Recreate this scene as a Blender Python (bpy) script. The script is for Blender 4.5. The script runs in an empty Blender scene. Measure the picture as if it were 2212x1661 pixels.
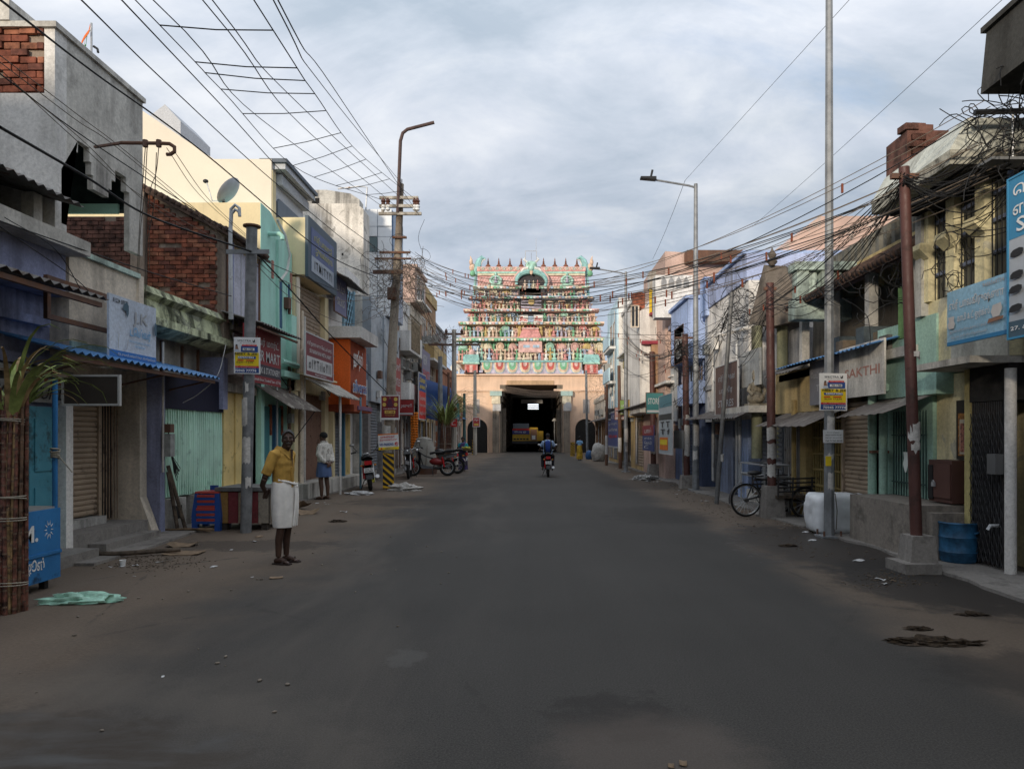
import bpy, bmesh, math, random
from mathutils import Vector, Matrix, noise as mnoise
random.seed(7)
R = math.radians
SC = bpy.context.scene
COL = SC.collection
# ------------------------------------------------------------------ camera
F, CX, CY, EYE = 1521.0, 1150.0, 941.0, 1.59      # focal length, vanishing point (in a 2212 px wide frame) and eye height
cam = bpy.data.cameras.new('camera'); cam_o = bpy.data.objects.new('camera', cam); COL.objects.link(cam_o)
cam.sensor_width = 36; cam.lens = F/2212*36
cam.shift_x = -(CX-1106)/2212; cam.shift_y = (CY-830.5)/2212
cam.clip_start = .05; cam.clip_end = 2000
cam_o.location = (0, 0, EYE); cam_o.rotation_euler = (R(90), 0, 0)
SC.camera = cam_o
# ------------------------------------------------------------------ sky, sun, exposure
SUN_EL, SUN_AZ = R(11), R(27)        # low sun behind the camera, to its left; light travels along +Y, a little +X
world = bpy.data.worlds.new('World'); SC.world = world; world.use_nodes = True
def sky_nodes():
    t = world.node_tree; n = t.nodes; l = t.links; n.clear()
    out = n.new('ShaderNodeOutputWorld'); bg = n.new('ShaderNodeBackground'); l.new(bg.outputs[0], out.inputs[0])
    bg.inputs[1].default_value = .125
    sky = n.new('ShaderNodeTexSky'); sky.sky_type = 'NISHITA'; sky.sun_disc = False
    sky.sun_elevation = R(24); sky.sun_rotation = R(180)+SUN_AZ; sky.air_density = 1.2; sky.dust_density = 1.5
    tc = n.new('ShaderNodeTexCoord'); sep = n.new('ShaderNodeSeparateXYZ'); l.new(tc.outputs['Generated'], sep.inputs[0])
    def math_(op, a, b):
        m = n.new('ShaderNodeMath'); m.operation = op
        for i, q in enumerate((a, b)):
            if isinstance(q, (int, float)): m.inputs[i].default_value = q
            else: l.new(q, m.inputs[i])
        return m.outputs[0]
    z = math_('ADD', math_('MAXIMUM', sep.outputs[2], 0), .42)
    cmb = n.new('ShaderNodeCombineXYZ')
    l.new(math_('DIVIDE', sep.outputs[0], z), cmb.inputs[0]); l.new(math_('DIVIDE', sep.outputs[1], z), cmb.inputs[1])
    def noi(scale, det, rough, off, dist=0.0, sx=1.0, rz=0.0):
        mp = n.new('ShaderNodeMapping'); l.new(cmb.outputs[0], mp.inputs[0]); mp.inputs[1].default_value = off
        mp.inputs[3].default_value = (sx, 1, 1); mp.inputs[2].default_value = (0, 0, rz)
        q = n.new('ShaderNodeTexNoise'); q.inputs['Scale'].default_value = scale; q.inputs['Detail'].default_value = det
        q.inputs['Roughness'].default_value = rough; q.inputs['Distortion'].default_value = dist
        l.new(mp.outputs[0], q.inputs[0]); return q.outputs[0]
    def ramp(fac, stops):
        r = n.new('ShaderNodeValToRGB'); l.new(fac, r.inputs[0]); e = r.color_ramp.elements
        while len(e) < len(stops): e.new(.5)
        for i, (p, c) in enumerate(stops): e[i].position = p; e[i].color = tuple(c)+(1,) if len(c) == 3 else c
        return r.outputs[0]
    def mix(f, a, b, mode='MIX'):
        m = n.new('ShaderNodeMix'); m.data_type = 'RGBA'; m.blend_type = mode
        for i, q in ((0, f), (6, a), (7, b)):
            if isinstance(q, (int, float)): m.inputs[i].default_value = q
            elif isinstance(q, tuple): m.inputs[i].default_value = q
            else: l.new(q, m.inputs[i])
        return m.outputs[2]
    # cloud sheet: grey-blue undersides, paler lilac and cream tops, a few thin openings where the sky shows
    body = ramp(noi(1.5, 9, .55, (3.1, 1.7, 0), .6, .75, .35), [(.36, (1.95, 2.4, 2.9)), (.46, (2.9, 3.25, 3.7)), (.54, (3.8, 4.0, 4.4)), (.64, (5.0, 5.05, 5.2))])
    body = mix(.5, body, ramp(noi(4.6, 10, .6, (8.3, .4, 0), .35, .6, .35), [(.36, (2.2, 2.6, 3.05)), (.5, (3.5, 3.75, 4.15)), (.66, (5.4, 5.35, 5.3))]))
    gap = ramp(noi(2.4, 8, .6, (1.3, 6.2, 0), .3, .6), [(.60, (0, 0, 0)), (.74, (.55, .55, .55))])
    sk = mix(1.0, sky.outputs[0], (.85, .85, .85, 1), 'MULTIPLY')
    low = ramp(sep.outputs[2], [(.0, (.68, .77, .87)), (.3, (.85, .88, .92)), (1.0, (1.75, 1.73, 1.7))])       # overcast sky: dimmest at the horizon, brightest overhead
    l.new(mix(1.0, mix(gap, body, sk), low, 'MULTIPLY'), bg.inputs[0])
sky_nodes()
sun = bpy.data.lights.new('sun', 'SUN'); sun.energy = 2.0; sun.angle = R(6); sun.color = (1, .87, .7)
sun_o = bpy.data.objects.new('sun', sun); COL.objects.link(sun_o)
_d = Vector((math.sin(SUN_AZ)*math.cos(SUN_EL), math.cos(SUN_AZ)*math.cos(SUN_EL), -math.sin(SUN_EL)))
sun_o.rotation_euler = _d.to_track_quat('-Z', 'Y').to_euler(); sun_o.location = (-20, -40, 25)
SC.view_settings.view_transform = 'Standard'; SC.view_settings.look = 'None'
SC.view_settings.exposure = .62; SC.view_settings.gamma = 1; SC.view_settings.use_curve_mapping = False
SC.cycles.use_denoising = True; SC.cycles.max_bounces = 5; SC.cycles.diffuse_bounces = 3; SC.cycles.caustics_reflective = False; SC.cycles.caustics_refractive = False
# ------------------------------------------------------------------ pixel to place
def dep(x, X): return F*X/(x-CX)                    # distance of the point seen at column x on the street-parallel plane X
def zat(y, d): return EYE-(y-CY)*d/F
def xat(x, d): return (x-CX)*d/F
def gnd(x, y): d = F*EYE/(y-CY); return xat(x, d), d
def P(x, y, d): return Vector((xat(x, d), d, zat(y, d)))
# ------------------------------------------------------------------ materials
MATS = {}
def nodes_of(name):
    m = bpy.data.materials.new(name); m.use_nodes = True
    t = m.node_tree; b = t.nodes['Principled BSDF']
    return m, t.nodes, t.links, b
class NT:
    def __init__(s, nodes, links): s.n, s.l = nodes, links; s.pos = None
    def coord(s, scale=(1, 1, 1), rot=(0, 0, 0)):
        if s.pos is None: s.pos = s.n.new('ShaderNodeNewGeometry').outputs['Position']
        mp = s.n.new('ShaderNodeMapping'); s.l.new(s.pos, mp.inputs[0]); mp.inputs[3].default_value = scale; mp.inputs[2].default_value = rot
        return mp.outputs[0]
    def noise(s, scale, det=5, rough=.55, sc=(1, 1, 1), dist=0, rot=(0, 0, 0)):
        q = s.n.new('ShaderNodeTexNoise'); q.inputs['Scale'].default_value = scale; q.inputs['Detail'].default_value = det
        q.inputs['Roughness'].default_value = rough; q.inputs['Distortion'].default_value = dist
        s.l.new(s.coord(sc, rot), q.inputs[0]); return q.outputs[0]
    def ramp(s, fac, stops):
        r = s.n.new('ShaderNodeValToRGB'); s.l.new(fac, r.inputs[0]); e = r.color_ramp.elements
        while len(e) < len(stops): e.new(.5)
        for i, (p, c) in enumerate(stops):
            e[i].position = p; e[i].color = (c, c, c, 1) if isinstance(c, (int, float)) else tuple(c)+(1,)
        return r.outputs[0]
    def mix(s, f, a, b, mode='MIX'):
        m = s.n.new('ShaderNodeMix'); m.data_type = 'RGBA'; m.blend_type = mode
        for i, q in ((0, f), (6, a), (7, b)):
            if isinstance(q, (int, float)): m.inputs[i].default_value = q
            elif isinstance(q, tuple): m.inputs[i].default_value = q+(1,) if len(q) == 3 else q
            else: s.l.new(q, m.inputs[i])
        return m.outputs[2]
    def math(s, op, a, b=0.0):
        m = s.n.new('ShaderNodeMath'); m.operation = op
        for i, q in enumerate((a, b)):
            if isinstance(q, (int, float)): m.inputs[i].default_value = q
            else: s.l.new(q, m.inputs[i])
        return m.outputs[0]
    def bump(s, h, bsdf, st=.3, dist=.02):
        b = s.n.new('ShaderNodeBump'); b.inputs['Strength'].default_value = st; b.inputs['Distance'].default_value = dist
        s.l.new(h, b.inputs['Height']); s.l.new(b.outputs[0], bsdf.inputs['Normal'])
def mat(name, col, rough=.7, metal=0.0, var=.18, scale=9, bump=.12, spec=.4):
    """small-object material: base colour with blotches and fine relief"""
    if name in MATS: return MATS[name]
    m, n, l, b = nodes_of(name); t = NT(n, l)
    lo = tuple(c*(1-var*1.6) for c in col); hi = tuple(min(1, c*(1+var)) for c in col)
    base = t.ramp(t.noise(scale, 6, .65), [(.35, lo), (.65, hi)])
    l.new(base, b.inputs['Base Color']); b.inputs['Roughness'].default_value = rough; b.inputs['Metallic'].default_value = metal
    b.inputs['Specular IOR Level'].default_value = spec
    if bump: t.bump(t.noise(scale*9, 3), b, bump, .01)
    MATS[name] = m; return m
def wall(name, col, streak=.5, grime=(.045, .04, .036), peel=None, var=.12, rough=.92, blot=.35, sscale=1.0, fine=.5):
    """painted plaster: mottling, rain streaks, black mould blotches, optional peeling that bares another colour"""
    if name in MATS: return MATS[name]
    kf = min(1.36, .8/max(col)); col = tuple(c*kf for c in col); m, n, l, b = nodes_of(name); t = NT(n, l)
    lo = tuple(c*(1-var*1.5) for c in col); hi = tuple(min(1, c*(1+var)) for c in col)
    c = t.ramp(t.noise(1.3, 8, .6), [(.36, lo), (.64, hi)])
    if peel is not None:
        c = t.mix(t.ramp(t.noise(2.1, 9, .68, dist=.6), [(.56, 0.0), (.585, .85)]), c, peel)
    s1 = t.noise(3.4*sscale, 7, .6, (1, 1, .09)); s2 = t.noise(.9*sscale, 4, .5)
    st = t.math('MULTIPLY', t.ramp(s1, [(.45, 0.0), (.60, 1.0)]), t.ramp(s2, [(.38, .1), (.62, 1.0)]))
    c = t.mix(t.math('MULTIPLY', st, streak), c, grime)
    bl = t.ramp(t.noise(2.6, 10, .72), [(.50, 0.0), (.66, 1.0)])
    c = t.mix(t.math('MULTIPLY', bl, blot), c, grime)
    c = t.mix(fine, c, t.ramp(t.noise(24, 6, .75), [(.33, .55), (.66, 1.22)]), 'MULTIPLY')
    l.new(c, b.inputs['Base Color']); b.inputs['Roughness'].default_value = rough; b.inputs['Specular IOR Level'].default_value = .2
    h = t.mix(.5, t.noise(7, 8, .7), t.noise(70, 3, .6)); t.bump(h, b, .35, .015)
    MATS[name] = m; return m
def rust(name, col, rcol=(.10, .04, .02), amt=.5, rough=.65, metal=0.0, scale=5):
    if name in MATS: return MATS[name]
    kf = min(1.36, .8/max(col)); col = tuple(c*kf for c in col)
    m, n, l, b = nodes_of(name); t = NT(n, l)
    f = t.ramp(t.noise(scale, 9, .7), [(.62-.25*amt, 0.0), (.72-.2*amt, 1.0)])
    c = t.mix(f, t.ramp(t.noise(2.2, 5), [(.3, tuple(q*.82 for q in col)), (.7, tuple(min(1, q*1.1) for q in col))]), rcol)
    l.new(c, b.inputs['Base Color']); b.inputs['Metallic'].default_value = metal
    l.new(t.ramp(t.noise(9, 4), [(.3, rough-.12), (.7, min(1, rough+.15))]), b.inputs['Roughness'])
    t.bump(t.noise(40, 4), b, .2, .008)
    MATS[name] = m; return m
def emis(name, col, st):
    m, n, l, b = nodes_of(name); b.inputs['Emission Color'].default_value = col+(1,); b.inputs['Emission Strength'].default_value = st
    b.inputs['Base Color'].default_value = (.8, .8, .8, 1); MATS[name] = m; return m
def glass_mat(name, col=(.02, .025, .03), rough=.12):
    if name in MATS: return MATS[name]
    m, n, l, b = nodes_of(name); t = NT(n, l)
    l.new(t.ramp(t.noise(1.5, 4), [(.3, col), (.7, tuple(c*1.6 for c in col))]), b.inputs['Base Color'])
    b.inputs['Roughness'].default_value = rough; b.inputs['Specular IOR Level'].default_value = .6; MATS[name] = m; return m
# ------------------------------------------------------------------ mesh builder
WL = {}          # where each object's origin is, in its thing's frame
def ident(v): return Vector(v)
class MB:
    def __init__(s): s.v, s.f, s.sm = [], [], []
    def add(s, vs, fs, smooth=False):
        o = len(s.v); s.v += [tuple(q) for q in vs]; s.f += [tuple(i+o for i in f) for f in fs]; s.sm += [smooth]*len(fs); return s
    def box(s, x0, x1, y0, y1, z0, z1):
        x0, x1 = sorted((x0, x1)); y0, y1 = sorted((y0, y1)); z0, z1 = sorted((z0, z1))
        v = [(x0, y0, z0), (x1, y0, z0), (x1, y1, z0), (x0, y1, z0), (x0, y0, z1), (x1, y0, z1), (x1, y1, z1), (x0, y1, z1)]
        return s.add(v, [(0, 3, 2, 1), (4, 5, 6, 7), (0, 1, 5, 4), (1, 2, 6, 5), (2, 3, 7, 6), (3, 0, 4, 7)])
    def hexa(s, b4, t4):      # bottom and top quads, same winding (counter-clockwise seen from above)
        return s.add(list(b4)+list(t4), [(3, 2, 1, 0), (4, 5, 6, 7), (0, 1, 5, 4), (1, 2, 6, 5), (2, 3, 7, 6), (3, 0, 4, 7)])
    def prism(s, poly, ax, a, b):        # poly of 2-D points in the plane across axis ax, pushed from a to b
        def q(p, w): return {'X': (w, p[0], p[1]), 'Y': (p[0], w, p[1]), 'Z': (p[0], p[1], w)}[ax]
        k = len(poly); v = [q(p, a) for p in poly]+[q(p, b) for p in poly]
        fs = [tuple(range(k))[::-1], tuple(range(k, 2*k))]+[(i, (i+1) % k, k+(i+1) % k, k+i) for i in range(k)]
        return s.add(v, fs)
    def tube(s, pts, r, n=8, smooth=True, cap=True):
        pts = [Vector(p) for p in pts]; k = len(pts); rs = r if isinstance(r, (list, tuple)) else [r]*k
        vs, fs = [], []; pn = None
        for i, p in enumerate(pts):
            t = (pts[min(i+1, k-1)]-pts[max(i-1, 0)]).normalized()
            if pn is None:
                a = Vector((0, 0, 1)) if abs(t.z) < .9 else Vector((1, 0, 0)); u = t.cross(a).normalized()
            else:
                u = (pn-t*pn.dot(t))
                u = u.normalized() if u.length > 1e-6 else t.orthogonal().normalized()
            pn = u; w = t.cross(u)
            vs += [p+(u*math.cos(2*math.pi*j/n)+w*math.sin(2*math.pi*j/n))*rs[i] for j in range(n)]
        for i in range(k-1):
            for j in range(n): fs.append((i*n+j, i*n+(j+1) % n, (i+1)*n+(j+1) % n, (i+1)*n+j))
        if cap: fs += [tuple(range(n))[::-1], tuple(range((k-1)*n, k*n))]
        return s.add(vs, fs, smooth)
    def lathe(s, prof, c=(0, 0, 0), n=16, smooth=True, M=None):
        c = Vector(c); k = len(prof); vs, fs = [], []
        for r_, z in prof:
            for j in range(n):
                q = Vector((r_*math.cos(2*math.pi*j/n), r_*math.sin(2*math.pi*j/n), z)); vs.append(c+(M @ q if M else q))
        for i in range(k-1):
            for j in range(n): fs.append((i*n+j, i*n+(j+1) % n, (i+1)*n+(j+1) % n, (i+1)*n+j))
        fs += [tuple(range(n))[::-1], tuple(range((k-1)*n, k*n))]
        return s.add(vs, fs, smooth)
    def ell(s, c, r, nu=12, nv=8, M=None):
        c = Vector(c); vs, fs = [c+(M @ Vector((0, 0, -r[2])) if M else Vector((0, 0, -r[2])))], []
        for i in range(1, nv):
            a = math.pi*i/nv-math.pi/2
            for j in range(nu):
                b = 2*math.pi*j/nu; q = Vector((r[0]*math.cos(a)*math.cos(b), r[1]*math.cos(a)*math.sin(b), r[2]*math.sin(a)))
                vs.append(c+(M @ q if M else q))
        vs.append(c+(M @ Vector((0, 0, r[2])) if M else Vector((0, 0, r[2]))))
        for j in range(nu): fs.append((0, 1+(j+1) % nu, 1+j))
        for i in range(nv-2):
            for j in range(nu): fs.append((1+i*nu+j, 1+i*nu+(j+1) % nu, 1+(i+1)*nu+(j+1) % nu, 1+(i+1)*nu+j))
        e = len(vs)-1; b0 = 1+(nv-2)*nu
        for j in range(nu): fs.append((b0+j, b0+(j+1) % nu, e))
        return s.add(vs, fs, True)
    def torus(s, c, R_, r, n=24, k=8, M=None):
        c = Vector(c); vs, fs = [], []
        for i in range(n):
            a = 2*math.pi*i/n
            for j in range(k):
                b = 2*math.pi*j/k; q = Vector(((R_+r*math.cos(b))*math.cos(a), (R_+r*math.cos(b))*math.sin(a), r*math.sin(b)))
                vs.append(c+(M @ q if M else q))
        for i in range(n):
            for j in range(k): fs.append((i*k+j, ((i+1) % n)*k+j, ((i+1) % n)*k+(j+1) % k, i*k+(j+1) % k))
        return s.add(vs, fs, True)
    def sheet(s, grid, th=None):      # grid[i][j] of points; th gives it thickness along -normal
        h, w = len(grid), len(grid[0]); vs = [Vector(p) for r_ in grid for p in r_]
        fs = [(i*w+j, i*w+j+1, (i+1)*w+j+1, (i+1)*w+j) for i in range(h-1) for j in range(w-1)]
        if th:
            nn = (vs[1]-vs[0]).cross(vs[w]-vs[0]).normalized(); o = len(vs); vs += [v-nn*th for v in vs]
            fs += [tuple(i+o for i in f)[::-1] for f in fs]
            ring = [j for j in range(w)]+[i*w+w-1 for i in range(1, h)]+[(h-1)*w+j for j in range(w-2, -1, -1)]+[i*w for i in range(h-2, 0, -1)]
            for a, b in zip(ring, ring[1:]+ring[:1]): fs.append((b, a, a+o, b+o))
        return s.add(vs, fs, True)
    def build(s, name, m, par=None, auto=None):
        if not s.v: return None
        xs, ys, zs = zip(*s.v); c = Vector(((min(xs)+max(xs))/2, (min(ys)+max(ys))/2, min(zs) if par is None else (min(zs)+max(zs))/2))
        me = bpy.data.meshes.new(name); me.from_pydata([tuple(Vector(v)-c) for v in s.v], [], s.f); me.update()
        me.polygons.foreach_set('use_smooth', s.sm)
        if m: me.materials.append(m)
        o = bpy.data.objects.new(name, me); COL.objects.link(o)
        if par is not None: o.parent = par; o.location = c-WL[par.name]
        else: o.location = c
        WL[o.name] = c
        if any(s.sm) and auto is None: smooth_by_angle(me)
        return o
def smooth_by_angle(me, ang=R(42)):
    bm = bmesh.new(); bm.from_mesh(me)
    for e in bm.edges:
        e.smooth = not (len(e.link_faces) == 2 and e.calc_face_angle(0) > ang)
    bm.to_mesh(me); bm.free()
def tag(o, label=None, cat=None, group=None, kind=None):
    if label: o['label'] = label
    if cat: o['category'] = cat
    if group: o['group'] = group
    if kind: o['kind'] = kind
    return o
def thing(name, label, cat, loc=(0, 0, 0), group=None, local=False, rz=0.0):
    """Empty at a thing's base. local: parts are given in its own frame, else in world coordinates"""
    o = bpy.data.objects.new(name, None); COL.objects.link(o); o.location = loc; o.rotation_euler = (0, 0, rz); o.empty_display_size = .2
    WL[o.name] = Vector((0, 0, 0)) if local else Vector(loc)
    return tag(o, label, cat, group)
def bx(name, m, par, *a): return MB().box(*a).build(name, m, par)
def copy_at(src, par, loc, scale=None, rot=None, m=None):
    o = src.copy(); COL.objects.link(o); o.parent = par; o.location = Vector(loc)-(WL[par.name] if par else Vector())
    if scale: o.scale = scale
    if rot: o.rotation_euler = rot
    WL[o.name] = Vector(loc)
    return o
def child_mesh(name, me, par, loc, scale=(1, 1, 1), rot=(0, 0, 0)):
    o = bpy.data.objects.new(name, me); COL.objects.link(o); o.parent = par
    o.location = Vector(loc)-WL[par.name]; o.scale = scale; o.rotation_euler = rot; WL[o.name] = Vector(loc); return o
def unit_mesh(name, mb, m):
    me = bpy.data.meshes.new(name); me.from_pydata(mb.v, [], mb.f); me.update(); me.polygons.foreach_set('use_smooth', mb.sm); me.materials.append(m); return me
def chamfer_box(ch=.06):
    bm = bmesh.new(); bmesh.ops.create_cube(bm, size=1); bmesh.ops.bevel(bm, geom=bm.edges[:], offset=ch, segments=1, affect='EDGES')
    v = [tuple(q.co) for q in bm.verts]; bm.verts.index_update(); f = [tuple(q.index for q in p.verts) for p in bm.faces]; bm.free()
    return MB().add(v, f)
# ------------------------------------------------------------------ lettering
def text_mesh(s, bold=0.0):
    cu = bpy.data.curves.new('lettering', 'FONT'); cu.body = s; cu.resolution_u = 2; cu.offset = bold; cu.fill_mode = 'FRONT'
    o = bpy.data.objects.new('lettering', cu); me = bpy.data.meshes.new_from_object(o)
    v = [tuple(q.co) for q in me.vertices]; f = [tuple(p.vertices) for p in me.polygons]
    bpy.data.objects.remove(o); bpy.data.meshes.remove(me); return v, f
def text_on(par, s, o, u, v, w, h, m, lift=.004, bold=.012, name='lettering'):
    """write s inside a w x h box whose lower left corner is o, along u, up v"""
    tv, tf = text_mesh(s, bold)
    if not tv: return None
    xs = [q[0] for q in tv]; ys = [q[1] for q in tv]; x0, x1, y0, y1 = min(xs), max(xs), min(ys), max(ys)
    u = Vector(u); v = Vector(v); nrm = u.cross(v); o = Vector(o)+nrm*lift
    mb = MB(); mb.add([o+u*((q[0]-x0)/(x1-x0+1e-9)*w)+v*((q[1]-y0)/(y1-y0+1e-9)*h) for q in tv], tf)
    return mb.build(name, m, par)
LEFT_U, RIGHT_U, CAM_U, UP = Vector((0, 1, 0)), Vector((0, -1, 0)), Vector((1, 0, 0)), Vector((0, 0, 1))
def sign(name, label, cat, o, u, W, H, board, items, th=.03, group=None, par=None, v=UP, board_name='board', frame=None):
    o = Vector(o); u = Vector(u); v = Vector(v); nrm = u.cross(v)
    t = par or thing(name, label, cat, o+u*(W/2), group)
    def slab(nm, x0, y0, x1, y1, m, lift, thk):
        p = [o+u*(x0*W)+v*(y0*H), o+u*(x1*W)+v*(y0*H), o+u*(x1*W)+v*(y1*H), o+u*(x0*W)+v*(y1*H)]
        mb = MB(); a = [q+nrm*(lift-thk) for q in p]; b = [q+nrm*lift for q in p]
        mb.add(a+b, [(3, 2, 1, 0), (4, 5, 6, 7), (0, 1, 5, 4), (1, 2, 6, 5), (2, 3, 7, 6), (3, 0, 4, 7)])
        return mb.build(nm, m, t)
    slab(board_name, 0, 0, 1, 1, board, 0, th)
    if frame:
        fm, fw = frame; a = fw/W; b = fw/H
        for q in ((-a, -b, 0, 1+b), (1, -b, 1+a, 1+b), (0, -b, 1, 0), (0, 1, 1, 1+b)): slab('frame', *q, fm, .012, th+.012)
    lift = .003
    for it in items:
        if it[0] == 'r': slab('print_band', *it[1:5], it[5], lift, .0025)
        elif it[0] == 'p':      # filled outline, points in board fractions
            pts = [o+u*(a*W)+v*(b*H)+nrm*lift for a, b in it[1]]; MB().add(pts, [tuple(range(len(pts)))]).build('print', it[2], t)
        else:
            text_on(t, it[1], o+u*(it[2]*W)+v*(it[3]*H), u, v, (it[4]-it[2])*W, (it[5]-it[3])*H, it[6], lift+.002, it[7] if len(it) > 7 else .012)
        lift += .0025
    return t
# ================================================================== GROUND
def ground_mat():
    m, n, l, b = nodes_of('street_surface'); t = NT(n, l)
    sep = n.new('ShaderNodeSeparateXYZ'); t.coord(); l.new(t.pos, sep.inputs[0]); X, Y = sep.outputs[0], sep.outputs[1]
    wob = t.math('MULTIPLY', t.math('SUBTRACT', t.noise(.55, 6, .6), .5), 3.4)
    wob2 = t.math('MULTIPLY', t.math('SUBTRACT', t.noise(2.9, 10, .72), .5), 4.2)
    Xw = t.math('ADD', X, wob)
    def ms(v, a, c):
        r = n.new('ShaderNodeMapRange'); r.interpolation_type = 'SMOOTHSTEP'; l.new(v, r.inputs[0])
        r.inputs[1].default_value = a; r.inputs[2].default_value = c; return r.outputs[0]
    def ell(cx, cy, rx, ry, edge=.25, wo=.5):
        dx = t.math('DIVIDE', t.math('SUBTRACT', X, cx), rx); dy = t.math('DIVIDE', t.math('SUBTRACT', Y, cy), ry)
        d = t.math('SQRT', t.math('ADD', t.math('MULTIPLY', dx, dx), t.math('MULTIPLY', dy, dy)))
        d = t.math('ADD', d, t.math('MULTIPLY', wob2, wo))
        return ms(d, 1+edge, 1-edge)
    tracks = t.noise(1.0, 7, .6, (1.7, .05, 1))            # long tyre-worn bands down the street
    asph = t.mix(tracks, (.036, .034, .032), (.057, .0535, .0495))
    asph = t.mix(.5, asph, t.ramp(t.noise(.35, 5), [(.3, .7), (.7, 1.25)]), 'MULTIPLY')
    grain = t.ramp(t.noise(85, 6, .9), [(.38, .42), (.5, 1.0), (.62, 1.9)])
    asph = t.mix(.8, asph, grain, 'MULTIPLY')
    dust = t.mix(t.noise(1.1, 8, .62, (1, .35, 1)), (.098, .073, .054), (.175, .136, .104))
    dust = t.mix(.5, dust, t.ramp(t.noise(34, 8, .8), [(.34, .5), (.66, 1.4)]), 'MULTIPLY')
    dl = ms(Xw, -1.9, -4.1)                                 # trodden dust on the left shoulder
    dr = t.math('MULTIPLY', ms(t.math('ADD', X, t.math('MULTIPLY', wob, .45)), 2.7, 3.5), .85)
    c = t.mix(t.math('MAXIMUM', dl, dr), asph, dust)
    # pale dust drifts
    pale = t.math('MULTIPLY', t.ramp(t.noise(.8, 7, .6, (1, .28, 1), .4, (0, 0, .25)), [(.48, 0.0), (.72, .35)]), ms(X, .4, -1.6))
    c = t.mix(pale, c, (.155, .132, .112))
    ring = t.math('SUBTRACT', ell(-3.3, 3.1, 2.5, 1.55, .3, .16), ell(-3.3, 3.0, 2.2, 1.25, .2, .16))
    c = t.mix(t.math('MULTIPLY', ms(ring, 0, 1), .3), c, (.15, .13, .11))
    slurry = t.math('MULTIPLY', ell(-3.35, 2.9, 2.15, 1.2, .08, .16), t.ramp(t.noise(1.9, 7, .6, (1, .5, 1)), [(.35, .45), (.6, .9)]))
    c = t.mix(slurry, c, t.mix(t.ramp(t.noise(1.6, 8, .65, (.6, 1.6, 1), .5), [(.45, 0.0), (.62, 1.0)]), (.05, .041, .034), (.082, .081, .08)))
    # old oil and water marks
    for a, f in (((.52, 4.0, .36, .3, .35, .9), .6), ((4.05, 10.2, .95, 2.4, .25, .35), .8), ((2.5, 14.2, 1.0, 1.5, .2, .6), .4), ((3.55, 4.7, .8, .5, .3, .5), .55),
                 ((3.55, 23, 1.3, 2.4, .2, .6), .5), ((-4.0, 10.2, 1.1, .5, .2, .7), .5), ((-3.1, 17, 1.4, 1.0, .2, .7), .45), ((-4.4, 25, 2.2, 1.2, .2, .6), .4), ((4.35, 7.6, 1.0, 1.5, .25, .35), .85)):
        c = t.mix(t.math('MULTIPLY', ell(*a), f), c, (.022, .020, .019))
    c = t.mix(t.math('MULTIPLY', ell(.6, 3.55, .5, .45, .4, .4), .4), c, (.13, .105, .09))
    c = t.mix(t.math('MULTIPLY', ell(-.9, 5.1, .10, .2, .5, 1.6), .12), c, (.22, .22, .21))
    # small patches and cracks
    crk = n.new('ShaderNodeTexVoronoi'); crk.feature = 'DISTANCE_TO_EDGE'; crk.inputs['Scale'].default_value = .55
    l.new(t.coord((1, .5, 1)), crk.inputs[0])
    c = t.mix(t.math('MULTIPLY', ms(t.math('ADD', crk.outputs[0], t.math('MULTIPLY', wob2, .03)), .012, .0), t.ramp(t.noise(.4, 3), [(.5, 0.0), (.6, .45)])), c, (.03, .028, .026))
    l.new(c, b.inputs['Base Color'])
    wet = t.math('MAXIMUM', ell(4.05, 10.2, .95, 2.4, .15, .7), ell(4.3, 7.4, .8, 1.3, .15, .7))
    l.new(t.math('SUBTRACT', .88, t.math('MULTIPLY', wet, .32)), b.inputs['Roughness']); b.inputs['Specular IOR Level'].default_value = .3
    t.bump(t.mix(.5, t.noise(200, 2, .7), t.noise(16, 6, .6)), b, .45, .012)
    return m
GM = ground_mat()
g = MB(); g.sheet([[(x, y, 0) for x in (-300, -40, -6, 0, 6, 40, 300)] for y in (-120, -20, 0, 10, 40, 80, 160, 700)])
tag(g.build('road', GM), 'dusty worn asphalt street between the shops', 'road', kind='structure')
PAVE = wall('pavement_concrete', (.20, .185, .17), .25, (.035, .03, .027), blot=.6)
def pavement(pts, h, label):
    bm = bmesh.new(); vs = [bm.verts.new((x, y, -.05)) for x, y in pts]; f = bm.faces.new(vs)
    r = bmesh.ops.extrude_face_region(bm, geom=[f]); 
    for q in r['geom']:
        if isinstance(q, bmesh.types.BMVert): q.co.z = h
    bmesh.ops.recalc_face_normals(bm, faces=bm.faces[:])
    me = bpy.data.meshes.new('pavement'); bm.to_mesh(me); bm.free(); me.materials.append(PAVE)
    o = bpy.data.objects.new('pavement', me); COL.objects.link(o); tag(o, label, 'pavement', kind='structure')
def ragged(x, y0, y1, step, amp, out):
    p = []; y = y0
    while y < y1: p.append((x+random.uniform(-amp, amp), y)); y += step*random.uniform(.6, 1.4)
    return p+[(out, y1), (out, y0)]
pavement(ragged(4.75, 5.2, 11.9, .5, .09, 5.6), .035, 'cracked grey concrete apron before the cream and mint shops')
pavement(ragged(4.6, 12.1, 64, 1.2, .2, 6.2), .03, 'worn grey pavement running along the shops towards the temple')
pavement(ragged(-5.45, 8.6, 64, 1.0, .12, -6.6)[::-1], .035, 'worn grey pavement in front of the mint and yellow shops')

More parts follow.
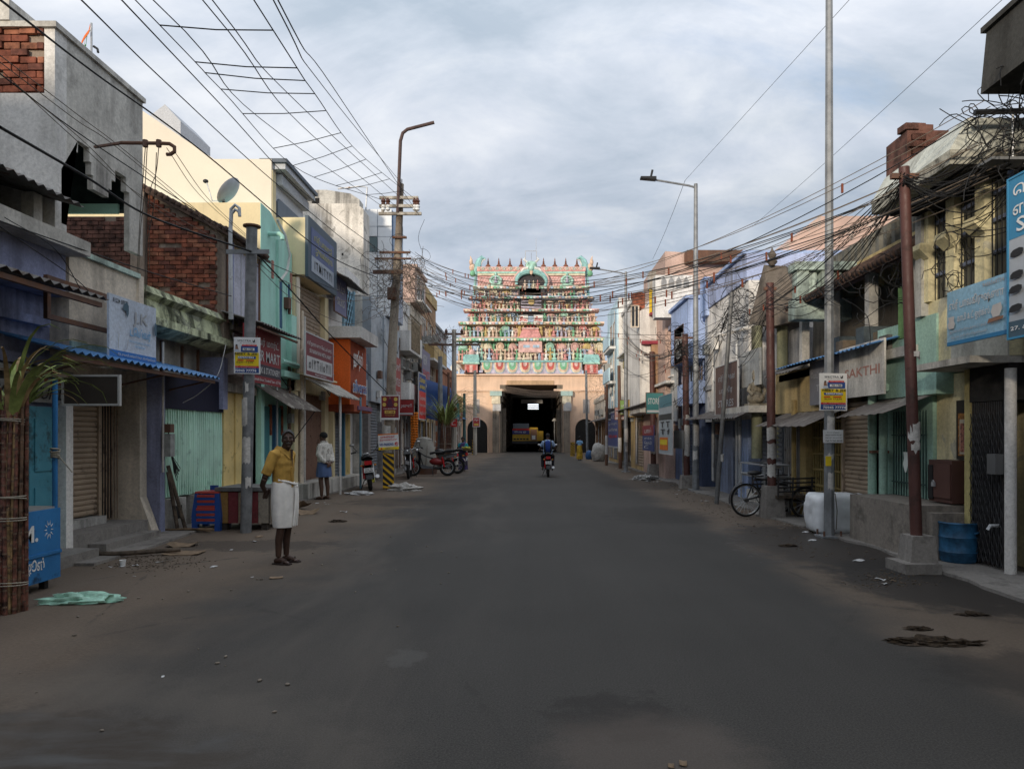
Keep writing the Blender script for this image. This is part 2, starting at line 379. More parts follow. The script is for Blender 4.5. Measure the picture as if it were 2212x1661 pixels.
# ================================================================== COMMON COLOURS
white_pl = wall('white_plaster', (.62, .60, .57), .5, (.20, .19, .17), blot=.4)
grey_cem = wall('raw_cement', (.46, .44, .40), .75, (.13, .12, .11), blot=.5)
cream = wall('cream_plaster', (.58, .51, .42), .45)
cream_new = wall('cream_fresh_paint', (.66, .58, .475), .05, (.4, .36, .3), var=.03, blot=.04, fine=.06)
butter = wall('butter_paint', (.76, .64, .40), .15, var=.05, blot=.08, fine=.12)
mint = wall('mint_paint', (.33, .56, .48), .16, var=.06, blot=.12, fine=.15)
lav = wall('lavender_paint', (.25, .27, .40), .5, blot=.35)
mossy = wall('mossy_lime_plaster', (.47, .50, .33), .9, (.035, .04, .025), peel=(.30, .31, .25), blot=1.0)
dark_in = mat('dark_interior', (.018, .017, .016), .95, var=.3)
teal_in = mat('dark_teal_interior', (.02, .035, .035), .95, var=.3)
steel = rust('galvanised_steel', (.34, .35, .36), (.16, .10, .07), .25, .5, .5)
rusty = rust('rusty_iron', (.10, .055, .04), (.16, .07, .035), .6, .8)
blackm = mat('black_metal', (.014, .014, .015), .5, var=.2)
tin = rust('corrugated_tin', (.11, .105, .10), (.07, .04, .028), .5, .7, .2)
tin_blue = rust('blue_tin', (.06, .17, .36), (.08, .07, .07), .2, .55)
asb = wall('asbestos_sheet', (.17, .15, .135), .5, (.05, .04, .035), peel=(.42, .39, .34), blot=.3)
tile = mat('clay_roof_tile', (.085, .05, .036), .9, var=.5, scale=4, bump=.4)
brick_m = mat('red_brick', (.27, .088, .05), .95, var=.4, scale=6, bump=.5)
brick_dk = mat('dark_brick', (.13, .06, .045), .95, var=.5, scale=5, bump=.5)
mortar = wall('old_mortar', (.25, .20, .16), .5, (.05, .04, .035), blot=.5)
brown_sh = rust('brown_shutter_paint', (.27, .205, .145), (.10, .07, .05), .25, .6)
grey_sh = rust('grey_shutter_paint', (.13, .14, .155), (.09, .06, .05), .25, .6)
cc = lambda nm, c, r=.6, v=.06: mat(nm, c, r, var=v, scale=5, bump=.03)
WHITE = cc('white_print', (.78, .78, .77)); INK = cc('black_print', (.02, .02, .022)); RED = cc('red_print', (.62, .035, .03)); NAVY = cc('navy_print', (.02, .07, .26))
YEL = cc('yellow_print', (.85, .62, .02)); BLUE = cc('blue_print', (.03, .17, .50)); SKYB = cc('sky_blue_print', (.13, .36, .62)); MAROON = cc('maroon_print', (.20, .022, .03))
GREY = cc('grey_print', (.36, .37, .39)); GREEN = cc('green_print', (.05, .35, .12)); ORANGE = cc('orange_print', (.75, .20, .03)); PALE = cc('pale_blue_board', (.50, .56, .64))
SKIN_POSTER = cc('brown_print', (.25, .13, .08)); GOLD = cc('gold_print', (.65, .45, .10)); DIMW = cc('dim_white_print', (.52, .52, .52))

# shared small pieces
BRICK = unit_mesh('brick', chamfer_box(.05), brick_m); BR3 = [BRICK]+[unit_mesh('brick', chamfer_box(.05), mat('red_brick_%d' % k, c, .95, var=.4, scale=6, bump=.5)) for k, c in enumerate(((.22, .07, .042), (.30, .12, .07), (.16, .06, .042)))]; BRICKD = unit_mesh('brick', chamfer_box(.05), brick_dk)
def slat_mb():
    return MB().prism([(-.5, -.5), (.1, -.42), (.5, -.05), (.42, .3), (-.1, .5), (-.5, .5)], 'Y', -.5, .5)
SLATS = {}
def slat_mesh(m, side):
    k = (m.name, side)
    if k not in SLATS:
        mb = slat_mb(); mb.v = [(x*side, y, z) for x, y, z in mb.v]
        if side < 0: mb.f = [f[::-1] for f in mb.f]
        SLATS[k] = unit_mesh('slat', mb, m)
    return SLATS[k]
BARS = {}
def bar_mesh(m):
    if m.name not in BARS: BARS[m.name] = unit_mesh('bar', chamfer_box(.2), m)
    return BARS[m.name]
def roller(par, X, side, d0, d1, z0, z1, m, pitch=.085, name='roller_shutter'):
    """roller shutter in the plane X made of slats; side +1 faces +X"""
    ro = bx(name, m, par, X-.03*side, X-.05*side, d0, d1, z0, z1)
    k = max(3, int((z1-z0)/pitch)); p = (z1-z0)/k
    for i in range(k):
        child_mesh('slat', slat_mesh(m, side), ro, (X-.01*side, (d0+d1)/2, z0+p*(i+.5)), (.035, d1-d0, p*.97))
    return ro
def bars(par, X, d0, d1, z0, z1, m, n, w=.02, name='gate', back=None, side=1, rails=(), lattice=False):
    """barred gate in plane X"""
    ro = bx(name, back or dark_in, par, X-.10*side, X-.13*side, d0, d1, z0, z1)
    for i in range(n):
        child_mesh('bar', bar_mesh(m), ro, (X, d0+(d1-d0)*(i+.5)/n, (z0+z1)/2), (w, w, z1-z0))
    for z in rails: child_mesh('rail', bar_mesh(m), ro, (X+.012*side, (d0+d1)/2, z), (w, d1-d0, w*1.4))
    if lattice:
        mb = MB(); p = (d1-d0)/max(1, n//2)
        for i in range(max(1, n//2)):
            z = z0
            while z < z1-.2:
                mb.tube([(X+.02*side, d0+p*i, z), (X+.02*side, d0+p*(i+1), z+.2)], .006, 4); mb.tube([(X+.03*side, d0+p*(i+1), z), (X+.03*side, d0+p*i, z+.2)], .006, 4); z += .2
        tag(mb.build('lattice', m, ro), kind='stuff')
    return ro
def corrugated(par, name, m, p00, p10, p01, p11, n=18, amp=.018, th=.004, rows=2):
    """corrugated sheet from edge p00-p10 (along) to p01-p11; waves run along"""
    p00, p10, p01, p11 = map(Vector, (p00, p10, p01, p11)); nn = (p10-p00).cross(p01-p00).normalized()
    k = n*4; g = []
    for i in range(rows):
        v = i/(rows-1); row = []
        for j in range(k+1):
            u = j/k; q = (p00*(1-u)+p10*u)*(1-v)+(p01*(1-u)+p11*u)*v; row.append(q+nn*amp*math.sin(2*math.pi*n*u)+nn*.006*math.sin(7*u+3*v))
        g.append(row)
    return MB().sheet(g, th).build(name, m, par)
def window(par, X, side, d0, d1, z0, z1, fm, gm=None, bars_n=0, sill=None, mull=1, proud=.02, fw=.05):
    """window on a facade: frame, pane, mullions, bars"""
    gm = gm or glass_mat('dark_window_glass')
    w = bx('window', gm, par, X-.03*side, X+.004*side, d0, d1, z0, z1)
    f = MB(); p = X+proud*side
    for a in ((d0-fw, d0, z0-fw, z1+fw), (d1, d1+fw, z0-fw, z1+fw), (d0, d1, z1, z1+fw), (d0, d1, z0-fw, z0)): f.box(X-.03*side, p, *a)
    for i in range(mull):
        c = d0+(d1-d0)*(i+1)/(mull+1); f.box(X, p-.005*side, c-.02, c+.02, z0, z1)
    f.build('frame', fm, w)
    for i in range(bars_n):
        child_mesh('bar', bar_mesh(blackm), w, (X+.012*side, d0+(d1-d0)*(i+.5)/bars_n, (z0+z1)/2), (.014, .014, z1-z0))
    if sill: bx('sill', sill, w, X-.02*side, X+.12*side, d0-.1, d1+.1, z0-.1, z0-fw)
    return w
def camwin(par, Y, x0, x1, z0, z1, fm, gm=None, fw=.05, mull=1):
    gm = gm or glass_mat('dark_window_glass')
    w = bx('window', gm, par, x0, x1, Y-.004, Y+.03, z0, z1); f = MB()
    for a in ((x0-fw, x0, z0-fw, z1+fw), (x1, x1+fw, z0-fw, z1+fw), (x0, x1, z1, z1+fw), (x0, x1, z0-fw, z0)): f.box(a[0], a[1], Y-.02, Y+.03, a[2], a[3])
    for i in range(mull): c = x0+(x1-x0)*(i+1)/(mull+1); f.box(c-.02, c+.02, Y-.015, Y, z0, z1)
    f.build('frame', fm, w); return w
def poly_facade(par, name, m, X, side, poly, th=.2):
    """facade slab cut to an outline given as (depth, height) points"""
    return MB().prism(poly, 'X', X, X-th*side).build(name, m, par)
def brick_cam(par, Y, x0, x1, z0, z1, top=None, me=None, bw=.235, bh=.078, limit=290, keep=None, jit=.006):
    """courses of separate bricks on a camera-facing wall"""
    me = me or BRICK; k = 0; row = 0; z = z0
    while z < z1 and k < limit:
        x = x0-(bw/2 if row % 2 else 0)
        while x < x1 and k < limit:
            a, b = max(x, x0), min(x+bw, x1)
            if b-a > .06 and (top is None or z+bh < top((a+b)/2)) and (keep is None or keep((a+b)/2, z)):
                if random.random() < .05: x += bw; continue
                child_mesh('brick', random.choice(BR3) if me is BRICK else me, par, ((a+b)/2+random.uniform(-jit, jit)*.5, Y-.012+random.uniform(-jit, jit)*1.3, z+bh/2), ((b-a)-.014, .05, bh-.013), (random.uniform(-.02, .02), random.uniform(-.012, .012), random.uniform(-.03, .03))); k += 1
            x += bw
        z += bh; row += 1
    return k

# ================================================================== LEFT ROW
XL = -5.9
# ---- lavender house, beside the camera
t = thing('lavender_house', 'lavender painted shop with dark tin awnings behind the sugarcane', 'building', (-8, 6.5, 0))
bx('wall', lav, t, -12, -6.15, 3.6, 9.22, 0, 3.33)
bx('upper_wall', lav, t, -12, XL, 3.6, 8.9, 3.34, 3.86)
bx('ledge', grey_cem, t, -12, XL+.28, 3.5, 8.96, 3.862, 4.04)
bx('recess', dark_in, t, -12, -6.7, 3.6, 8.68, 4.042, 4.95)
for yy in (5.2, 7.0, 8.4): bx('post', grey_cem, t, -6.1, -5.95, yy, yy+.15, 4.042, 4.5)
corrugated(t, 'awning', tin, (-5.55, 3.5, 4.42), (-5.55, 8.72, 4.42), (-7.6, 3.5, 5.0), (-7.6, 8.72, 5.0), 34, .02)
corrugated(t, 'awning', tin, (-5.02, 3.5, 3.2), (-5.02, 8.35, 3.2), (-6.0, 3.5, 3.45), (-6.0, 8.35, 3.45), 32, .02)
bx('awning_beam', rusty, t, -5.12, -5.07, 3.5, 8.3, 3.10, 3.155)
for a, b in ((7.5, 8.0), (8.02, 8.52), (8.54, 9.04)):
    dd = bx('door_leaf', rust('teal_door_paint', (.05, .20, .26), (.03, .09, .11), .4, .6), t, -6.149, -6.10, a, b, .12, 1.95)
    for z in (.3, 1.15): bx('door_panel', MATS['teal_door_paint'], dd, -6.099, -6.085, a+.08, b-.08, z, z+.65)
bx('door_jamb', white_pl, t, -6.149, -6.0, 9.06, 9.2, .05, 2.1)
bx('step', PAVE, t, -6.14, -5.6, 6.4, 9.1, .0, .14)
for z, h in ((2.45, .12), (2.95, .1)): bx('band', lav, t, -6.149, -6.05, 3.6, 8.84, z, z+h)
sign('chit_fund_board', 'grey hand painted board lettered CHIT FUND above the teal doors', 'sign', (-6.06, 7.75, 2.0), LEFT_U, 1.4, .42, wall('faded_grey_board', (.26, .26, .25), .5),
     [('t', 'TRAVELS', .25, .56, .97, .93, cc('rust_red_print', (.28, .09, .05))), ('t', 'GCHIT FUND', .05, .1, .97, .46, INK)], v=Vector((.25, 0, 1)).normalized())

# ---- white cement block over the shop with stepped openings
t = thing('cement_block_house', 'tall white cement house with stepped balcony openings and bared bricks', 'building', (-9, 9.7, 0))
d0, d1, ZT = 8.72, 10.66, 6.62
sw = bx('side_wall', white_pl, t, -14, XL, d0-.02, d0+.2, 4.041, 5.82)
bx('side_wall', white_pl, t, -6.03, XL, d0-.02, d0+.2, 5.8215, ZT)
bp = bx('bare_brick_patch', mortar, t, -14, -6.031, d0+.03, d0+.2, 5.8215, ZT-.03)
brick_cam(bp, d0+.02, -7.6, -6.04, 5.83, ZT-.03, bw=.21, bh=.09, jit=.012, me=BRICK)
for q in ((-6.12, 6.0), (-6.2, 6.2), (-6.08, 6.3)): pass
bx('coping', grey_cem, t, -14, XL+.04, d0-.06, d1+.02, ZT+.001, ZT+.07)
bx('coping_post', grey_cem, t, -7.2, -6.62, d0-.1, d0+.5, ZT+.072, ZT+.4)
bx('coping_post', grey_cem, t, -6.6, -6.42, d0-.08, d0+.5, ZT+.072, ZT+.33)
def fz(x, y): d = dep(x, XL); return d, zat(y, d)
prof = [(d0+.2, ZT), (d0+.2, 4.25), (8.82, 4.25), (8.82, 4.93), (8.95, 4.93), (8.95, 5.1), (9.06, 5.1), (9.06, 5.26), (9.14, 5.26), (9.14, 5.42), (9.38, 5.42), (9.38, 5.24), (9.42, 5.24), (9.42, 5.08), (9.46, 5.08), (9.46, 4.9), (9.8, 4.9), (9.8, 5.03), (9.87, 5.03), (9.87, 5.18), (9.96, 5.18), (9.96, 5.34), (10.23, 5.34), (10.23, 5.14), (10.31, 5.14), (10.31, 4.3), (d1, 4.3), (d1, ZT)]
poly_facade(t, 'stepped_facade', grey_cem, XL, 1, prof, .08)
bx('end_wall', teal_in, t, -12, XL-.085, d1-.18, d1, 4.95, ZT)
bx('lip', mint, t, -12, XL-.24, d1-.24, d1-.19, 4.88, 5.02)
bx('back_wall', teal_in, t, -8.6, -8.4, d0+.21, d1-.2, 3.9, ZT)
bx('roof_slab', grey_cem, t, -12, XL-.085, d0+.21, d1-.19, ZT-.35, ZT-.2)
ZF = ZT; ZT = 6.9; f = thing('flag', 'orange white and green flag hanging from a thin pole on the roof', 'flag', (-6.45, 10.3, ZF+.07))
MB().tube([(-6.45, 10.3, ZF), (-6.45, 10.3, ZT+.72)], .014, 6).build('pole', steel, f)
for nm, c, a, b in (('orange_stripe', (.72, .16, .03), 0, .05), ('white_stripe', (.7, .7, .68), .04, .075), ('green_stripe', (.03, .22, .06), .065, .10)):
    MB().sheet([[(-6.44-.18*k-a*.5*(1-k)+.02*math.sin(k*9+a*40), 10.3+a-.05, ZT+.68-.42*k-(b-a)*j) for k in (0, .2, .4, .6, .8, 1)] for j in (0, .5, 1)], .006).build(nm, cc('flag_'+nm, c, .8), f)
MB().tube([(-6.42, 10.3, ZT+.38), (-6.36, 10.3, ZT+.34), (-6.34, 10.28, ZT+.28)], .018, 5).build('finial', blackm, f)

# ---- cream shop front with raised lettering
XF = -6.5
t = thing('cream_shop', 'cream shop front with raised white lettering, brown shutter and folding gate', 'building', (-8, 10, 0))
bx('wall', cream, t, -12, XF-.2, 9.24, 11.2, 0, 3.6)
bx('upper_front', cream, t, -6.49, XL, 8.97, 10.5, 2.62, 3.93)
bx('upper_front_return', cream, t, -9, -6.5, 8.97, 10.5, 3.61, 3.93)
bx('coping', wall('pale_green_coping', (.42, .52, .46), .8), t, -6.6, XL+.05, 8.975, 10.52, 3.931, 4.0)
bx('end_post', cream, t, -6.2, XL+.04, 10.5, 10.62, 2.62, 3.98)
bx('base_band', wall('pale_green_band', (.30, .42, .40), .5), t, XL+.001, XL+.03, 8.97, 10.49, 2.66, 2.8)
text_on(t, 'சுப்பிரமணிய ஜவுளி மாளிகை', (XL, 9.15, 3.42), LEFT_U, UP, 1.15, .12, WHITE, .012, name='raised_lettering')
fr = MB()
for a in ((8.35, 9.75, 3.44, 3.5), (8.35, 9.75, 2.98, 3.04), (8.35, 8.41, 3.04, 3.44), (9.69, 9.75, 3.04, 3.44)): fr.box(XL+.10, XL+.15, *a)
f = tag(fr.build('empty_sign_frame', rusty), 'empty black metal sign frame on the cream shop front', 'sign frame')
bx('lintel', cream, t, XF-.19, XF+.1, 9.24, 11.2, 2.35, 2.6)
roller(t, XF, 1, 9.3, 10.5, .42, 2.33, brown_sh, .075)
bx('shutter_guide', brown_sh, t, XF-.1, XF+.03, 10.51, 10.58, .3, 2.33)
bars(t, XF-.02, 10.6, 11.1, .3, 2.33, rust('dark_brown_bar', (.24, .17, .12), (.10, .06, .04), .4), 7, .016, 'folding_gate', lattice=False)
fin = MB().prism([(XF-.2, 0), (-5.98, 0), (-6.1, .35), (-6.2, .62), (-6.2, 2.61), (XF-.2, 2.61)], 'Y', 11.12, 11.32); fin.build('pillar', cream, t)
bx('step', PAVE, t, XF-.1, -6.0, 9.2, 11.0, 0, .28); bx('step', PAVE, t, -5.998, -5.75, 9.5, 10.9, 0, .13)
bx('threshold', wall('white_washed_threshold', (.35, .34, .32), .7), t, XF-.1, XF+.12, 9.3, 10.55, .282, .40)
# hanging notice frame
sign('shop_display_frame', 'white framed dark brown board hung over the brown shutter', 'sign', (-5.72, 8.6, 1.98), CAM_U, .66, .33, cc('dark_brown_board', (.045, .036, .028)), [], frame=(cc('dull_white_frame', (.45, .45, .43)), .025))
sg = sign('tailor_board', 'weathered white board lettered J.K with a blue foot over the tin awning', 'sign', (-5.42, 9.02, 2.6), LEFT_U, 1.12, .82, wall('weathered_white_board', (.42, .47, .55), .3, (.25, .25, .27)),
     [('r', 0, 0, 1, .13, BLUE), ('t', '81224 07073', .06, .88, .36, .95, INK), ('t', 'J.K', .47, .58, .80, .82, GREY), ('t', 'டெய்லர்', .40, .37, .86, .56, SKYB), ('t', 'ேலடிஸ் & ெஜன்ட்ஸ் டெய்லர்ஸ்', .38, .29, .84, .34, SKYB), ('t', 'திருெநல்ேவலி', .50, .22, .72, .27, SKYB),
      ('t', '77A, சுவாமி சன்னதி ெதரு, திருெநல்ேவலி', .14, .035, .95, .095, DIMW),
      ('p', [(.24, .80), (.26, .88), (.32, .93), (.36, .88), (.36, .76), (.33, .68), (.31, .78)], cc('slate_print', (.06, .12, .17))), ('p', [(.13, .16), (.15, .4), (.16, .4), (.145, .16)], GREY), ('p', [(.30, .16), (.335, .33), (.345, .33), (.315, .16)], GREY),
      ('p', [(.90, .62), (.93, .74), (.97, .70), (.97, .52), (.93, .50)], cc('slate_print', (.06, .12, .17)))])
aw = thing('blue_tin_awning', 'blue corrugated tin awning along the tailor shop and the mint shutters', 'awning', (-5.6, 10, 2.5))
corrugated(aw, 'sheet', tin_blue, (-5.3, 8.1, 2.56), (-5.3, 11.95, 2.56), (-6.3, 8.1, 2.82), (-6.3, 11.95, 2.82), 26, .022, rows=2)
bx('rail', rusty, aw, -5.4, -5.36, 8.1, 11.9, 2.47, 2.52); 
for yy in (8.6, 10.4, 11.7): MB().tube([(-5.38, yy, 2.5), (-6.25, yy, 2.3)], .015, 5).build('bracket', rusty, aw)

# ---- mossy shop with mint corrugated shutters
t = thing('mossy_cornice_shop', 'shop with mossy lime green cornice and mint corrugated shutter', 'building', (-8, 12.5, 0))
bx('wall', grey_cem, t, -12, -6.4, 11.33, 14.0, 0, 3.3)
bx('roof', grey_cem, t, -12, -6.0, 10.64, 13.38, 3.302, 3.5)
poly = [(XL-.15, 3.2), (XL+.12, 3.3), (XL+.12, 3.42), (XL, 3.45), (XL-.05, 3.7), (XL+.05, 3.78), (XL-.02, 3.9), (XL-.2, 3.9), (XL-.25, 3.2)]
MB().prism(poly, 'Y', 10.66, 14.02).build('cornice', mossy, t)
bx('blue_pier', lav, t, -6.399, XL-.1, 11.34, 11.5, 0, 2.6); bx('blue_pier', lav, t, -6.399, XL-.05, 13.55, 13.75, 2.1, 3.1)
for yy in (11.9, 12.6, 13.2): bx('bracket_post', rusty, t, -6.3, -6.26, yy, yy+.04, 2.6, 3.2)
bx('navy_tarpaulin', cc('navy_tarpaulin', (.012, .013, .035), .8), t, -6.06, -6.03, 11.5, 13.74, 2.04, 2.62)
sh_ = bx('shutter_sheet', rust('mint_tin', (.44, .66, .54), (.28, .46, .38), .25, .55), t, -6.09, -6.075, 11.52, 13.74, .56, 2.06); RIB = unit_mesh('rib', chamfer_box(.3), MATS['mint_tin'])
for i in range(28): child_mesh('rib', RIB, sh_, (-6.06+random.uniform(-.004, .004), 11.56+.0793*i, 1.31+.01*math.sin(i)), (.045, .066, 1.5))
bx('plinth', grey_cem, t, -6.399, -5.95, 11.6, 12.1, 0, .54); bx('plinth', grey_cem, t, -6.399, -5.95, 12.5, 13.74, 0, .54)
bx('drain_hole', dark_in, t, -5.95, -5.944, 11.75, 11.95, .2, .42)
bx('meter_box', mat('grey_meter_box', (.30, .31, .30), .5), t, -5.99, -5.85, 11.38, 11.52, 1.25, 1.62); bx('fuse_box', rusty, t, -5.99, -5.87, 11.42, 11.54, 1.64, 1.78)
MB().tube([(-5.96, 11.36, 1.0), (-5.96, 11.36, 3.1)], .018, 6).build('pipe', white_pl, t)
for k in range(5): MB().tube([(-5.95, 11.48, 1.8-.1*k), (-5.88+.02*k, 11.55, 1.0), (-5.86, 11.6+.03*k, .85+.05*k), (-5.94, 11.56, 1.3)], .006, 4).build('cable', blackm, t)
# ---- brick gable and tiled house behind it
GY = 13.4
t = thing('brick_gable_house', 'old house with bare red brick gable, tiled roof and white sheet wall', 'building', (-8, 14.4, 0))
gx = lambda x: xat(x, GY); gz = lambda y: zat(y, GY)
gtop = lambda X: gz(405)+(X-gx(300))*(gz(512)-gz(405))/(gx(484)-gx(300)) if X > gx(300) else gz(470)
MB().prism([(gx(100), 3.3), (gx(484), 3.3), (gx(484), gz(512)), (gx(318), gz(415)), (gx(300), gz(405)), (gx(290), gz(468)), (gx(100), gz(468))], 'Y', GY, GY+.25).build('gable_wall', mortar, t)
gw = t.children[0]
brick_cam(gw, GY, gx(320), gx(470), 3.5, 6.3, top=gtop, bw=.215, bh=.083, limit=285)
dk = brick_cam(gw, GY, gx(130), gx(288), 4.0, gz(470), me=BRICKD, bw=.215, bh=.083, limit=150)
MB().prism([(gx(288), 3.3), (gx(318), 3.3), (gx(318), gz(420)), (gx(300), gz(405)), (gx(288), gz(470))], 'Y', GY-.10, GY-.001).build('plaster_pier', mortar, t)
bx('front_wall', wall('pale_lilac_sheet', (.46, .46, .53), .25), t, -6.2, XL, GY+.26, 15.25, 3.75, 5.28)
bx('lower_wall', grey_cem, t, -12, -6.25, GY+.62, 15.25, 0, 3.74)
rs = gz(512)+.03
MB().hexa([(XL+.18, GY-.12, rs-.05), (XL+.18, 15.4, rs-.05), (gx(296)-.2, 15.4, gz(402)+.06), (gx(296)-.2, GY-.12, gz(402)+.06)][::-1], [(XL+.18, GY-.12, rs+.0), (XL+.18, 15.4, rs+.0), (gx(296)-.2, 15.4, gz(402)+.11), (gx(296)-.2, GY-.12, gz(402)+.11)][::-1]).build('roof', tile, t)
rf = t.children[-1]
TILE = unit_mesh('roof_tile', MB().tube([(0, 0, 0), (0, .3, .0)], .06, 6), tile)
dirv = Vector((gx(296)-.2-(XL+.18), 0, gz(402)+.11-rs)); L = dirv.length; dirv.normalize(); ang = math.atan2(dirv.z, -dirv.x)
for i in range(6):
    for j in range(18): child_mesh('roof_tile', TILE, rf, Vector((XL+.2, GY-.12+.31*i if False else GY-.1+.3*i, rs+.02))+dirv*(j*L/18)+Vector((0, 0, random.uniform(-.01, .02))), (1, 1, 1), (0, 0, random.uniform(-.06, .06)))
for x, c in ((492, rusty), (503, lav), (537, rusty), (560, rusty)):
    dd = dep(x, XL+.06); MB().tube([(XL+.06, dd, 3.75), (XL+.06, dd, 5.35)], .022, 6).build('pipe', c, t)
for x in (520, 545): bx('sheet_joint', steel, t, XL+.001, XL+.01, dep(x, XL), dep(x, XL)+.02, 3.76, 5.27)
bx('sill_band', grey_cem, t, XL-.1, XL+.08, GY+.3, 15.25, 3.66, 3.749)
# yellow folding shutter under it
t = thing('yellow_shutter_shop', 'narrow shop closed with tall yellow folding shutter boards', 'building', (-6.3, 14.5, 0))
bx('wall', grey_cem, t, -6.249, -6.1, 13.76, 15.2, 0, 3.62)
ym = rust('yellow_shutter_paint', (.56, .43, .18), (.3, .21, .08), .2, .6)
for i in range(5):
    a = 13.8+i*.28; bx('shutter_board', ym, t, -6.099, -6.05-(.03 if i % 2 else 0), a, a+.265, .55, 2.45)
bx('upper_panel', wall('whitish_panel', (.60, .56, .56), .25), t, -6.099, XL, 13.9, 15.2, 2.8, 3.63)
bx('beam', grey_cem, t, -6.099, -5.95, 13.78, 15.2, 2.46, 2.62); bx('plinth', grey_cem, t, -6.099, -5.8, 13.78, 15.2, 0, .53)

# ---- mint building
t = thing('mint_building', 'mint green narrow building with blue window and butter side wall', 'building', (-8, 16.3, 0))
d0, d1 = 15.3, 17.28; ZT = 6.65
bx('side_wall', butter, t, -11, XL-.01, d0, d0+.2, 5.0, ZT); 
bx('body', mint, t, -11, -6.2, d0+.201, d1, 0, ZT-.02)
poly_facade(t, 'facade', mint, XL, 1, [(d0+.001, 2.95), (d1, 2.95), (d1, ZT-.62), (d0+.55, ZT-.02), (d0+.001, ZT)], .3)
bx('pilaster', mint, t, XL+.001, XL+.06, 16.2, 16.26, 3.6, 6.1)
for x, w_ in ((598, .32), (620, .18)):
    dd = dep(x, XL); window(t, XL, 1, dd, dd+w_, 4.1, 5.25, mint, cc('blue_shutter', (.03, .10, .20)), mull=0)
for x in (586, 626):
    dd = dep(x, XL); bx('letter_slot', cc('pinkish_tile', (.45, .2, .16)), t, XL+.001, XL+.03, dd, dd+.09, 5.15, 5.55)
MB().tube([(XL+.0, 15.75, 6.1), (XL+.25, 15.75, 6.1), (XL+.3, 15.77, 6.05), (XL+.3, 15.77, 5.98)], .05, 8).build('waste_pipe', mint, t)
MB().tube([(XL+.1, 16.0, 6.5), (XL+.2, 16.25, 6.2), (XL+.25, 16.4, 5.8), (XL+.18, 16.4, 5.4), (XL+.1, 16.2, 5.15)], .03, 6).build('conduit', white_pl, t)
bx('moulding', mint, t, XL+.001, XL+.2, 16.2, d1-.02, 2.96, 3.1); MB().tube([(XL+.12, 16.2, 3.3), (XL+.12, d1+.05, 3.3)], .07, 8).build('moulding', mint, t)
bx('pilaster', mint, t, XL-.05, XL+.12, 16.9, d1-.02, 3.35, 4.5)
bx('lower_wall', mint, t, -6.2, XL-.12, d0+.02, d1, .3, 2.94)
for a, w_ in ((15.55, .5), (16.35, .42)):
    dd = bx('door', cc('blue_green_door', (.05, .22, .24)), t, XL-.119, XL-.09, a, a+w_, .6, 2.25); bx('jamb', cc('blue_jamb', (.03, .10, .20)), dd, XL-.119, XL-.05, a-.07, a-.001, .5, 2.3); bx('jamb', brick_m, dd, XL-.119, XL-.05, a+w_+.001, a+w_+.05, 1.6, 2.3)
bx('flare', mint, t, XL-.2, XL, 15.32, 15.5, .3, 2.9); bx('plinth', grey_cem, t, XL-.3, XL+.1, d0+.02, d1, 0, .3)
sign('paper_mart_board', 'dark red board lettered PAPER MART with a black band behind the steel pole', 'sign', (-5.42, 13.25, 2.63), LEFT_U, 1.92, 1.08, cc('dark_red_board', (.24, .02, .028)),
     [('r', 0, .14, 1, .36, cc('charcoal_print', (.035, .03, .045))), ('t', 'ேபப்பர் மார்ட்', .06, .68, .93, .86, DIMW), ('t', 'PAPER MART', .08, .42, .95, .62, DIMW), ('t', 'NOTE BOOK & STATIONERY', .06, .19, .95, .31, DIMW), ('t', '70, Swami Sannathi Street, Tirunelveli Town - 627 006', .04, .035, .97, .10, DIMW)], frame=None)
aw = thing('dark_tin_canopy', 'dark corrugated tin canopy over the red stationery board', 'awning', (-5.5, 14.6, 3.7))
corrugated(aw, 'sheet', tin, (-5.1, 13.3, 3.72), (-5.1, 15.6, 3.72), (-5.9, 13.3, 3.95), (-5.9, 15.6, 3.95), 16, .02); bx('rail', rusty, aw, -5.2, -5.16, 13.3, 15.5, 3.62, 3.66)
aw = thing('asbestos_canopy', 'speckled brown asbestos canopy over the mint doorway', 'awning', (-5.7, 17, 2.3))
corrugated(aw, 'sheet', asb, (-5.35, 15.7, 2.2), (-5.35, 17.9, 2.2), (-5.99, 15.0, 2.72), (-5.99, 17.2, 2.72), 15, .02); MB().tube([(-5.4, 17.5, 2.2), (-6.0, 17.3, 1.3)], .012, 5).build('strut', blackm, aw)

# ---- cream building behind with cornice
BY, BX = 17.0, -6.3
t = thing('cream_tall_building', 'tall fresh cream building with sloping side wall and grey dentil cornice', 'building', (-10, 19, 0))
zz = lambda y: zat(y, BY); xx = lambda x: xat(x, BY)
MB().prism([(-16, 0), (BX, 0), (BX, zz(344)), (xx(462), zz(344)), (xx(308), zz(240)), (xx(200), zz(165)), (-16, zz(100))], 'Y', BY, BY+.3).build('side_wall', cream_new, t)
bx('body', cream_new, t, -15, BX-.3, BY+.301, 19.4, 0, 8.1)
gpl = wall('pale_grey_paint', (.42, .43, .45), .1, var=.04, blot=.06)
bx('facade', gpl, t, BX-.299, BX-.02, BY+.301, 19.4, 4.0, 8.05)
bx('edge', butter, t, BX-.019, BX+.02, BY+.02, BY+.25, 5.0, 8.0)
bx('cornice', gpl, t, BX-.3, BX+.30, BY+.1, 19.45, 8.06, 8.2); bx('cornice_cap', cc('slate_paint', (.10, .12, .15)), t, BX-.3, BX+.36, BY+.02, 19.5, 8.201, 8.29)
DENT = unit_mesh('dentil', chamfer_box(.1), gpl)
for i in range(26): child_mesh('dentil', DENT, t, (BX+.07, BY+.35+i*.08, 7.88), (.16, .05, .26))
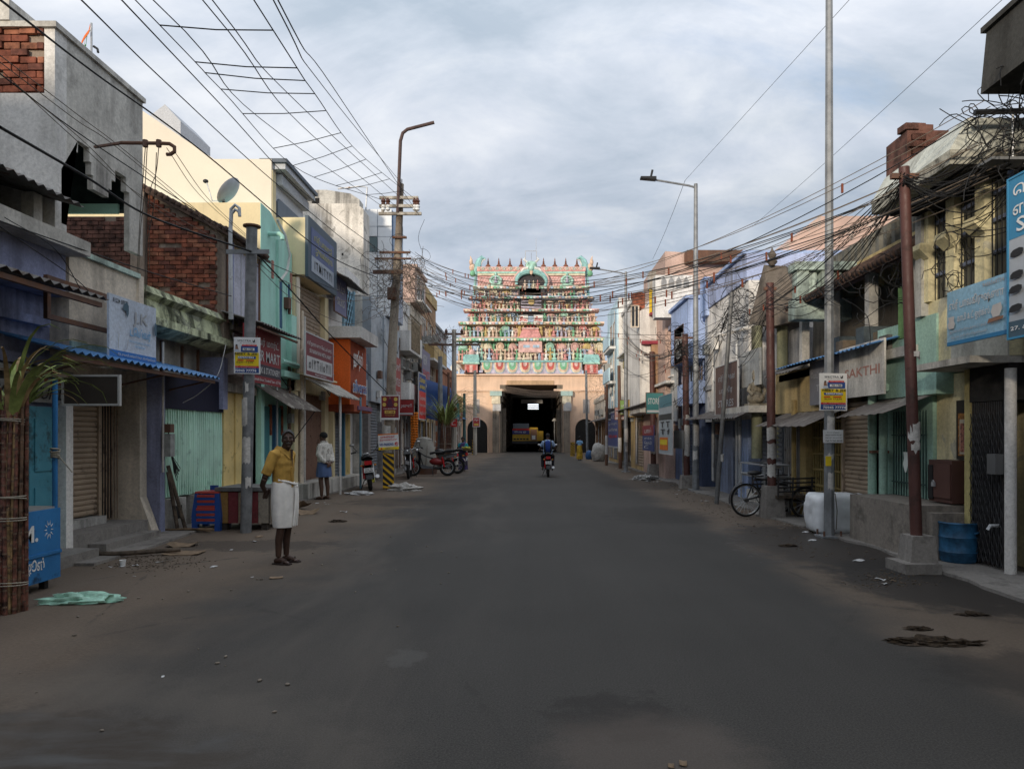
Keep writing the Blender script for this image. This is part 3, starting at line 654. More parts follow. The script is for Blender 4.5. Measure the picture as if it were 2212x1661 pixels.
sp = MB().prism([(BY+.45, 6.85), (19.0, 6.85), (19.12, 6.95), (19.12, 7.35), (19.0, 7.45), (BY+.45, 7.45), (BY+.35, 7.35), (BY+.35, 6.95)], 'X', BX-.019, BX+.03); sp.build('name_panel', cc('slate_panel', (.12, .15, .19)), t)
bx('ledge', gpl, t, BX-.019, BX+.09, BY+.3, 19.4, 6.3, 6.42)
t = thing('stair_head', 'plain grey stair head block rising behind the cream building', 'building', (-9.2, 19.6, 8))
dd = 19.5; MB().prism([(xat(318, dd), 7), (xat(390, dd), 7), (xat(390, dd), zat(262, dd)), (xat(356, dd), zat(226, dd)), (xat(322, dd), zat(252, dd))], 'Y', dd, dd+1.8).build('wall', gpl, t)
# dish
t = thing('satellite_dish', 'white satellite dish on the butter coloured roof edge', 'satellite dish', (-6.85, 15.6, 6.65), local=True, rz=0)
Mx = Matrix.Rotation(R(-52), 3, 'Y') @ Matrix.Rotation(R(0), 3, 'X')
prof = [(.001, -.085), (.12, -.08), (.24, -.05), (.33, 0), (.335, .008), (.33, .01), (.24, -.04), (.12, -.07), (.001, -.075)]
MB().lathe(prof, (.12, 0, .36), 20, M=Mx).build('reflector', cc('dish_grey', (.45, .46, .50)), t)
MB().tube([(0, 0, 0), (.02, 0, .22), (.1, 0, .3)], .03, 6).build('mount', blackm, t); MB().tube([(.05, -.02, .14), (-.22, -.05, .12), (-.34, -.06, .52)], .014, 5).build('arm', steel, t)
MB().ell((-.36, -.06, .55), (.06, .05, .045)).build('receiver', blackm, t)

# ---- butter building with boxed billboard
t = thing('butter_building', 'butter yellow building with boxed billboard, brown shutters and lattice gate', 'building', (-8, 18.7, 0))
d0, d1 = 17.3, 20.4
bx('body', butter, t, -11, -6.1, d0, d1, 0, 6.2)
bw_ = butter
bx('box_side', butter, t, -6.35, -5.58, d0, d1-.6, 5.55, 6.95)
f = bx('billboard_frame', cc('slate_frame', (.07, .10, .13)), t, -5.579, -5.5, d0-.02, d1-.6, 5.5, 7.0)
sign('x', None, None, (-5.49, d0+.2, 5.68), LEFT_U, 1.95, 1.1, cc('billboard_blue', (.10, .13, .26)), [('r', 0, 0, 1, .36, cc('billboard_pale', (.36, .40, .46))), ('t', 'ஸ்ரீ பாலாஜி', .1, .68, .9, .9, cc('olive_gold_print', (.42, .40, .16))), ('t', 'ஜுவல்லர்ஸ்', .16, .42, .92, .64, MATS['olive_gold_print']), ('t', 'I T M I T Y Y I', .12, .08, .9, .28, INK)], par=t, board_name='billboard')
bx('pier', butter, t, -6.1, -5.85, d0+.02, d0+.3, .3, 5.5); bx('pier', butter, t, -6.1, -5.85, d1-.55, d1-.2, .3, 5.5); bx('band', butter, t, -6.1, -5.8, d0+.02, d1-.2, 2.7, 3.1)
MB().tube([(-5.8, d0+.1, 3.1), (-5.8, d0+.1, 5.5)], .06, 8).build('pipe', cream_new, t)
roller(t, -5.98, 1, d0+.32, d1-.56, 3.9, 5.48, brown_sh, .1)
gr = MB()
for i in range(12): gr.tube([(-5.62, d0+.3+i*.17, 3.12), (-5.62, d0+.3+i*.17, 3.85)], .012, 4)
for z in (3.3, 3.84): gr.tube([(-5.62, d0+.2, z), (-5.62, d1-.4, z)], .018, 4)
gr.build('balcony_railing', rusty, t); bx('balcony_slab', butter, t, -6.1, -5.6, d0+.02, d1-.2, 3.101, 3.14)
bars(t, -5.95, d0+.32, d1-.56, .42, 2.68, rust('brown_gate_paint', (.24, .14, .10), (.12, .06, .04), .3), 40, .018, 'lattice_gate', back=rust('brown_backing', (.10, .06, .045), (.06, .03, .02), .3))
bx('plinth', grey_cem, t, -6.1, -5.5, d0, d1, 0, .4)
sign('metal_mart_board', 'maroon board lettered SRI NARAYANA METAL MART with white utensil strip', 'sign', (-5.3, 16.45, 3.03), LEFT_U, 2.25, .98, cc('maroon_board', (.17, .032, .045)),
     [('r', .04, .1, .97, .46, cc('greyish_white_print', (.50, .50, .50))), ('t', 'ஸ்ரீ நாராயணா ெமட்டல் மார்ட்', .05, .70, .96, .84, DIMW), ('t', 'SRI NARAYANA METAL MART', .12, .55, .92, .65, DIMW), ('t', 'o I Y T i l o Y I l', .1, .16, .9, .4, INK), ('t', 'SWAMI SANNATHI STREET TIRUNELVELI', .3, .02, .72, .07, DIMW)], frame=(DIMW, .03))
aw = thing('white_scalloped_awning', 'grubby white striped awning with ragged edge beside the orange shop', 'awning', (-5.4, 19.3, 2.9))
corrugated(aw, 'canvas', wall('grubby_canvas', (.42, .40, .36), .8), (-4.98, 18.0, 2.62), (-4.98, 20.4, 2.62), (-5.6, 17.6, 3.0), (-5.6, 20.4, 3.0), 14, .03); bx('rail', white_pl, aw, -5.6, -5.56, 17.4, 20.4, 2.98, 3.02)
# ---- orange shop
t = thing('orange_shop', 'orange and brick red shop box with big white raised lettering', 'building', (-6, 21.5, 0))
om = wall('orange_paint', (.62, .12, .025), .12, var=.06, blot=.1); rm = wall('brick_red_paint', (.30, .075, .04), .15, var=.06, blot=.1)
bx('body', white_pl, t, -11, -6.0, 20.42, 23.5, 0, 4.35)
bx('box_side', om, t, -5.999, -5.32, 20.5, 20.6, 2.5, 4.4); bx('box_front', rm, t, -5.999, -5.36, 20.601, 22.7, 2.5, 4.4); bx('box_base', rm, t, -5.99, -5.2, 20.52, 22.75, 2.3, 2.499)
bx('canopy', white_pl, t, -7.5, -4.95, 20.3, 22.6, 4.42, 4.75)
text_on(t, 'ஹாேநஸ்', (-5.36, 20.75, 3.55), LEFT_U, UP, 1.15, .62, WHITE, .09, .03, 'raised_lettering'); text_on(t, 'silverss', (-5.36, 20.72, 2.86), LEFT_U, UP, 1.7, .42, WHITE, .08, .03, 'raised_lettering'); text_on(t, 'silverss', (-5.36, 20.76, 2.9), LEFT_U, UP, 1.62, .34, BLUE, .09, .0, 'raised_lettering')
bx('strip_sign', cc('purple_strip', (.16, .08, .16)), t, -5.19, -5.16, 20.9, 22.7, 2.36, 2.48)
roller(t, -5.95, 1, 20.75, 21.7, .4, 2.28, grey_sh, .09); bx('post', butter, t, -5.99, -5.8, 20.5, 20.7, 0, 2.29); bx('post', cc('blue_post', (.06, .20, .32)), t, -5.99, -5.8, 21.72, 21.84, 0, 2.29)
bars(t, -5.93, 21.9, 22.9, .35, 2.28, ym, 14, .03, 'folding_gate', back=mat('dim_yellow_back', (.22, .17, .06))); bx('plinth', grey_cem, t, -5.999, -5.5, 20.5, 23.4, 0, .34)
for yy, c in ((19.05, white_pl), (21.3, cc('pale_blue_post', (.15, .30, .38)))): 
    tag(MB().tube([(-5.2, yy, 0), (-5.2, yy, 2.75)], .035, 8).build('awning_post', c), 'thin %s post propping the awning by the shutters' % ('white' if yy < 20 else 'pale blue'), 'post')
# ---- white house over it with blue hexagon grille window
t = thing('white_upper_house', 'white house storey with blue grille window above the orange shop', 'building', (-7, 23, 4.8))
bx('wall', wall('warm_white_paint', (.62, .59, .56), .3, blot=.15), t, -11, XL-.1, 20.45, 24.0, 4.76, 6.45); bx('parapet', white_pl, t, -11, XL, 22.2, 24.02, 6.451, 6.9)
w_ = bx('window', dark_in, t, XL-.12, XL-.09, 22.3, 23.5, 4.85, 6.3); 
for yy in (22.2, 23.5): bx('frame', cc('pale_blue_frame', (.28, .48, .60)), w_, XL-.13, XL-.03, yy, yy+.1, 4.8, 6.4)
hx = MB()
for i in range(4):
    for j in range(7):
        c0 = Vector((XL-.08, 22.45+.29*i+(.145 if j % 2 else 0), 4.95+.21*j)); hx.torus(c0, .12, .016, 6, 4, Matrix.Rotation(R(90), 3, 'Y'))
tag(hx.build('hexagon_grille', MATS['pale_blue_frame'], w_), kind='stuff')
sign('small_billboard', 'violet blue billboard leaning out above the white house', 'sign', (-5.7, 20.3, 5.2), LEFT_U, 1.3, 1.15, cc('violet_board', (.17, .17, .30)), [('t', 'பட்டு', .15, .55, .85, .8, DIMW), ('t', 'SILKS', .2, .2, .8, .4, DIMW)], frame=(rusty, .03))
aw = thing('upper_tin_canopy', 'dark sagging tin canopy above the white house', 'awning', (-5.8, 20.8, 6.4)); corrugated(aw, 'sheet', tin, (-5.2, 19.9, 6.05), (-5.2, 22.4, 6.05), (-6.1, 19.9, 6.45), (-6.1, 22.4, 6.45), 16, .02)
# ---- weathered concrete tower block
t = thing('weathered_block', 'tall rain streaked whitewashed block with bare concrete crown', 'building', (-8, 26.5, 0))
wk = wall('streaked_whitewash', (.64, .60, .54), .75, (.22, .20, .17), peel=(.45, .42, .37), blot=.4, sscale=.8)
CY2 = 24.6; q = lambda x, y: (xat(x, CY2), zat(y, CY2))
MB().prism([(-14, 0), (XL, 0), q(785, 452), q(770, 440), q(655, 440), (-14, q(655, 440)[1])], 'Y', CY2, CY2+.9).build('wall', wk, t)
MB().prism([q(640, 439), q(772, 439), q(772, 425), q(752, 412), q(700, 404), q(655, 404), q(640, 404)], 'Y', CY2+.3, CY2+.85).build('parapet', grey_cem, t)
bx('niche', dark_in, t, *[q(668, 0)[0], q(684, 0)[0]], CY2+.28, CY2+.299, q(0, 436)[1], q(0, 422)[1]); bx('drain_hole', dark_in, t, q(738, 0)[0], q(742, 0)[0], CY2-.006, CY2+.05, q(0, 552)[1], q(0, 547)[1])
MB().tube([P(790, 455, 26), P(793, 405, 26), P(775, 403, 26), P(730, 408, 26)], .03, 5).build('roof_pipe', steel, t)
# ---- mirrored glass stair tower
t = thing('glass_tower', 'slim tower clad in white and blue reflective panels behind the pole', 'building', (-5.7, 26.5, 0))
gw_ = mat('white_panel', (.78, .80, .82), .22, var=.03, bump=0); gb = mat('blue_cladding', (.16, .24, .36), .3, var=.1, bump=0); GT = 26.2
x0, x1, x2 = xat(782, GT), xat(816, GT), xat(847, GT)
bx('core', gb, t, x0, x2, GT+.02, 28.3, 6.0, zat(452, GT)-.02)
ys = [452, 490, 512, 545, 590, 640, 665, 684]
for i in range(7):
    za, zb = zat(ys[i+1], GT), zat(ys[i], GT)
    for j, (a, b) in enumerate(((x0, x1), (x1, x2))):
        m_ = glass_mat('tower_window', (.10, .14, .15), .1) if (i in (2,) and j == 0) else gw_
        bx('panel', m_, t, a+.012, b-.012, GT-.03-(.02*((i+j) % 2)), GT+.019, za+.012, zb-.012)
for k in range(4): bx('side_panel', gb, t, x2+.001, x2+.025, GT+.1+k*.5, GT+.57+k*.5, 6.02, zat(455, GT))
# ---- grey hoarding shops
t = thing('grey_hoarding_shop', 'shop front hidden by tall blue grey sheet hoarding with faint lettering', 'building', (-6.5, 26, 0))
bx('body', grey_cem, t, -11, -5.7, 23.52, 29.5, 0, 6.3); hm = rust('blue_grey_sheet', (.25, .28, .31), (.18, .18, .18), .2, .5)
for i, (a, b) in enumerate(((23.6, 24.3), (24.32, 25.6), (25.62, 27.2), (27.22, 29.0))): bx('hoarding_panel', hm, t, -5.699, -5.4-(.04 if i % 2 else 0), a, b, 2.75, 6.25-(.15*i))
text_on(t, 'ெசல்வி', (-5.4, 24.6, 4.9), LEFT_U, UP, .9, .7, cc('dim_ink', (.10, .12, .14)), .06, name='lettering'); text_on(t, 'சில்க்ஸ்', (-5.4, 25.8, 3.6), LEFT_U, UP, 1.2, .5, MATS['dim_ink'], .06)
roller(t, -5.64, 1, 24.0, 25.6, .35, 2.7, grey_sh, .1); roller(t, -5.64, 1, 26.2, 27.6, .35, 2.7, brown_sh, .1)
for yy in (23.6, 25.75, 27.8): bx('pier', mat('grey_granite', (.20, .19, .19), .6), t, -5.699, -5.5, yy, yy+.35, 0, 2.74)
sign('red_price_board', 'narrow red board with white lettering behind the leaning pole', 'sign', (-5.2, 26.3, 2.6), LEFT_U, 1.5, 2.0, cc('dull_red_board', (.32, .05, .045)), [('t', 'ஜவுளி', .1, .7, .9, .9, DIMW), ('t', 'TEXTILES', .1, .45, .9, .6, DIMW), ('t', 'READYMADES', .1, .2, .9, .35, DIMW)])
sign('blue_product_board', 'blue grey product board with small figures beyond the orange shop', 'sign', (-5.5, 22.75, 2.6), LEFT_U, .85, 1.7, cc('slate_blue_board', (.14, .17, .22)), [('r', .1, .1, .9, .5, GREY), ('t', 'சாரீஸ்', .15, .65, .85, .85, DIMW)])
# ================================================================== FAR LEFT ROW (29 m to the temple)
def shop(name, label, side, X, d0, d1, h, body, *, low=None, lowh=2.7, wins=(), shut=None, par_=None, parm=None, back=5.0, sill=None, fm=None, balc=None, canopy=None, plinth=.2):
    """street house: body, shop floor with shutters between piers, window openings, parapet, balcony"""
    fm = fm or white_pl
    t = thing(name, label, 'building', (X-side*back/2, (d0+d1)/2, 0)); B = X-side*back
    bx('wall', body, t, B, X-side*.001, d0, d1, lowh, h)
    bx('shop_wall', low or body, t, B, X-side*.25, d0, d1, 0, lowh-.001)
    n = max(1, round((d1-d0)/2.0)); w = (d1-d0)/n
    for i in range(n):
        a = d0+i*w
        bx('pier', low or body, t, X-side*.249, X-side*.02, a+.001, a+.22, 0, lowh-.002)
        sm = (shut or (grey_sh, brown_sh))[i % 2 if shut is None else i % len(shut)]
        roller(t, X-side*.18, side, a+.23, a+w-.01, plinth+.02, lowh-.35, sm, .12)
        bx('lintel', low or body, t, X-side*.249, X-side*.05, a+.23, a+w-.001, lowh-.34, lowh-.003)
    bx('plinth', PAVE, t, X-side*.249, X+side*.12, d0+.24, d1, 0, plinth)
    for (a, b, z0, z1) in wins: window(t, X, side, d0+a, d0+b, z0, z1, fm, mull=1, bars_n=0, sill=sill or body, fw=.06, proud=.03)
    if par_: bx('parapet', parm or body, t, B, X+side*.08, d0-.03, d1+.03, h+.001, h+par_)
    if balc:
        for z in balc:
            bx('balcony_slab', white_pl, t, X, X+side*.7, d0+.2, d1-.2, z, z+.12); b_ = MB()
            b_.box(X+side*.62, X+side*.7, d0+.2, d1-.2, z+.121, z+.85); b_.box(X, X+side*.62, d0+.2, d0+.28, z+.121, z+.85); b_.build('balcony_wall', parm or body, t)
    if canopy: 
        cm, z = canopy; corrugated(t, 'awning', cm, (X+side*.85, d0, z), (X+side*.85, d1, z), (X, d0, z+.3), (X, d1, z+.3), max(6, int((d1-d0)*5)), .02)
    return t
ochre = wall('ochre_paint', (.46, .33, .16), .5); pinkp = wall('pink_paint', (.44, .315, .265), .25, blot=.12); pbl = wall('pale_blue_paint', (.42, .56, .63), .25, blot=.15)
terra = wall('terracotta_paint', (.30, .13, .075), .3); brn = wall('brown_paint', (.32, .20, .12), .3); wht = wall('whitewash', (.66, .64, .61), .6, (.15, .14, .13), blot=.3)
periw = wall('periwinkle_paint', (.36, .46, .70), .35, blot=.18); dkbl = wall('deep_blue_paint', (.10, .13, .22), .5); greyw = wall('grey_paint', (.33, .33, .34), .6)
shop('balcony_house', 'grey white house with boxed balconies and dark openings past the leaning pole', 1, -5.9, 29.6, 33.4, 7.2, wht, low=greyw, wins=((.5, 1.4, 3.6, 5.0), (2.2, 3.2, 3.6, 5.0), (.6, 1.6, 5.6, 6.8)), balc=(3.0, 5.2), par_=.5)
bt = thing('bamboo_screen', 'bundle of dry bamboo blinds on the grey white balcony', 'blind', (-5.2, 31.5, 5.4))
BMB = unit_mesh('cane', MB().tube([(0, 0, -.5), (0, 0, .5)], .5, 5), mat('dry_bamboo', (.26, .20, .13), .9, var=.3))
for i in range(16): child_mesh('cane', BMB, bt, (-5.17, 30.2+i*.14, 5.95), (.05, .05, 1.3), (0, 0, 0))
shop('violet_sign_house', 'cream house with violet sign boards stacked up its front', 1, -5.9, 33.5, 37.0, 7.4, cream, low=greyw, wins=((.4, 1.2, 5.2, 6.6),), par_=.5, canopy=(tin, 2.6))
sign('violet_board', 'tall violet sign board on the cream house', 'sign', (-5.3, 33.9, 3.4), LEFT_U, 2.6, 2.4, cc('dull_violet', (.20, .19, .28)), [('t', 'NEW', .1, .7, .6, .9, DIMW), ('t', 'FANCY', .1, .4, .9, .6, RED), ('t', 'STORES', .1, .12, .9, .3, DIMW)])
sign('striped_price_board', 'small board with blue head and red body beside the far shops', 'sign', (-5.0, 31.0, 2.35), LEFT_U, 2.0, 2.0, RED, [('r', 0, .62, 1, 1, NAVY), ('t', 'பூமாலை', .1, .82, .9, .94, YEL), ('t', 'அலங்காரம்', .1, .66, .9, .78, YEL), ('t', 'ேபான் 94421', .1, .42, .9, .52, DIMW), ('t', 'திருமண மாலை', .1, .25, .9, .35, DIMW), ('t', 'ஆர்டர்', .1, .08, .9, .18, DIMW)], frame=(DIMW, .05))
shop('brown_house', 'brown house with rounded bay near the temple', 1, -5.9, 37.1, 43, 9.2, brn, low=ochre, wins=((.5, 1.6, 6.4, 7.9), (2.6, 3.8, 6.4, 7.9), (.6, 1.6, 3.6, 5.0), (3, 4.2, 3.6, 5.0)), balc=(5.6,), par_=.6, parm=ochre)
shop('terracotta_house', 'low terracotta house with green garden tubs on its roof', 1, -5.7, 43.2, 52, 5.6, terra, low=terra, wins=((1, 2.2, 3.3, 4.7), (4, 5.2, 3.3, 4.7)), par_=.5, canopy=(tin_blue, 2.8))
shop('last_left_house', 'ochre house standing against the temple wall', 1, -6.3, 52.2, 63.5, 4.6, ochre, low=brn, wins=((2, 3.4, 3.0, 4.2), (6, 7.4, 3.0, 4.2)), par_=.4)
tp = thing('blue_tarpaulin', 'bright blue tarpaulin hung from poles beside the sugarcane stall', 'tarpaulin', (-4.8, 36, 2.2))
MB().sheet([[(-5.2+.9*u+.08*math.sin(9*v), 34.2+2.8*u+.1*math.sin(6*u), 4.35-1.9*v-.25*u) for u in [i/6 for i in range(7)]] for v in [i/6 for i in range(7)]], .01).build('sheet', cc('tarp_blue', (.02, .07, .24), .5), tp)
for yy, xx_ in ((34.2, -5.2), (37.0, -4.3)): MB().tube([(xx_, yy, 0), (xx_, yy, 4.4)], .03, 5).build('pole', rusty, tp)
gl = thing('marigold_garland', 'thick hanging string of orange marigolds at the flower stall', 'garland', (-5.1, 30.4, 1.2)); gm_ = MB()
for i in range(15):
    for j in range(6): a = j*1.05+i; gm_.ell((-5.1+.11*math.cos(a), 30.4+.11*math.sin(a), 1.0+.11*i), (.075, .075, .06), 6, 4)
tag(gm_.build('flowers', mat('marigold', (.70, .20, .02), .9, var=.4, scale=20), gl), kind='stuff'); MB().tube([(-5.1, 30.4, .9), (-5.1, 30.4, 2.9)], .012, 4).build('string', white_pl, gl)

# ================================================================== RIGHT ROW
XR = 5.4
cream_y = wall('cream_yellow_paint', (.60, .54, .34), .45, (.06, .055, .04), peel=(.52, .50, .40), blot=.22)
mint_r = wall('sea_green_paint', (.30, .46, .39), .35, blot=.2)
# ---- dark building at the right edge
t = thing('dark_corner_building', 'soot black concrete building with projecting box at the street corner', 'building', (9, 6.4, 0))
soot = wall('sooty_concrete', (.05, .049, .045), .9, (.03, .028, .025), blot=.9)
bx('wall', soot, t, 5.75, 12, 4.5, 7.95, 0, 6.8); 
MB().hexa([(4.9, 5.2, 5.32), (7, 5.2, 5.32), (7, 7.7, 5.32), (4.9, 7.7, 5.32)], [(4.94, 5.1, 5.98), (7, 5.1, 5.98), (7, 7.66, 5.98), (4.94, 7.66, 5.98)]).build('water_tank_box', soot, t)
bx('tank_cap', soot, t, 4.9, 7, 5.0, 7.7, 5.981, 6.04); bx('column', soot, t, 5.5, 5.74, 7.5, 7.8, 2.4, 7.6)
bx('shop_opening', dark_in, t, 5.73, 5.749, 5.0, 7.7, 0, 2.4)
MB().tube([(5.4, 7.95, 0), (5.4, 7.95, 2.35)], .062, 10).build('drain_pipe', white_pl, t); MB().tube([(5.5, 8.1, .1), (5.5, 8.1, 2.4)], .05, 8).build('drain_pipe', cream, t)
bx('post_box', cc('grey_box', (.12, .12, .12)), t, 5.26, 5.36, 8.0, 8.15, 1.15, 1.38); MB().tube([(5.42, 8.15, .55), (5.3, 8.15, .55), (5.27, 8.15, .5)], .02, 6).build('tap', steel, t)
sign('electrical_board', 'tall blue and white board with torches and bulbs at the street edge', 'sign', (4.74, 7.0, 2.56), RIGHT_U, .9, 1.56, cc('pale_grey_board', (.42, .45, .49)), [('r', 0, .62, 1, 1, cc('board_blue', (.05, .25, .44))), ('r', 0, 0, 1, .1, cc('board_slate', (.06, .11, .15))), ('t', 'ெசல்வி', .08, .88, .95, .95, WHITE), ('t', 'எெலக்ட்', .08, .76, .98, .85, WHITE), ('t', 'SHOP', .14, .65, .98, .74, WHITE), ('t', '27. கீழ ரத வீதி', .05, .03, .95, .07, WHITE)]
     + [('p', [(x+.2*a, y+.05*b) for a, b in ((0, .1), (.2, 0), (.75, .1), (1, .3), (1, .8), (.7, 1), (.2, .9), (0, .6))], INK) for x, y in ((.05, .5), (.35, .5), (.65, .48), (.06, .36), (.5, .37), (.05, .27), (.5, .26), (.06, .15), (.35, .15), (.65, .16))], frame=(MATS['board_blue'], .02))
# ---- cream yellow building
t = thing('cream_pillar_building', 'cream yellow building with rounded pillars, dark windows and heavy eave', 'building', (8, 8.8, 0))
d0, d1 = 7.96, 9.75
bx('body', cream_y, t, 5.95, 12, d0, d1, 0, 5.2); bx('upper_wall', cream_y, t, XR, 5.949, d0, d1, 2.5, 3.4)
bx('skirt', wall('grey_cream_plaster', (.44, .43, .38), .6), t, XR-.02, XR+.3, 7.97, 9.05, 2.5, 2.92); bx('slab', grey_cem, t, 4.95, 5.9, 7.97, 9.2, 2.42, 2.499)
for a, w_ in ((9.5, .2), (8.92, .18), (8.32, .18)):
    pl = MB().box(XR-.06, 5.9, a, a+w_, 3.401, 4.62).build('pillar', cream_y, t)
    cp = MB(); cp.prism([(XR-.20, 4.1), (XR-.07, 3.98), (XR-.07, 4.18), (XR-.18, 4.18)], 'Y', a-.03, a+w_+.03); cp.build('bracket', cream_y, pl)
win_f = cc('blue_grey_frame', (.16, .19, .28))
for a, b in ((9.12, 9.49), (8.52, 8.91), (7.98, 8.31)):
    w_ = bx('window', glass_mat('dusky_glass', (.05, .055, .055), .3), t, 5.46, 5.48, a, b, 3.402, 4.6)
    for z in (3.72, 4.1, 4.42): bx('frame', win_f, w_, 5.42, 5.459, a, b, z, z+.045)
    bx('frame', win_f, w_, 5.41, 5.459, a, a+.04, 3.402, 4.6)
    for k in range(4): child_mesh('bar', bar_mesh(blackm), w_, (5.405, a+(b-a)*(k+.5)/4, 4.0), (.012, .012, 1.19))
bx('eave_slab', wall('mouldy_eave', (.33, .32, .27), .9, (.03, .028, .022), blot=1.0), t, 4.72, 6.2, d0, d1+.05, 4.66, 4.82)
MB().prism([(4.72, 4.822), (4.92, 5.18), (6.2, 5.18), (6.2, 4.822)], 'Y', d0, d1+.08).build('parapet', wall('grey_green_parapet', (.44, .45, .40), .6, blot=.35), t)
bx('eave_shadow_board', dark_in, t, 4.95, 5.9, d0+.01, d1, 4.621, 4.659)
ch = bx('chimney', brick_dk, t, 4.95, 5.5, 9.3, 9.85, 5.181, 5.62)
for i in range(10):
    for j in range(2): child_mesh('brick', BRICKD, ch, (5.05+.2*(i % 3)+.04*(i//3 % 2), 9.29-.0, 5.24+.095*(i//3)+0*j), (.18, .07, .08))
for q in ((5.1, 5.68), (5.02, 5.68), (5.2, 5.66)): child_mesh('brick', BRICKD, ch, (q[0], 9.4, q[1]), (.2, .2, .09), (0, 0, .1))
bx('lower_wall', cream_y, t, 5.6, 5.949, 8.72, d1, 0, 2.41); bx('door_head', dark_in, t, 5.4, 5.9, d0+.02, 8.7, 2.0, 2.41)
bars(t, 5.42, d0+.12, 8.68, .06, 2.0, rust('black_gate_paint', (.022, .022, .024), (.03, .02, .015), .3), 15, .02, 'folding_gate', side=-1, lattice=True)
bx('gate_post', wall('yellow_post', (.42, .36, .16), .6), t, 5.4, 5.6, 8.69, 8.8, 0, 2.41)
pn = bx('deity_poster', cc('poster_dark', (.03, .025, .02)), t, 5.57, 5.599, 8.95, 9.25, 1.28, 2.05)
bx('poster_print', mat('poster_orange', (.34, .15, .04), .5, var=.5, scale=25), pn, 5.562, 5.569, 9.0, 9.2, 1.33, 1.88); bx('poster_arch', cc('poster_cream', (.45, .40, .30)), pn, 5.557, 5.561, 9.04, 9.16, 1.35, 1.80); bx('poster_figure', mat('poster_figure', (.35, .14, .10), .5, var=.5, scale=30), pn, 5.553, 5.556, 9.06, 9.14, 1.38, 1.75)
cb = bx('meter_cupboard', cc('brown_cupboard', (.085, .038, .03)), t, 5.35, 5.599, 8.98, 9.5, .72, 1.27)
bx('door', cc('brown_cupboard_door', (.10, .045, .035)), cb, 5.33, 5.349, 8.99, 9.36, .78, 1.22); bx('vent', blackm, cb, 5.33, 5.349, 9.38, 9.49, .75, 1.2)
MB().torus((5.31, 9.33, .98), .02, .006, 10, 5, Matrix.Rotation(R(90), 3, 'Y')).build('padlock_shackle', steel, cb); bx('padlock', steel, cb, 5.30, 5.325, 9.30, 9.36, .92, .975)
bx('peeled_patch', wall('bare_cement_patch', (.22, .21, .19), .3), t, 5.585, 5.5985, 8.82, 9.0, .55, .85)
bx('plinth', wall('brown_grey_plinth', (.21, .185, .16), .4, blot=.6), t, 4.85, 5.6, 8.95, 10.75, 0, .70); bx('plinth_front', MATS['brown_grey_plinth'], t, 5.0, 5.599, 8.8, 8.949, 0, .62)
# ---- mint shop
t = thing('sea_green_shop', 'sea green shop front with pale green drain pipe and barred door', 'building', (8, 10.3, 0))
d0, d1 = 9.76, 11.2
bx('body', mint_r, t, 5.95, 11, d0, d1, 0, 3.5); bx('upper_wall', mint_r, t, XR-.03, 5.949, d0-.4, d1-.25, 2.15, 3.22)
bx('brown_recess', rust('brown_board_wall', (.11, .05, .035), (.06, .03, .02), .4), t, 5.6, 5.949, 9.3, d1-.6, 3.221, 4.1); bx('pale_post', wall('grey_post', (.36, .36, .34), .5), t, 5.3, 5.5, 9.6, 9.75, 3.221, 4.6)
bx('door_wall', mint_r, t, 5.55, 5.949, d0, d1-.2, 0, 2.14)
bars(t, 5.5, 9.8, 10.75, .6, 1.95, rust('green_gate_paint', (.02, .05, .045), (.02, .02, .02), .3), 13, .018, 'barred_door', side=-1, rails=(.9, 1.6))
MB().tube([(5.3, 10.98, .0), (5.3, 10.98, 2.2), (5.3, 10.93, 2.3), (5.32, 10.6, 2.32)], .065, 10).build('drain_pipe', wall('pale_green_pipe', (.30, .44, .36), .25), t)
MB().tube([(5.38, 10.8, .6), (5.38, 10.8, 2.1)], .06, 10).build('drain_pipe', MATS['pale_green_pipe'], t); bx('bracket', rusty, t, 5.24, 5.5, 10.85, 11.05, 1.32, 1.36)
aw = thing('green_shop_awning', 'bent grey sheet awning over the sea green shop door', 'awning', (5, 10.2, 2)); corrugated(aw, 'sheet', asb, (4.75, 9.5, 1.9), (4.75, 11.1, 1.86), (5.4, 9.5, 2.14), (5.4, 11.1, 2.14), 7, .008)
rg = thing('rag', 'white and green scrap of plastic hanging on the barred door', 'rag', (5.2, 9.9, 1.2)); MB().sheet([[(5.22+.02*math.sin(5*v+u), 9.8+.14*u*(1-v*.6), 1.36-.28*v) for u in (0, .5, 1)] for v in (0, .3, .6, 1)], .004).build('cloth', cc('rag_white', (.62, .66, .62)), rg)
# ---- old tiled house
t = thing('old_tiled_house', 'old two storey house with sooty clay tile eave and blue striped ledge', 'building', (8, 12.5, 0))
d0, d1 = 11.21, 15.3; yl = wall('yellow_plaster', (.40, .31, .15), .7, (.05, .04, .03), blot=.5)
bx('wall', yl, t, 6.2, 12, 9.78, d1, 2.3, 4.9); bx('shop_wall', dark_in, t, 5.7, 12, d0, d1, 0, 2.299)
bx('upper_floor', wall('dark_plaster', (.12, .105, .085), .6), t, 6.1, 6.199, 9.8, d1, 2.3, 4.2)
bx('parapet', wall('mouldy_parapet', (.15, .145, .125), .9, (.02, .02, .018), blot=1.0), t, 6.3, 6.6, 8.9, d1, 4.901, 5.35)
for k in range(22): bx('parapet_post', MATS['mouldy_parapet'], t, 6.22, 6.299, 9.0+k*.28, 9.12+k*.28, 4.902, 5.3)
RO = MB(); RO.hexa([(5.2, 9.78, 4.12), (6.35, 9.78, 4.8), (6.35, 14.5, 4.8), (5.2, 14.5, 4.12)], [(5.2, 9.78, 4.16), (6.35, 9.78, 4.84), (6.35, 14.5, 4.84), (5.2, 14.5, 4.16)]); rf = RO.build('roof', tile, t)
TILE2 = unit_mesh('roof_tile', MB().tube([(0, 0, 0), (.27, 0, .148)], [.062, .055], 6), tile)
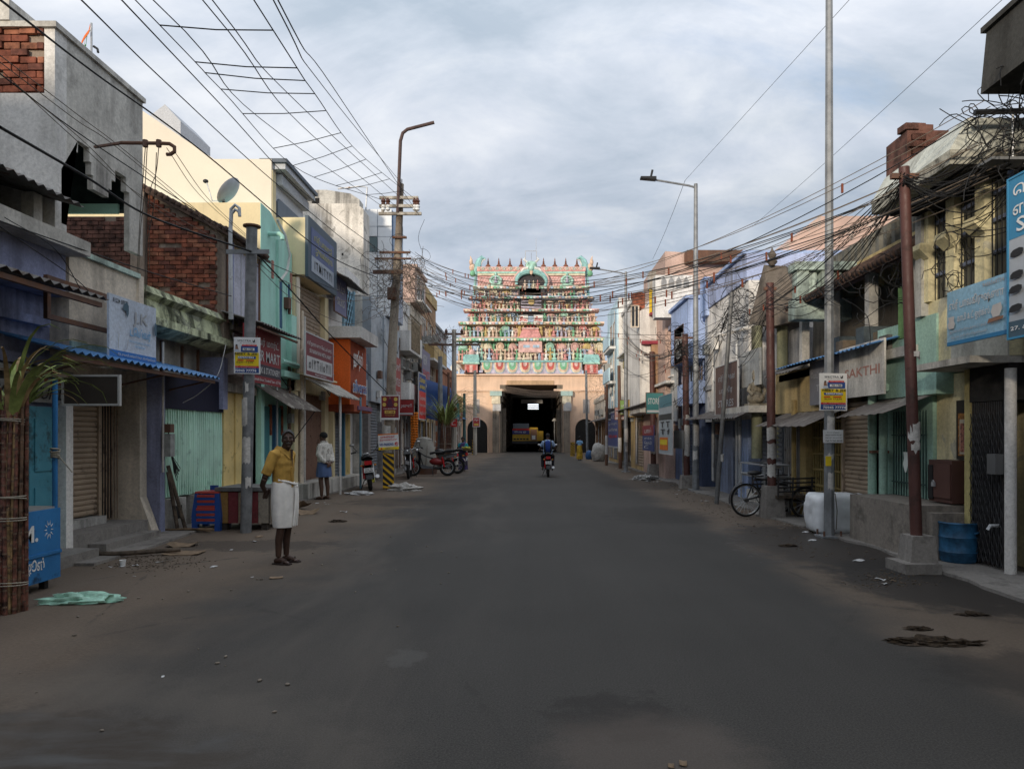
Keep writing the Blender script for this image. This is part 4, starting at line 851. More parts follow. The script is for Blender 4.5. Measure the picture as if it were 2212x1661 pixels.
for i in range(34):
    for j in range(5): child_mesh('roof_tile', TILE2, rf, (5.17+.235*j, 9.84+.137*i, 4.17+.139*j+random.uniform(0, .015)), (1, 1, 1), (0, 0, random.uniform(-.05, .05)))
for yy in (9.9, 11.3, 12.7, 14.1): bx('post', grey_cem, t, 5.4, 5.55, yy, yy+.14, 2.861, 4.2)
bx('green_panel', wall('leaf_green', (.15, .26, .10), .4), t, 5.35, 5.6, 10.05, 10.3, 3.0, 3.75); bx('beam', rusty, t, 5.42, 5.54, 9.8, 14.4, 4.2, 4.27)
bx('balcony_floor', grey_cem, t, 5.25, 6.1, 9.8, 15.0, 2.72, 2.86)
for k in range(6): bx('junk_crate', mat('junk_%d' % (k % 3), ((.10, .09, .08), (.16, .12, .08), (.07, .09, .10))[k % 3]), t, 5.3+.1*(k % 2), 5.75, 10.5+k*.38, 10.78+k*.38, 2.861, 3.1+.12*(k % 3))
corrugated(t, 'blue_ledge', tin_blue, (4.9, 10.25, 2.92), (4.9, 14.2, 2.92), (5.4, 10.25, 3.05), (5.4, 14.2, 3.05), 26, .015)
bx('front_panel', wall('yellow_front', (.42, .32, .16), .6), t, 5.25, 5.7, 12.2, 15.2, 2.05, 2.9)
bx('niche_rail', rusty, t, 5.2, 5.249, 12.6, 12.68, 2.45, 2.8)
roller(t, 5.4, -1, 11.22, 12.15, .1, 2.15, brown_sh, .075); bx('shutter_guide', brown_sh, t, 5.36, 5.5, 12.16, 12.22, .1, 2.2)
g1 = bars(t, 5.42, 12.3, 13.6, .1, 2.0, rust('brass_gate_paint', (.20, .15, .05), (.08, .05, .02), .3), 12, .03, 'lattice_gate', side=-1, rails=(.35, .65, .95, 1.25, 1.55, 1.85), lattice=False)
bx('yellow_pier', wall('yellow_pier', (.36, .27, .12), .5), t, 5.3, 5.699, 13.65, 13.95, 0, 2.04); MB().tube([(5.2, 14.0, 0), (5.2, 14.0, 2.3)], .05, 8).build('drain_pipe', MATS['yellow_pier'], t)
bars(t, 5.45, 14.05, 15.2, .1, 1.95, rust('grey_slat_paint', (.16, .15, .14), (.07, .05, .04), .3), 10, .05, 'slatted_door', side=-1)
sign('faded_name_board', 'white panel with flaking red lettering under the blue ledge', 'sign', (5.12, 11.75, 2.2), RIGHT_U, 1.5, .82, wall('stained_white_panel', (.55, .53, .49), .5), [('t', 'SAKTHI', .15, .38, .92, .56, cc('flaked_red', (.42, .20, .16)))])
sign('cloth_store_board', 'dull grey board with raised lettering behind the lamp post', 'sign', (5.16, 13.1, 2.15), RIGHT_U, 1.28, .8, cc('dull_grey_board', (.19, .19, .21)), [('t', 'ெமட்ரோ ஜுவல்', .05, .55, .95, .75, GREY), ('t', 'TAILORS', .25, .3, .95, .45, GREY)])
aw = thing('grey_sheet_awning', 'low grey sheet awning behind the bale and lamp post', 'awning', (5, 13, 2)); corrugated(aw, 'sheet', asb, (4.6, 11.9, 1.75), (4.6, 14.6, 1.78), (5.4, 11.9, 2.1), (5.4, 14.6, 2.1), 8, .01)
aw = thing('striped_tin_awning', 'small dark striped tin awning over the yellow front', 'awning', (5, 13.4, 2.9)); corrugated(aw, 'sheet', tin, (4.75, 12.9, 2.78), (4.75, 14.5, 2.78), (5.25, 12.9, 3.0), (5.25, 14.5, 3.0), 10, .015)
# balustrade block
t2 = thing('balustrade_parapet', 'mouldy mint balustrade with round openings on the old roof', 'balustrade', (5.9, 13.6, 4.2))
bm_ = wall('mouldy_mint', (.33, .40, .36), .9, (.03, .03, .026), blot=1.0); Y0 = 13.5
for x, w_ in ((1722, 25), (1775, 25), (1832, 20)): bx('pillar', bm_, t2, xat(x, Y0), xat(x+w_, Y0), Y0, Y0+.25, zat(668, Y0), zat(572, Y0))
bx('rail', bm_, t2, xat(1715, Y0), xat(1858, Y0), Y0-.05, Y0+.3, zat(584, Y0), zat(566, Y0)); bx('base', bm_, t2, xat(1715, Y0), xat(1858, Y0), Y0-.05, Y0+.3, zat(690, Y0), zat(645, Y0))
for x in (1753, 1763, 1806, 1818):
    bl = MB(); c0 = Vector((xat(x, Y0), Y0+.12, zat(644, Y0))); bl.lathe([(.05, 0), (.09, .12), (.05, .22), (.04, .3), (.08, .4), (.05, .52)], c0, 8); bl.build('baluster', bm_, t2)
# ---- wedge shaped concrete hood
t = thing('concrete_hood_house', 'narrow house with pyramid concrete hood, finial and mossy columns', 'building', (6.6, 16.2, 0))
hood = wall('brown_grey_concrete', (.13, .11, .092), .7, blot=.6); A = 15.6
pz = lambda x, y, d: (xat(x, d), d, zat(y, d))
MB().add([pz(1618, 700, 16.2), pz(1668, 705, 15.4), pz(1735, 690, 15.2), pz(1650, 572, 15.9), pz(1697, 575, 15.4), (xat(1618, 16.2)+1.2, 17.2, zat(700, 16.2)), (xat(1735, 15.2)+.6, 17.2, zat(690, 15.2)), (6.4, 17.2, 5.4), (7.2, 17.2, 5.4)],
         [(0, 1, 3), (1, 2, 4, 3), (0, 3, 7, 5), (2, 6, 8, 4), (3, 4, 8, 7), (0, 5, 6, 2, 1), (5, 7, 8, 6)]).build('hood', hood, t)
MB().lathe([(.05, 0), (.12, .08), (.06, .16), (.1, .24), (.03, .34), (.01, .4)], pz(1668, 574, 15.6), 8).build('finial', hood, t)
for x in (1635, 1690): MB().tube([pz(x, 990, 15.8), pz(x, 705, 15.8)], .12, 10).build('column', wall('mossy_column', (.25, .25, .16), .8), t)
bx('wall', greyw, t, 5.8, 11, 15.31, 17.2, 0, 3.95); bx('recess', dark_in, t, 5.6, 5.799, 15.35, 17.1, 0, 2.2); bx('floor_slab', grey_cem, t, 4.7, 5.8, 15.32, 17.15, 2.1, 2.25); bx('plinth', grey_cem, t, 5.2, 5.599, 15.4, 17.1, 0, .3)
roller(t, 5.5, -1, 15.5, 16.9, .3, 2.05, grey_sh, .1)
dt = thing('stone_figure', 'weathered seated stone figure on the ledge under the hood', 'statue', (4.95, 15.6, 2.26)); sm_ = mat('weathered_stone', (.24, .21, .16), .95, var=.4, bump=.4)
f = MB(); f.ell((4.95, 15.6, 2.42), (.2, .2, .14)); f.ell((4.95, 15.62, 2.62), (.13, .11, .2)); f.ell((4.95, 15.58, 2.88), (.09, .09, .11)); f.lathe([(.09, 0), (.07, .08), (.03, .16), (.01, .2)], (4.95, 15.6, 2.94), 8); f.tube([(4.83, 15.6, 2.72), (4.76, 15.52, 2.58), (4.84, 15.45, 2.48)], .04, 6); f.tube([(5.07, 15.6, 2.72), (5.14, 15.52, 2.58), (5.06, 15.45, 2.48)], .04, 6); tag(f.build('body', sm_, dt))
bx('base', sm_, dt, 4.75, 5.15, 15.42, 15.8, 2.251, 2.3)
# ---- pink gable behind
t = thing('pink_gable_house', 'dusty pink gable wall with flaking paint rising behind the tiled house', 'building', (8, 18, 0)); PY = 17.4
q = lambda x, y: (xat(x, PY), zat(y, PY))
MB().prism([(5.9, 0), (12, 0), (12, q(0, 466)[1]), q(1943, 466), q(1838, 467), q(1770, 467), q(1678, 545), (5.9, q(0, 560)[1])], 'Y', PY, PY+3.2).build('wall', wall('dusty_pink', (.44, .31, .26), .08, (.3, .2, .17), peel=(.50, .42, .37), var=.05, blot=.05, fine=.15), t)
# ---- white facade with periwinkle parapet
t = thing('white_peeling_house', 'whitewashed house with periwinkle parapet and mouldy base band', 'building', (7, 19.8, 0))
d0, d1 = 17.25, 21.6; X = 5.3
wp = wall('peeling_whitewash', (.76, .73, .69), .55, (.16, .15, .14), peel=(.50, .49, .50), blot=.25)
bx('wall', wp, t, X+.001, 11, d0, d1, 2.0, 5.4); bx('band', wall('mouldy_band', (.40, .40, .40), .9, blot=.8), t, X-.06, X, d0, d1, 2.95, 3.08); bx('band', MATS['mouldy_band'], t, X-.04, X, d0, d1, 2.2, 2.28)
bx('parapet', wall('stained_periwinkle', (.36, .42, .62), .8, (.2, .2, .23), blot=.5), t, X-.05, 11, d0, d1-.5, 5.401, 6.05); bx('coping', periw, t, X-.14, 11, d0, d1-.3, 6.051, 6.13); bx('corner_post', periw, t, X-.15, X+.6, d1-.49, d1+.02, 5.2, 6.35)
bx('shop_wall', dkbl, t, X+.3, 11, d0, d1, 0, 1.99); bx('blue_pier', periw, t, X, X+.299, d0+.05, d0+.9, 0, 1.99); bx('blue_pier', wall('dull_blue_wall', (.17, .20, .28), .6), t, X, X+.299, 18.6, 19.9, 0, 1.99)
bars(t, X+.15, 20.0, 21.4, .2, 1.9, grey_sh, 10, .04, 'slatted_door', side=-1); roller(t, X+.12, -1, d0+.95, 18.55, .15, 1.9, grey_sh, .1)
MB().tube([(X-.7, d0+.05, 4.05), (X-.2, d0+.1, 4.2), (X+.4, d0+.1, 4.32)], .05, 8).build('spout', white_pl, t)
aw = thing('long_tin_awning', 'long sagging dark tin awning under the whitewashed house', 'awning', (4.9, 18.5, 2)); corrugated(aw, 'sheet', tin, (4.45, 15.5, 1.98), (4.45, 20.6, 2.05), (5.3, 15.5, 2.35), (5.3, 20.6, 2.3), 26, .02)
bx('wall_screen', wall('grey_screen', (.36, .37, .37), .4), aw, 4.9, 4.95, 15.2, 16.6, 2.7, 3.5)
sign('brown_wooden_board', 'big brown board with pale lettering and white edge on the whitewashed house', 'sign', (4.72, 18.15, 2.1), RIGHT_U, 1.95, 1.22, wall('brown_board', (.13, .085, .075), .4), [('t', 'ஸ்ரீ முருகன்', .15, .66, .9, .82, GREY), ('t', 'பாத்திர', .2, .4, .8, .56, GREY), ('t', 'STORES', .15, .16, .85, .3, GREY)], frame=(DIMW, .025))
# ---- periwinkle box and tall pink house
t = thing('periwinkle_box_house', 'bright periwinkle blue projecting bay over a deep blue shop', 'building', (7, 23.4, 0)); d0, d1 = 21.62, 25.6
bx('wall', dkbl, t, 5.4, 11, d0, d1, 0, 5.6); bx('bay', periw, t, 4.85, 5.399, d0+.3, d1-1.0, 4.0, 5.85); bx('bay_top', periw, t, 4.75, 5.4, d0+.2, d1-.9, 5.851, 5.95)
bx('shop_front', dkbl, t, 5.2, 5.399, d0, d1, .0, 2.2); roller(t, 5.19, -1, d0+.3, d0+1.8, .2, 2.1, mat('dark_blue_shutter', (.05, .07, .13)), .1); bx('lower_bay', periw, t, 5.0, 5.399, d0+.2, d1-1.3, 2.6, 3.3)
for a in (d0+.6, d0+1.7): window(t, 5.39, -1, a, a+.7, 3.35, 3.95, periw, fw=.05)
sign('grey_corner_panel', 'tall pale grey wall panel below the periwinkle bay', 'panel', (5.0, 25.5, 2.1), RIGHT_U, 1.2, 1.9, wall('pale_grey_panel', (.42, .42, .41), .5), [])
t = thing('pink_terrace_house', 'pink terrace house with brown beam eave and arched white balcony', 'building', (9, 27, 0)); PY = 25.7
q = lambda x, y: (xat(x, PY), zat(y, PY))
MB().prism([(4.9, 0), (13, 0), (13, q(0, 600)[1]), q(1650, 625), q(1600, 640), q(1640, 552), q(1505, 590), q(1434, 545), (4.9, q(0, 545)[1])][:0] or [(4.85, 0), (13, 0), (13, q(0, 560)[1]), (q(1505, 0)[0], q(0, 560)[1]), (q(1490, 0)[0], q(0, 546)[1]), (4.85, q(0, 543)[1])], 'Y', PY, PY+5).build('wall', pinkp, t)
bx('beam_eave', wall('rusty_brown_beam', (.14, .075, .05), .5), t, q(1478, 0)[0], q(1660, 0)[0], PY-.5, PY-.001, q(0, 572)[1], q(0, 548)[1]); bx('white_tank', wht, t, q(1550, 0)[0], q(1635, 0)[0], PY+1, PY+3, q(0, 547)[1], q(0, 527)[1])
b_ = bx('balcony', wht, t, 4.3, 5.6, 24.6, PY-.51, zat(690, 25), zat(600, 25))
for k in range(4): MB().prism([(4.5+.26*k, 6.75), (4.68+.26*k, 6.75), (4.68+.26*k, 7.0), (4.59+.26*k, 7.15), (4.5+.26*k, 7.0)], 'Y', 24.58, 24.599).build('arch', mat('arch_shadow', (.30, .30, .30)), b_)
# ---- narrow white house with yellow window
t = thing('yellow_window_house', 'narrow patched white house with bright yellow framed window', 'building', (6.5, 30, 0)); d0, d1 = 27.5, 35; X = 5.3
NY = d0; q = lambda x, y: (xat(x, NY), zat(y, NY))
MB().prism([(4.2, 2.5), (8.5, 2.5), (8.5, 8.2), (q(1440, 0)[0], q(0, 590)[1]), (q(1425, 0)[0], q(0, 620)[1]), (q(1400, 0)[0], q(0, 660)[1]), (4.2, q(0, 672)[1])], 'Y', NY, NY+4).build('wall', wht, t)
bx('shop_wall', ochre, t, 4.9, 9, NY, d1, 0, 2.49)
camwin(t, NY, q(1408, 0)[0], q(1420, 0)[0], q(0, 675)[1], q(0, 632)[1], cc('yellow_frame', (.70, .48, .02)), fw=.10); camwin(t, NY, q(1365, 0)[0], q(1378, 0)[0], q(0, 705)[1], q(0, 662)[1], cream, fw=.05)
bx('red_ledge', cc('crimson_paint', (.28, .03, .05)), t, q(1402, 0)[0], q(1432, 0)[0], NY-.4, NY-.001, q(0, 683)[1], q(0, 678)[1]); bx('brick_pier', brick_m, t, q(1370, 0)[0], q(1395, 0)[0], NY+.2, NY+.6, 6.4, q(0, 630)[1]); bx('crown', grey_cem, t, q(1404, 0)[0], q(1423, 0)[0], NY+.1, NY+.6, q(0, 621)[1], q(0, 585)[1])
roller(t, 4.88, -1, 28, 30.5, .2, 2.3, grey_sh, .12); roller(t, 4.88, -1, 31, 33.5, .2, 2.3, brown_sh, .12)
bx('red_beam', MATS['crimson_paint'], t, q(1385, 0)[0], q(1440, 0)[0], NY-.3, NY-.001, q(0, 745)[1], q(0, 738)[1]); bx('brown_wall', brn, t, q(1405, 0)[0], q(1450, 0)[0], NY-.25, NY-.002, 2.3, q(0, 746)[1])
corrugated(t, 'awning', tin, (4.0, 27.0, 2.75), (4.0, 34, 2.75), (4.9, 27.0, 3.05), (4.9, 34, 3.05), 26, .02)
# ---- pale blue tower and last houses
t = thing('pale_blue_tower', 'tall pale blue and white house with balconies next to the temple', 'building', (8, 44, 0)); TY = 40
bx('wall', wht, t, 4.9, 12, TY, 45, 2.5, zat(643, TY)); bx('street_wall', pbl, t, 4.8, 4.899, TY+.02, 45, 2.5, zat(648, TY)); bx('shop_wall', ochre, t, 4.9, 12, TY, 45, 0, 2.499)
for z in (4.6, 6.6):
    bx('balcony_slab', wht, t, 4.45, 4.8, TY+.6, TY+4, z, z+.15); bx('balcony_wall', pbl, t, 4.4, 4.48, TY+.6, TY+4, z+.151, z+.9)
    for a in (.8, 2.4): window(t, 4.8, -1, TY+a, TY+a+1, z+.3, z+1.6, wht)
camwin(t, TY, 5.3, 5.9, 6.2, 7.6, brn); camwin(t, TY, 5.4, 6.0, 3.6, 4.8, brn); roller(t, 4.88, -1, 40.6, 42.4, .2, 2.4, grey_sh, .14); roller(t, 4.88, -1, 42.8, 44.6, .2, 2.4, brown_sh, .14)
shop('last_right_house', 'low cream and grey house standing against the temple corner', -1, 5.6, 45.2, 63.5, 4.4, cream, low=brn, wins=((2, 3.3, 3.0, 4.1), (6, 7.3, 3.0, 4.1)), par_=.4, canopy=(tin, 2.7))
shop('yellow_shop_house', 'faded yellow shop house with cluttered front by the lamp post', -1, 5.2, 35.1, 39.9, 5.4, wall('faded_yellow', (.52, .46, .26), .5), low=greyw, wins=((.6, 1.6, 3.2, 4.6), (2.8, 3.8, 3.2, 4.6)), par_=.4, canopy=(tin_blue, 2.6))
# signs on the far right
def right_sign(name, label, x0, x1, y0, y1, X, board, items, **k):
    da, db = dep(x0, X), dep(x1, X); zc = lambda y: zat(y, da)
    return sign(name, label, 'sign', (X, da, zc(y1)), RIGHT_U, da-db, zc(y0)-zc(y1), board, items, **k)
right_sign('jewel_board', 'tall pale board with smile shaped emblem hung between the brown poles', 1424, 1452, 858, 978, 4.2, cc('greyish_board', (.42, .46, .47)), [('r', 0, .8, 1, 1, cc('teal_head', (.10, .24, .28))), ('r', 0, .58, 1, .68, cc('black_strip', (.05, .055, .05))), ('r', .05, .06, .7, .28, ORANGE), ('r', .1, .15, .65, .24, YEL), ('t', 'T T', .15, .45, .85, .55, INK), ('t', 'T f', .15, .33, .85, .42, INK)], frame=(DIMW, .02))
right_sign('blue_board', 'dark blue board with white and red lettering near the temple corner', 1313, 1336, 895, 962, 4.3, cc('board_navy', (.06, .08, .22)), [('t', 'BATA', .2, .82, .8, .92, DIMW), ('t', 'ஆயத்த ஆைட', .1, .62, .9, .72, DIMW), ('t', 'மளிைக', .1, .45, .9, .55, DIMW), ('t', 'விற்பைன', .1, .22, .9, .36, RED)], frame=(GREY, .08))
right_sign('red_blue_board', 'small board, maroon above and navy below, on the brown pole', 1388, 1412, 920, 972, 4.25, cc('board_navy2', (.04, .06, .17)), [('r', 0, .6, 1, 1, MAROON), ('t', 'பாய்', .2, .7, .8, .9, DIMW), ('t', 'சுத்த', .2, .42, .85, .54, DIMW), ('t', 'ேகாபி', .2, .26, .85, .38, DIMW), ('t', 'டீ', .2, .1, .6, .22, DIMW)])
right_sign('round_mirror_sign', 'plain grey steel shop shutter board near the green door', 1455, 1475, 930, 968, 4.5, cc('worn_steel_board', (.26, .26, .25)), [])
right_sign('coffee_board', 'light blue coffee board with white lettering and cups on the cream building', 2040, 2172, 665, 752, 4.85, wall('sky_blue_board', (.15, .33, .48), .15, (.2, .25, .3)), [], frame=(cc('deep_blue_edge', (.03, .18, .36)), .015)) if False else None
da = dep(2046, 4.8)
sign('coffee_board', 'light blue coffee shop board with white lettering and cups on the cream building', 'sign', (4.8, da, 2.62), RIGHT_U, da-dep(2178, 4.8), .62, wall('sky_blue_board', (.21, .36, .47), .15, (.2, .25, .3)),
     [('r', 0, 0, 1, .07, cc('deep_blue_edge', (.03, .18, .36))), ('t', '9486568734', .62, .88, .95, .95, GREY), ('t', 'ஸ்ரீ பாலகிருஷ்ணா', .05, .6, .95, .82, DIMW), ('t', 'காபி & டீ ஒர்க்ஸ்', .2, .36, .74, .54, DIMW), ('t', 'ஆவின் பால் கிைடக்கும் டீ / காபி / ஸ்நாக்ஸ்', .06, .2, .9, .28, GREY), ('t', 'கீழ ரத வீதி திருெநல்ேவலி', .1, .1, .7, .16, GREY),
      ('p', [(.06, .3), (.15, .3), (.17, .38), (.15, .44), (.16, .52), (.05, .52), (.06, .44), (.04, .38)], cc('cup_grey', (.50, .47, .45))), ('p', [(.80, .32), (.90, .32), (.94, .44), (.92, .54), (.80, .52), (.77, .42)], MATS['cup_grey']), ('p', [(.72, .24), (.95, .26), (.97, .31), (.74, .31)], SKIN_POSTER)])
# ================================================================== rows behind the camera (they shade the street)
for nm, lb, sd, X, a, b, h, m_ in (('house_behind', 'plain cream house of the same street, behind the lavender shop', 1, -5.9, -9, 3.4, 6.6, cream), ('house_behind', 'grey house further back along the sugarcane side', 1, -5.9, -26, -9.2, 7.0, greyw), ('house_behind', 'ochre house at the back end of the sugarcane side', 1, -5.9, -48, -26.2, 6.6, ochre),
                             ('house_behind', 'plain yellow house behind the sooty corner building', -1, 5.4, -12, 4.3, 6.2, cream_y), ('house_behind', 'white house further back behind the sooty corner building', -1, 5.4, -34, -12.2, 6.4, wht)):
    shop(nm, lb, sd, X, a, b, h, m_, wins=tuple((k*3+1, k*3+2.2, 3.6, 5.0) for k in range(int((b-a)/3)-1)), par_=.5, back=7)
# ================================================================== TEMPLE GATE TOWER
GX, GYF = -.1, 66.0
peach = wall('peach_wall', (.62, .44, .32), .2, (.25, .18, .13), var=.06, blot=.15)
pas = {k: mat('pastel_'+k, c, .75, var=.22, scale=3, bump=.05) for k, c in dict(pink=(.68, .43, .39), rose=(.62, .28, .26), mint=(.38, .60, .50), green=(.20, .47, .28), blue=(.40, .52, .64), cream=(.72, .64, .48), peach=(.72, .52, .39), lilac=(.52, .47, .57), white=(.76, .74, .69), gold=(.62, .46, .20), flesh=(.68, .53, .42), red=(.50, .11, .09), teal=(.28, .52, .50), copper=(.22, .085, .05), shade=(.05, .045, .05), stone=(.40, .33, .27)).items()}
T = thing('temple_gate_tower', 'tall painted temple gate tower crowded with pastel figures at the street end', 'temple', (GX, GYF+4, 0))
# base with the through passage
bx('base_wall', peach, T, -9.5, -3.05, GYF, GYF+9, 0, 7.2); bx('base_wall', peach, T, 2.85, 9.5, GYF, GYF+9, 0, 7.2)
bx('lintel_wall', peach, T, -3.049, 2.849, GYF, GYF+9, 6.35, 7.2); bx('lintel', wall('lintel_brown', (.42, .28, .17), .3), T, -2.4, 2.0, GYF-.12, GYF-.001, 6.35, 6.75)
bx('string_course', peach, T, -9.5, -2.4, GYF-.15, GYF-.001, 5.75, 5.95); bx('string_course', peach, T, 2.0, 9.5, GYF-.15, GYF-.001, 5.75, 5.95); bx('string_course', peach, T, -9.6, 9.6, GYF-.25, GYF+9, 7.201, 7.35)
stone = wall('old_granite', (.20, .165, .13), .7, (.04, .035, .03), blot=.6)
for s in (-1, 1):
    cx_ = GX+s*3.3
    bx('jamb_capital', wall('pale_teal_capital', (.34, .45, .42), .3), T, cx_-.55, cx_+.55, GYF-.5, GYF-.002, 5.3, 5.75); bx('jamb_relief', pas['cream'], T, cx_-.4, cx_+.4, GYF-.42, GYF-.003, 4.55, 5.299); bx('jamb_block', wall('pale_lilac_block', (.42, .42, .42), .3), T, cx_-.3, cx_+.45, GYF-.35, GYF-.004, 3.9, 4.549)
    bx('jamb', stone, T, cx_-.3, cx_+.3, GYF-.6, GYF-.005, 0, 3.899)
    for k in range(4): bx('corbel', stone, T, GX+s*(2.42+.13*k), GX+s*2.95, GYF+.02+.01*k, GYF+8.8, 5.75-.5*k, 6.34-.001*k if k == 0 else 6.249-.5*k)
    bx('inner_wall', stone, T, GX+s*2.8, GX+s*2.94, GYF+.05, GYF+8.9, 0, 4.24)
    bx('inner_pillar', stone, T, GX+s*2.45, GX+s*2.79, GYF+2.2, GYF+2.7, 0, 4.24)
    # side doorways
    ax = GX+s*5.05; pts = [(ax-.95, 0), (ax+.95, 0), (ax+.95, 2.2)]+[(ax+.95*math.cos(R(a)), 2.2+.95*math.sin(R(a))) for a in range(15, 180, 15)]+[(ax-.95, 2.2)]
    MB().prism(pts, 'Y', GYF-.012, GYF+.05).build('side_arch', dark_in, T)  # flat panel, its near-black colour stands in for the shade inside the doorway
    ri = MB(); ri.tube([(ax-1.0, GYF-.03, 0), (ax-1.0, GYF-.03, 2.2)]+[(ax-1.0*math.cos(R(a)), GYF-.03, 2.2+1.0*math.sin(R(a))) for a in range(15, 180, 15)]+[(ax+1.0, GYF-.03, 2.2), (ax+1.0, GYF-.03, 0)], .07, 6); ri.build('arch_moulding', peach, T)
    bx('niche_window', wall('grey_niche', (.30, .28, .27), .4), T, ax+.1*s-.3, ax+.1*s+.3, GYF-.02, GYF+.05, 3.7, 5.0)
    bx('buttress', peach, T, GX+s*7.9-.4, GX+s*7.6+.4, GYF-.3, GYF-.006, 0, 5.7)
# long dark passage behind with tube lights
ps = thing('temple_passage', 'dark pillared hall seen through the temple gate', 'passage', (0, 90, 0))
bx('floor', PAVE, ps, -2.6, 2.4, 69.5, 117.9, -.05, .32); bx('side_wall', stone, ps, -4.6, -4.2, 75.1, 118, 0, 6.4); bx('floor', PAVE, ps, -2.6, 2.4, 69.5, 117.9, -.05, .32); bx('side_wall', stone, ps, 3.8, 4.2, 75.1, 118, 0, 6.4); bx('ceiling', stone, ps, -4.6, 4.2, 75.1, 118, 6.401, 6.8); bx('end_wall', stone, ps, -4.6, 4.2, 118.01, 118.4, 0, 6.8)
for i in range(8):
    for s in (-1, 1): MB().lathe([(.4, 0), (.4, .6), (.25, .7), (.25, 4.6), (.45, 5.0), (.5, 6.4)], (GX+s*2.9, 76.5+i*5, 0), 8, False).build('pillar', stone, ps)
tl = emis('tube_light', (.85, .92, 1), 2.2)
for i in range(3):
    tb = thing('tube_lamp', 'white fluorescent tube glowing inside the temple passage', 'lamp', (.2, 88, 5.35), 'tube lights in the passage')
    MB().tube([(-.55+.0*i, 88, 4.95+.26*i), (.75-.0*i, 88, 4.95+.26*i)], .045, 6).build('tube', tl, tb); bx('fitting', pas['white'], tb, -.6, .8, 88.05, 88.12, 4.9+.26*i, 5.0+.26*i)
sign('passage_banner', 'pale cloth banner strung across the temple passage', 'banner', (-1.15, 72, 4.9), CAM_U, 2.2, .38, wall('greyish_banner', (.34, .33, .31), .4), [('t', 'அருள்மிகு திருக்ேகாயில்', .1, .3, .9, .7, SKIN_POSTER)])
# petal cornice
pc = bx('petal_cornice', pas['lilac'], T, GX-4.75, GX+4.75, GYF-.15, GYF+8, 7.36, 8.4)
for i in range(8):
    c = GX-4.15+i*1.19
    for k, (w_, h_, mm) in enumerate(((.56, 1.0, pas['blue']), (.5, .92, pas['cream']), (.42, .82, pas['peach']), (.32, .66, pas['red' if i % 2 else 'green']), (.18, .36, pas['pink' if i % 2 else 'mint']))):
        pts = [(c-w_, 8.36), (c-w_*.95, 8.36-h_*.55), (c-w_*.6, 8.36-h_*.9), (c, 8.36-h_), (c+w_*.6, 8.36-h_*.9), (c+w_*.95, 8.36-h_*.55), (c+w_, 8.36)]
        MB().prism(pts, 'Y', GYF-.19-.05*k, GYF-.15-.05*k+.03 if k else GYF-.151).build('petal', mm, pc)
bx('petal_fillet', pas['teal'], T, GX-4.9, GX+4.9, GYF-.35, GYF+8, 8.401, 8.55)
# statue and shrine pieces
def statue_mb(seated=False, arms=2):
    m = MB()
    if seated: m.ell((0, 0, .16), (.24, .16, .13), 8, 5); z = .24
    else: m.tube([(-.07, 0, 0), (-.06, 0, .45)], [.06, .085], 6); m.tube([(.07, 0, 0), (.06, 0, .45)], [.06, .085], 6); z = .42
    m.ell((0, 0, z+.2), (.13, .09, .22), 8, 6); m.ell((0, 0, z+.5), (.075, .075, .09), 8, 6); m.lathe([(.085, 0), (.09, .06), (.05, .16), (.015, .24)], (0, 0, z+.54), 8)
    for k in range(arms):
        s = 1 if k % 2 else -1; m.tube([(s*.12, 0, z+.34), (s*(.24+.05*k), -.03, z+.22+.12*(k//2)), (s*(.2+.06*k), -.1, z+.34+.12*(k//2))], [.045, .04, .03], 5)
    return m
def shrine_mb():
    m = MB(); m.box(-.5, .5, -.1, .35, 0, .12); 
    for x in (-.42, -.2, .2, .42): m.tube([(x, -.05, .12), (x, -.05, .75)], .05, 5)
    m.box(-.4, .4, .08, .35, .12, .75); m.box(-.56, .56, -.15, .38, .75, .87); return m
def dome_mb():
    m = MB(); m.lathe([(.5, 0), (.56, .12), (.5, .32), (.32, .5), (.12, .6), (.08, .68), (.1, .74), (.03, .88)], (0, .1, 0), 10); return m
def kudu_mb():
    m = MB(); m.torus((0, 0, .38), .34, .09, 14, 6, Matrix.Rotation(R(90), 3, 'X')); m.ell((0, .05, .38), (.28, .05, .28), 10, 6); m.lathe([(.1, 0), (.06, .1), (.02, .25)], (0, 0, .8), 6); m.box(-.45, .45, -.05, .2, -.05, .06); return m
cols = ['pink', 'cream', 'flesh', 'peach', 'mint', 'blue', 'white', 'gold', 'flesh', 'green', 'lilac', 'cream', 'rose']
ST = {(k, v): unit_mesh('figure', statue_mb(v == 1, (2, 2, 4)[v]), pas[k]) for k in set(cols) for v in range(3)}
SH = {k: unit_mesh('shrine', shrine_mb(), pas[k]) for k in set(cols)}; DO = {k: unit_mesh('dome', dome_mb(), pas[k]) for k in set(cols)}; KU = {k: unit_mesh('arch_ornament', kudu_mb(), pas[k]) for k in ('pink', 'mint', 'blue', 'cream', 'rose', 'peach')}
rnd = random.Random(5); nst = 0
tiers = [(8.55, 10.3, 7.05, 0.05, 'peach', 'green'), (10.7, 11.8, 6.7, .3, 'pink', 'peach'), (12.1, 13.0, 6.25, .55, 'cream', 'pink'), (13.25, 14.2, 5.85, .8, 'peach', 'blue'), (14.4, 15.15, 5.4, 1.05, 'mint', 'cream')]
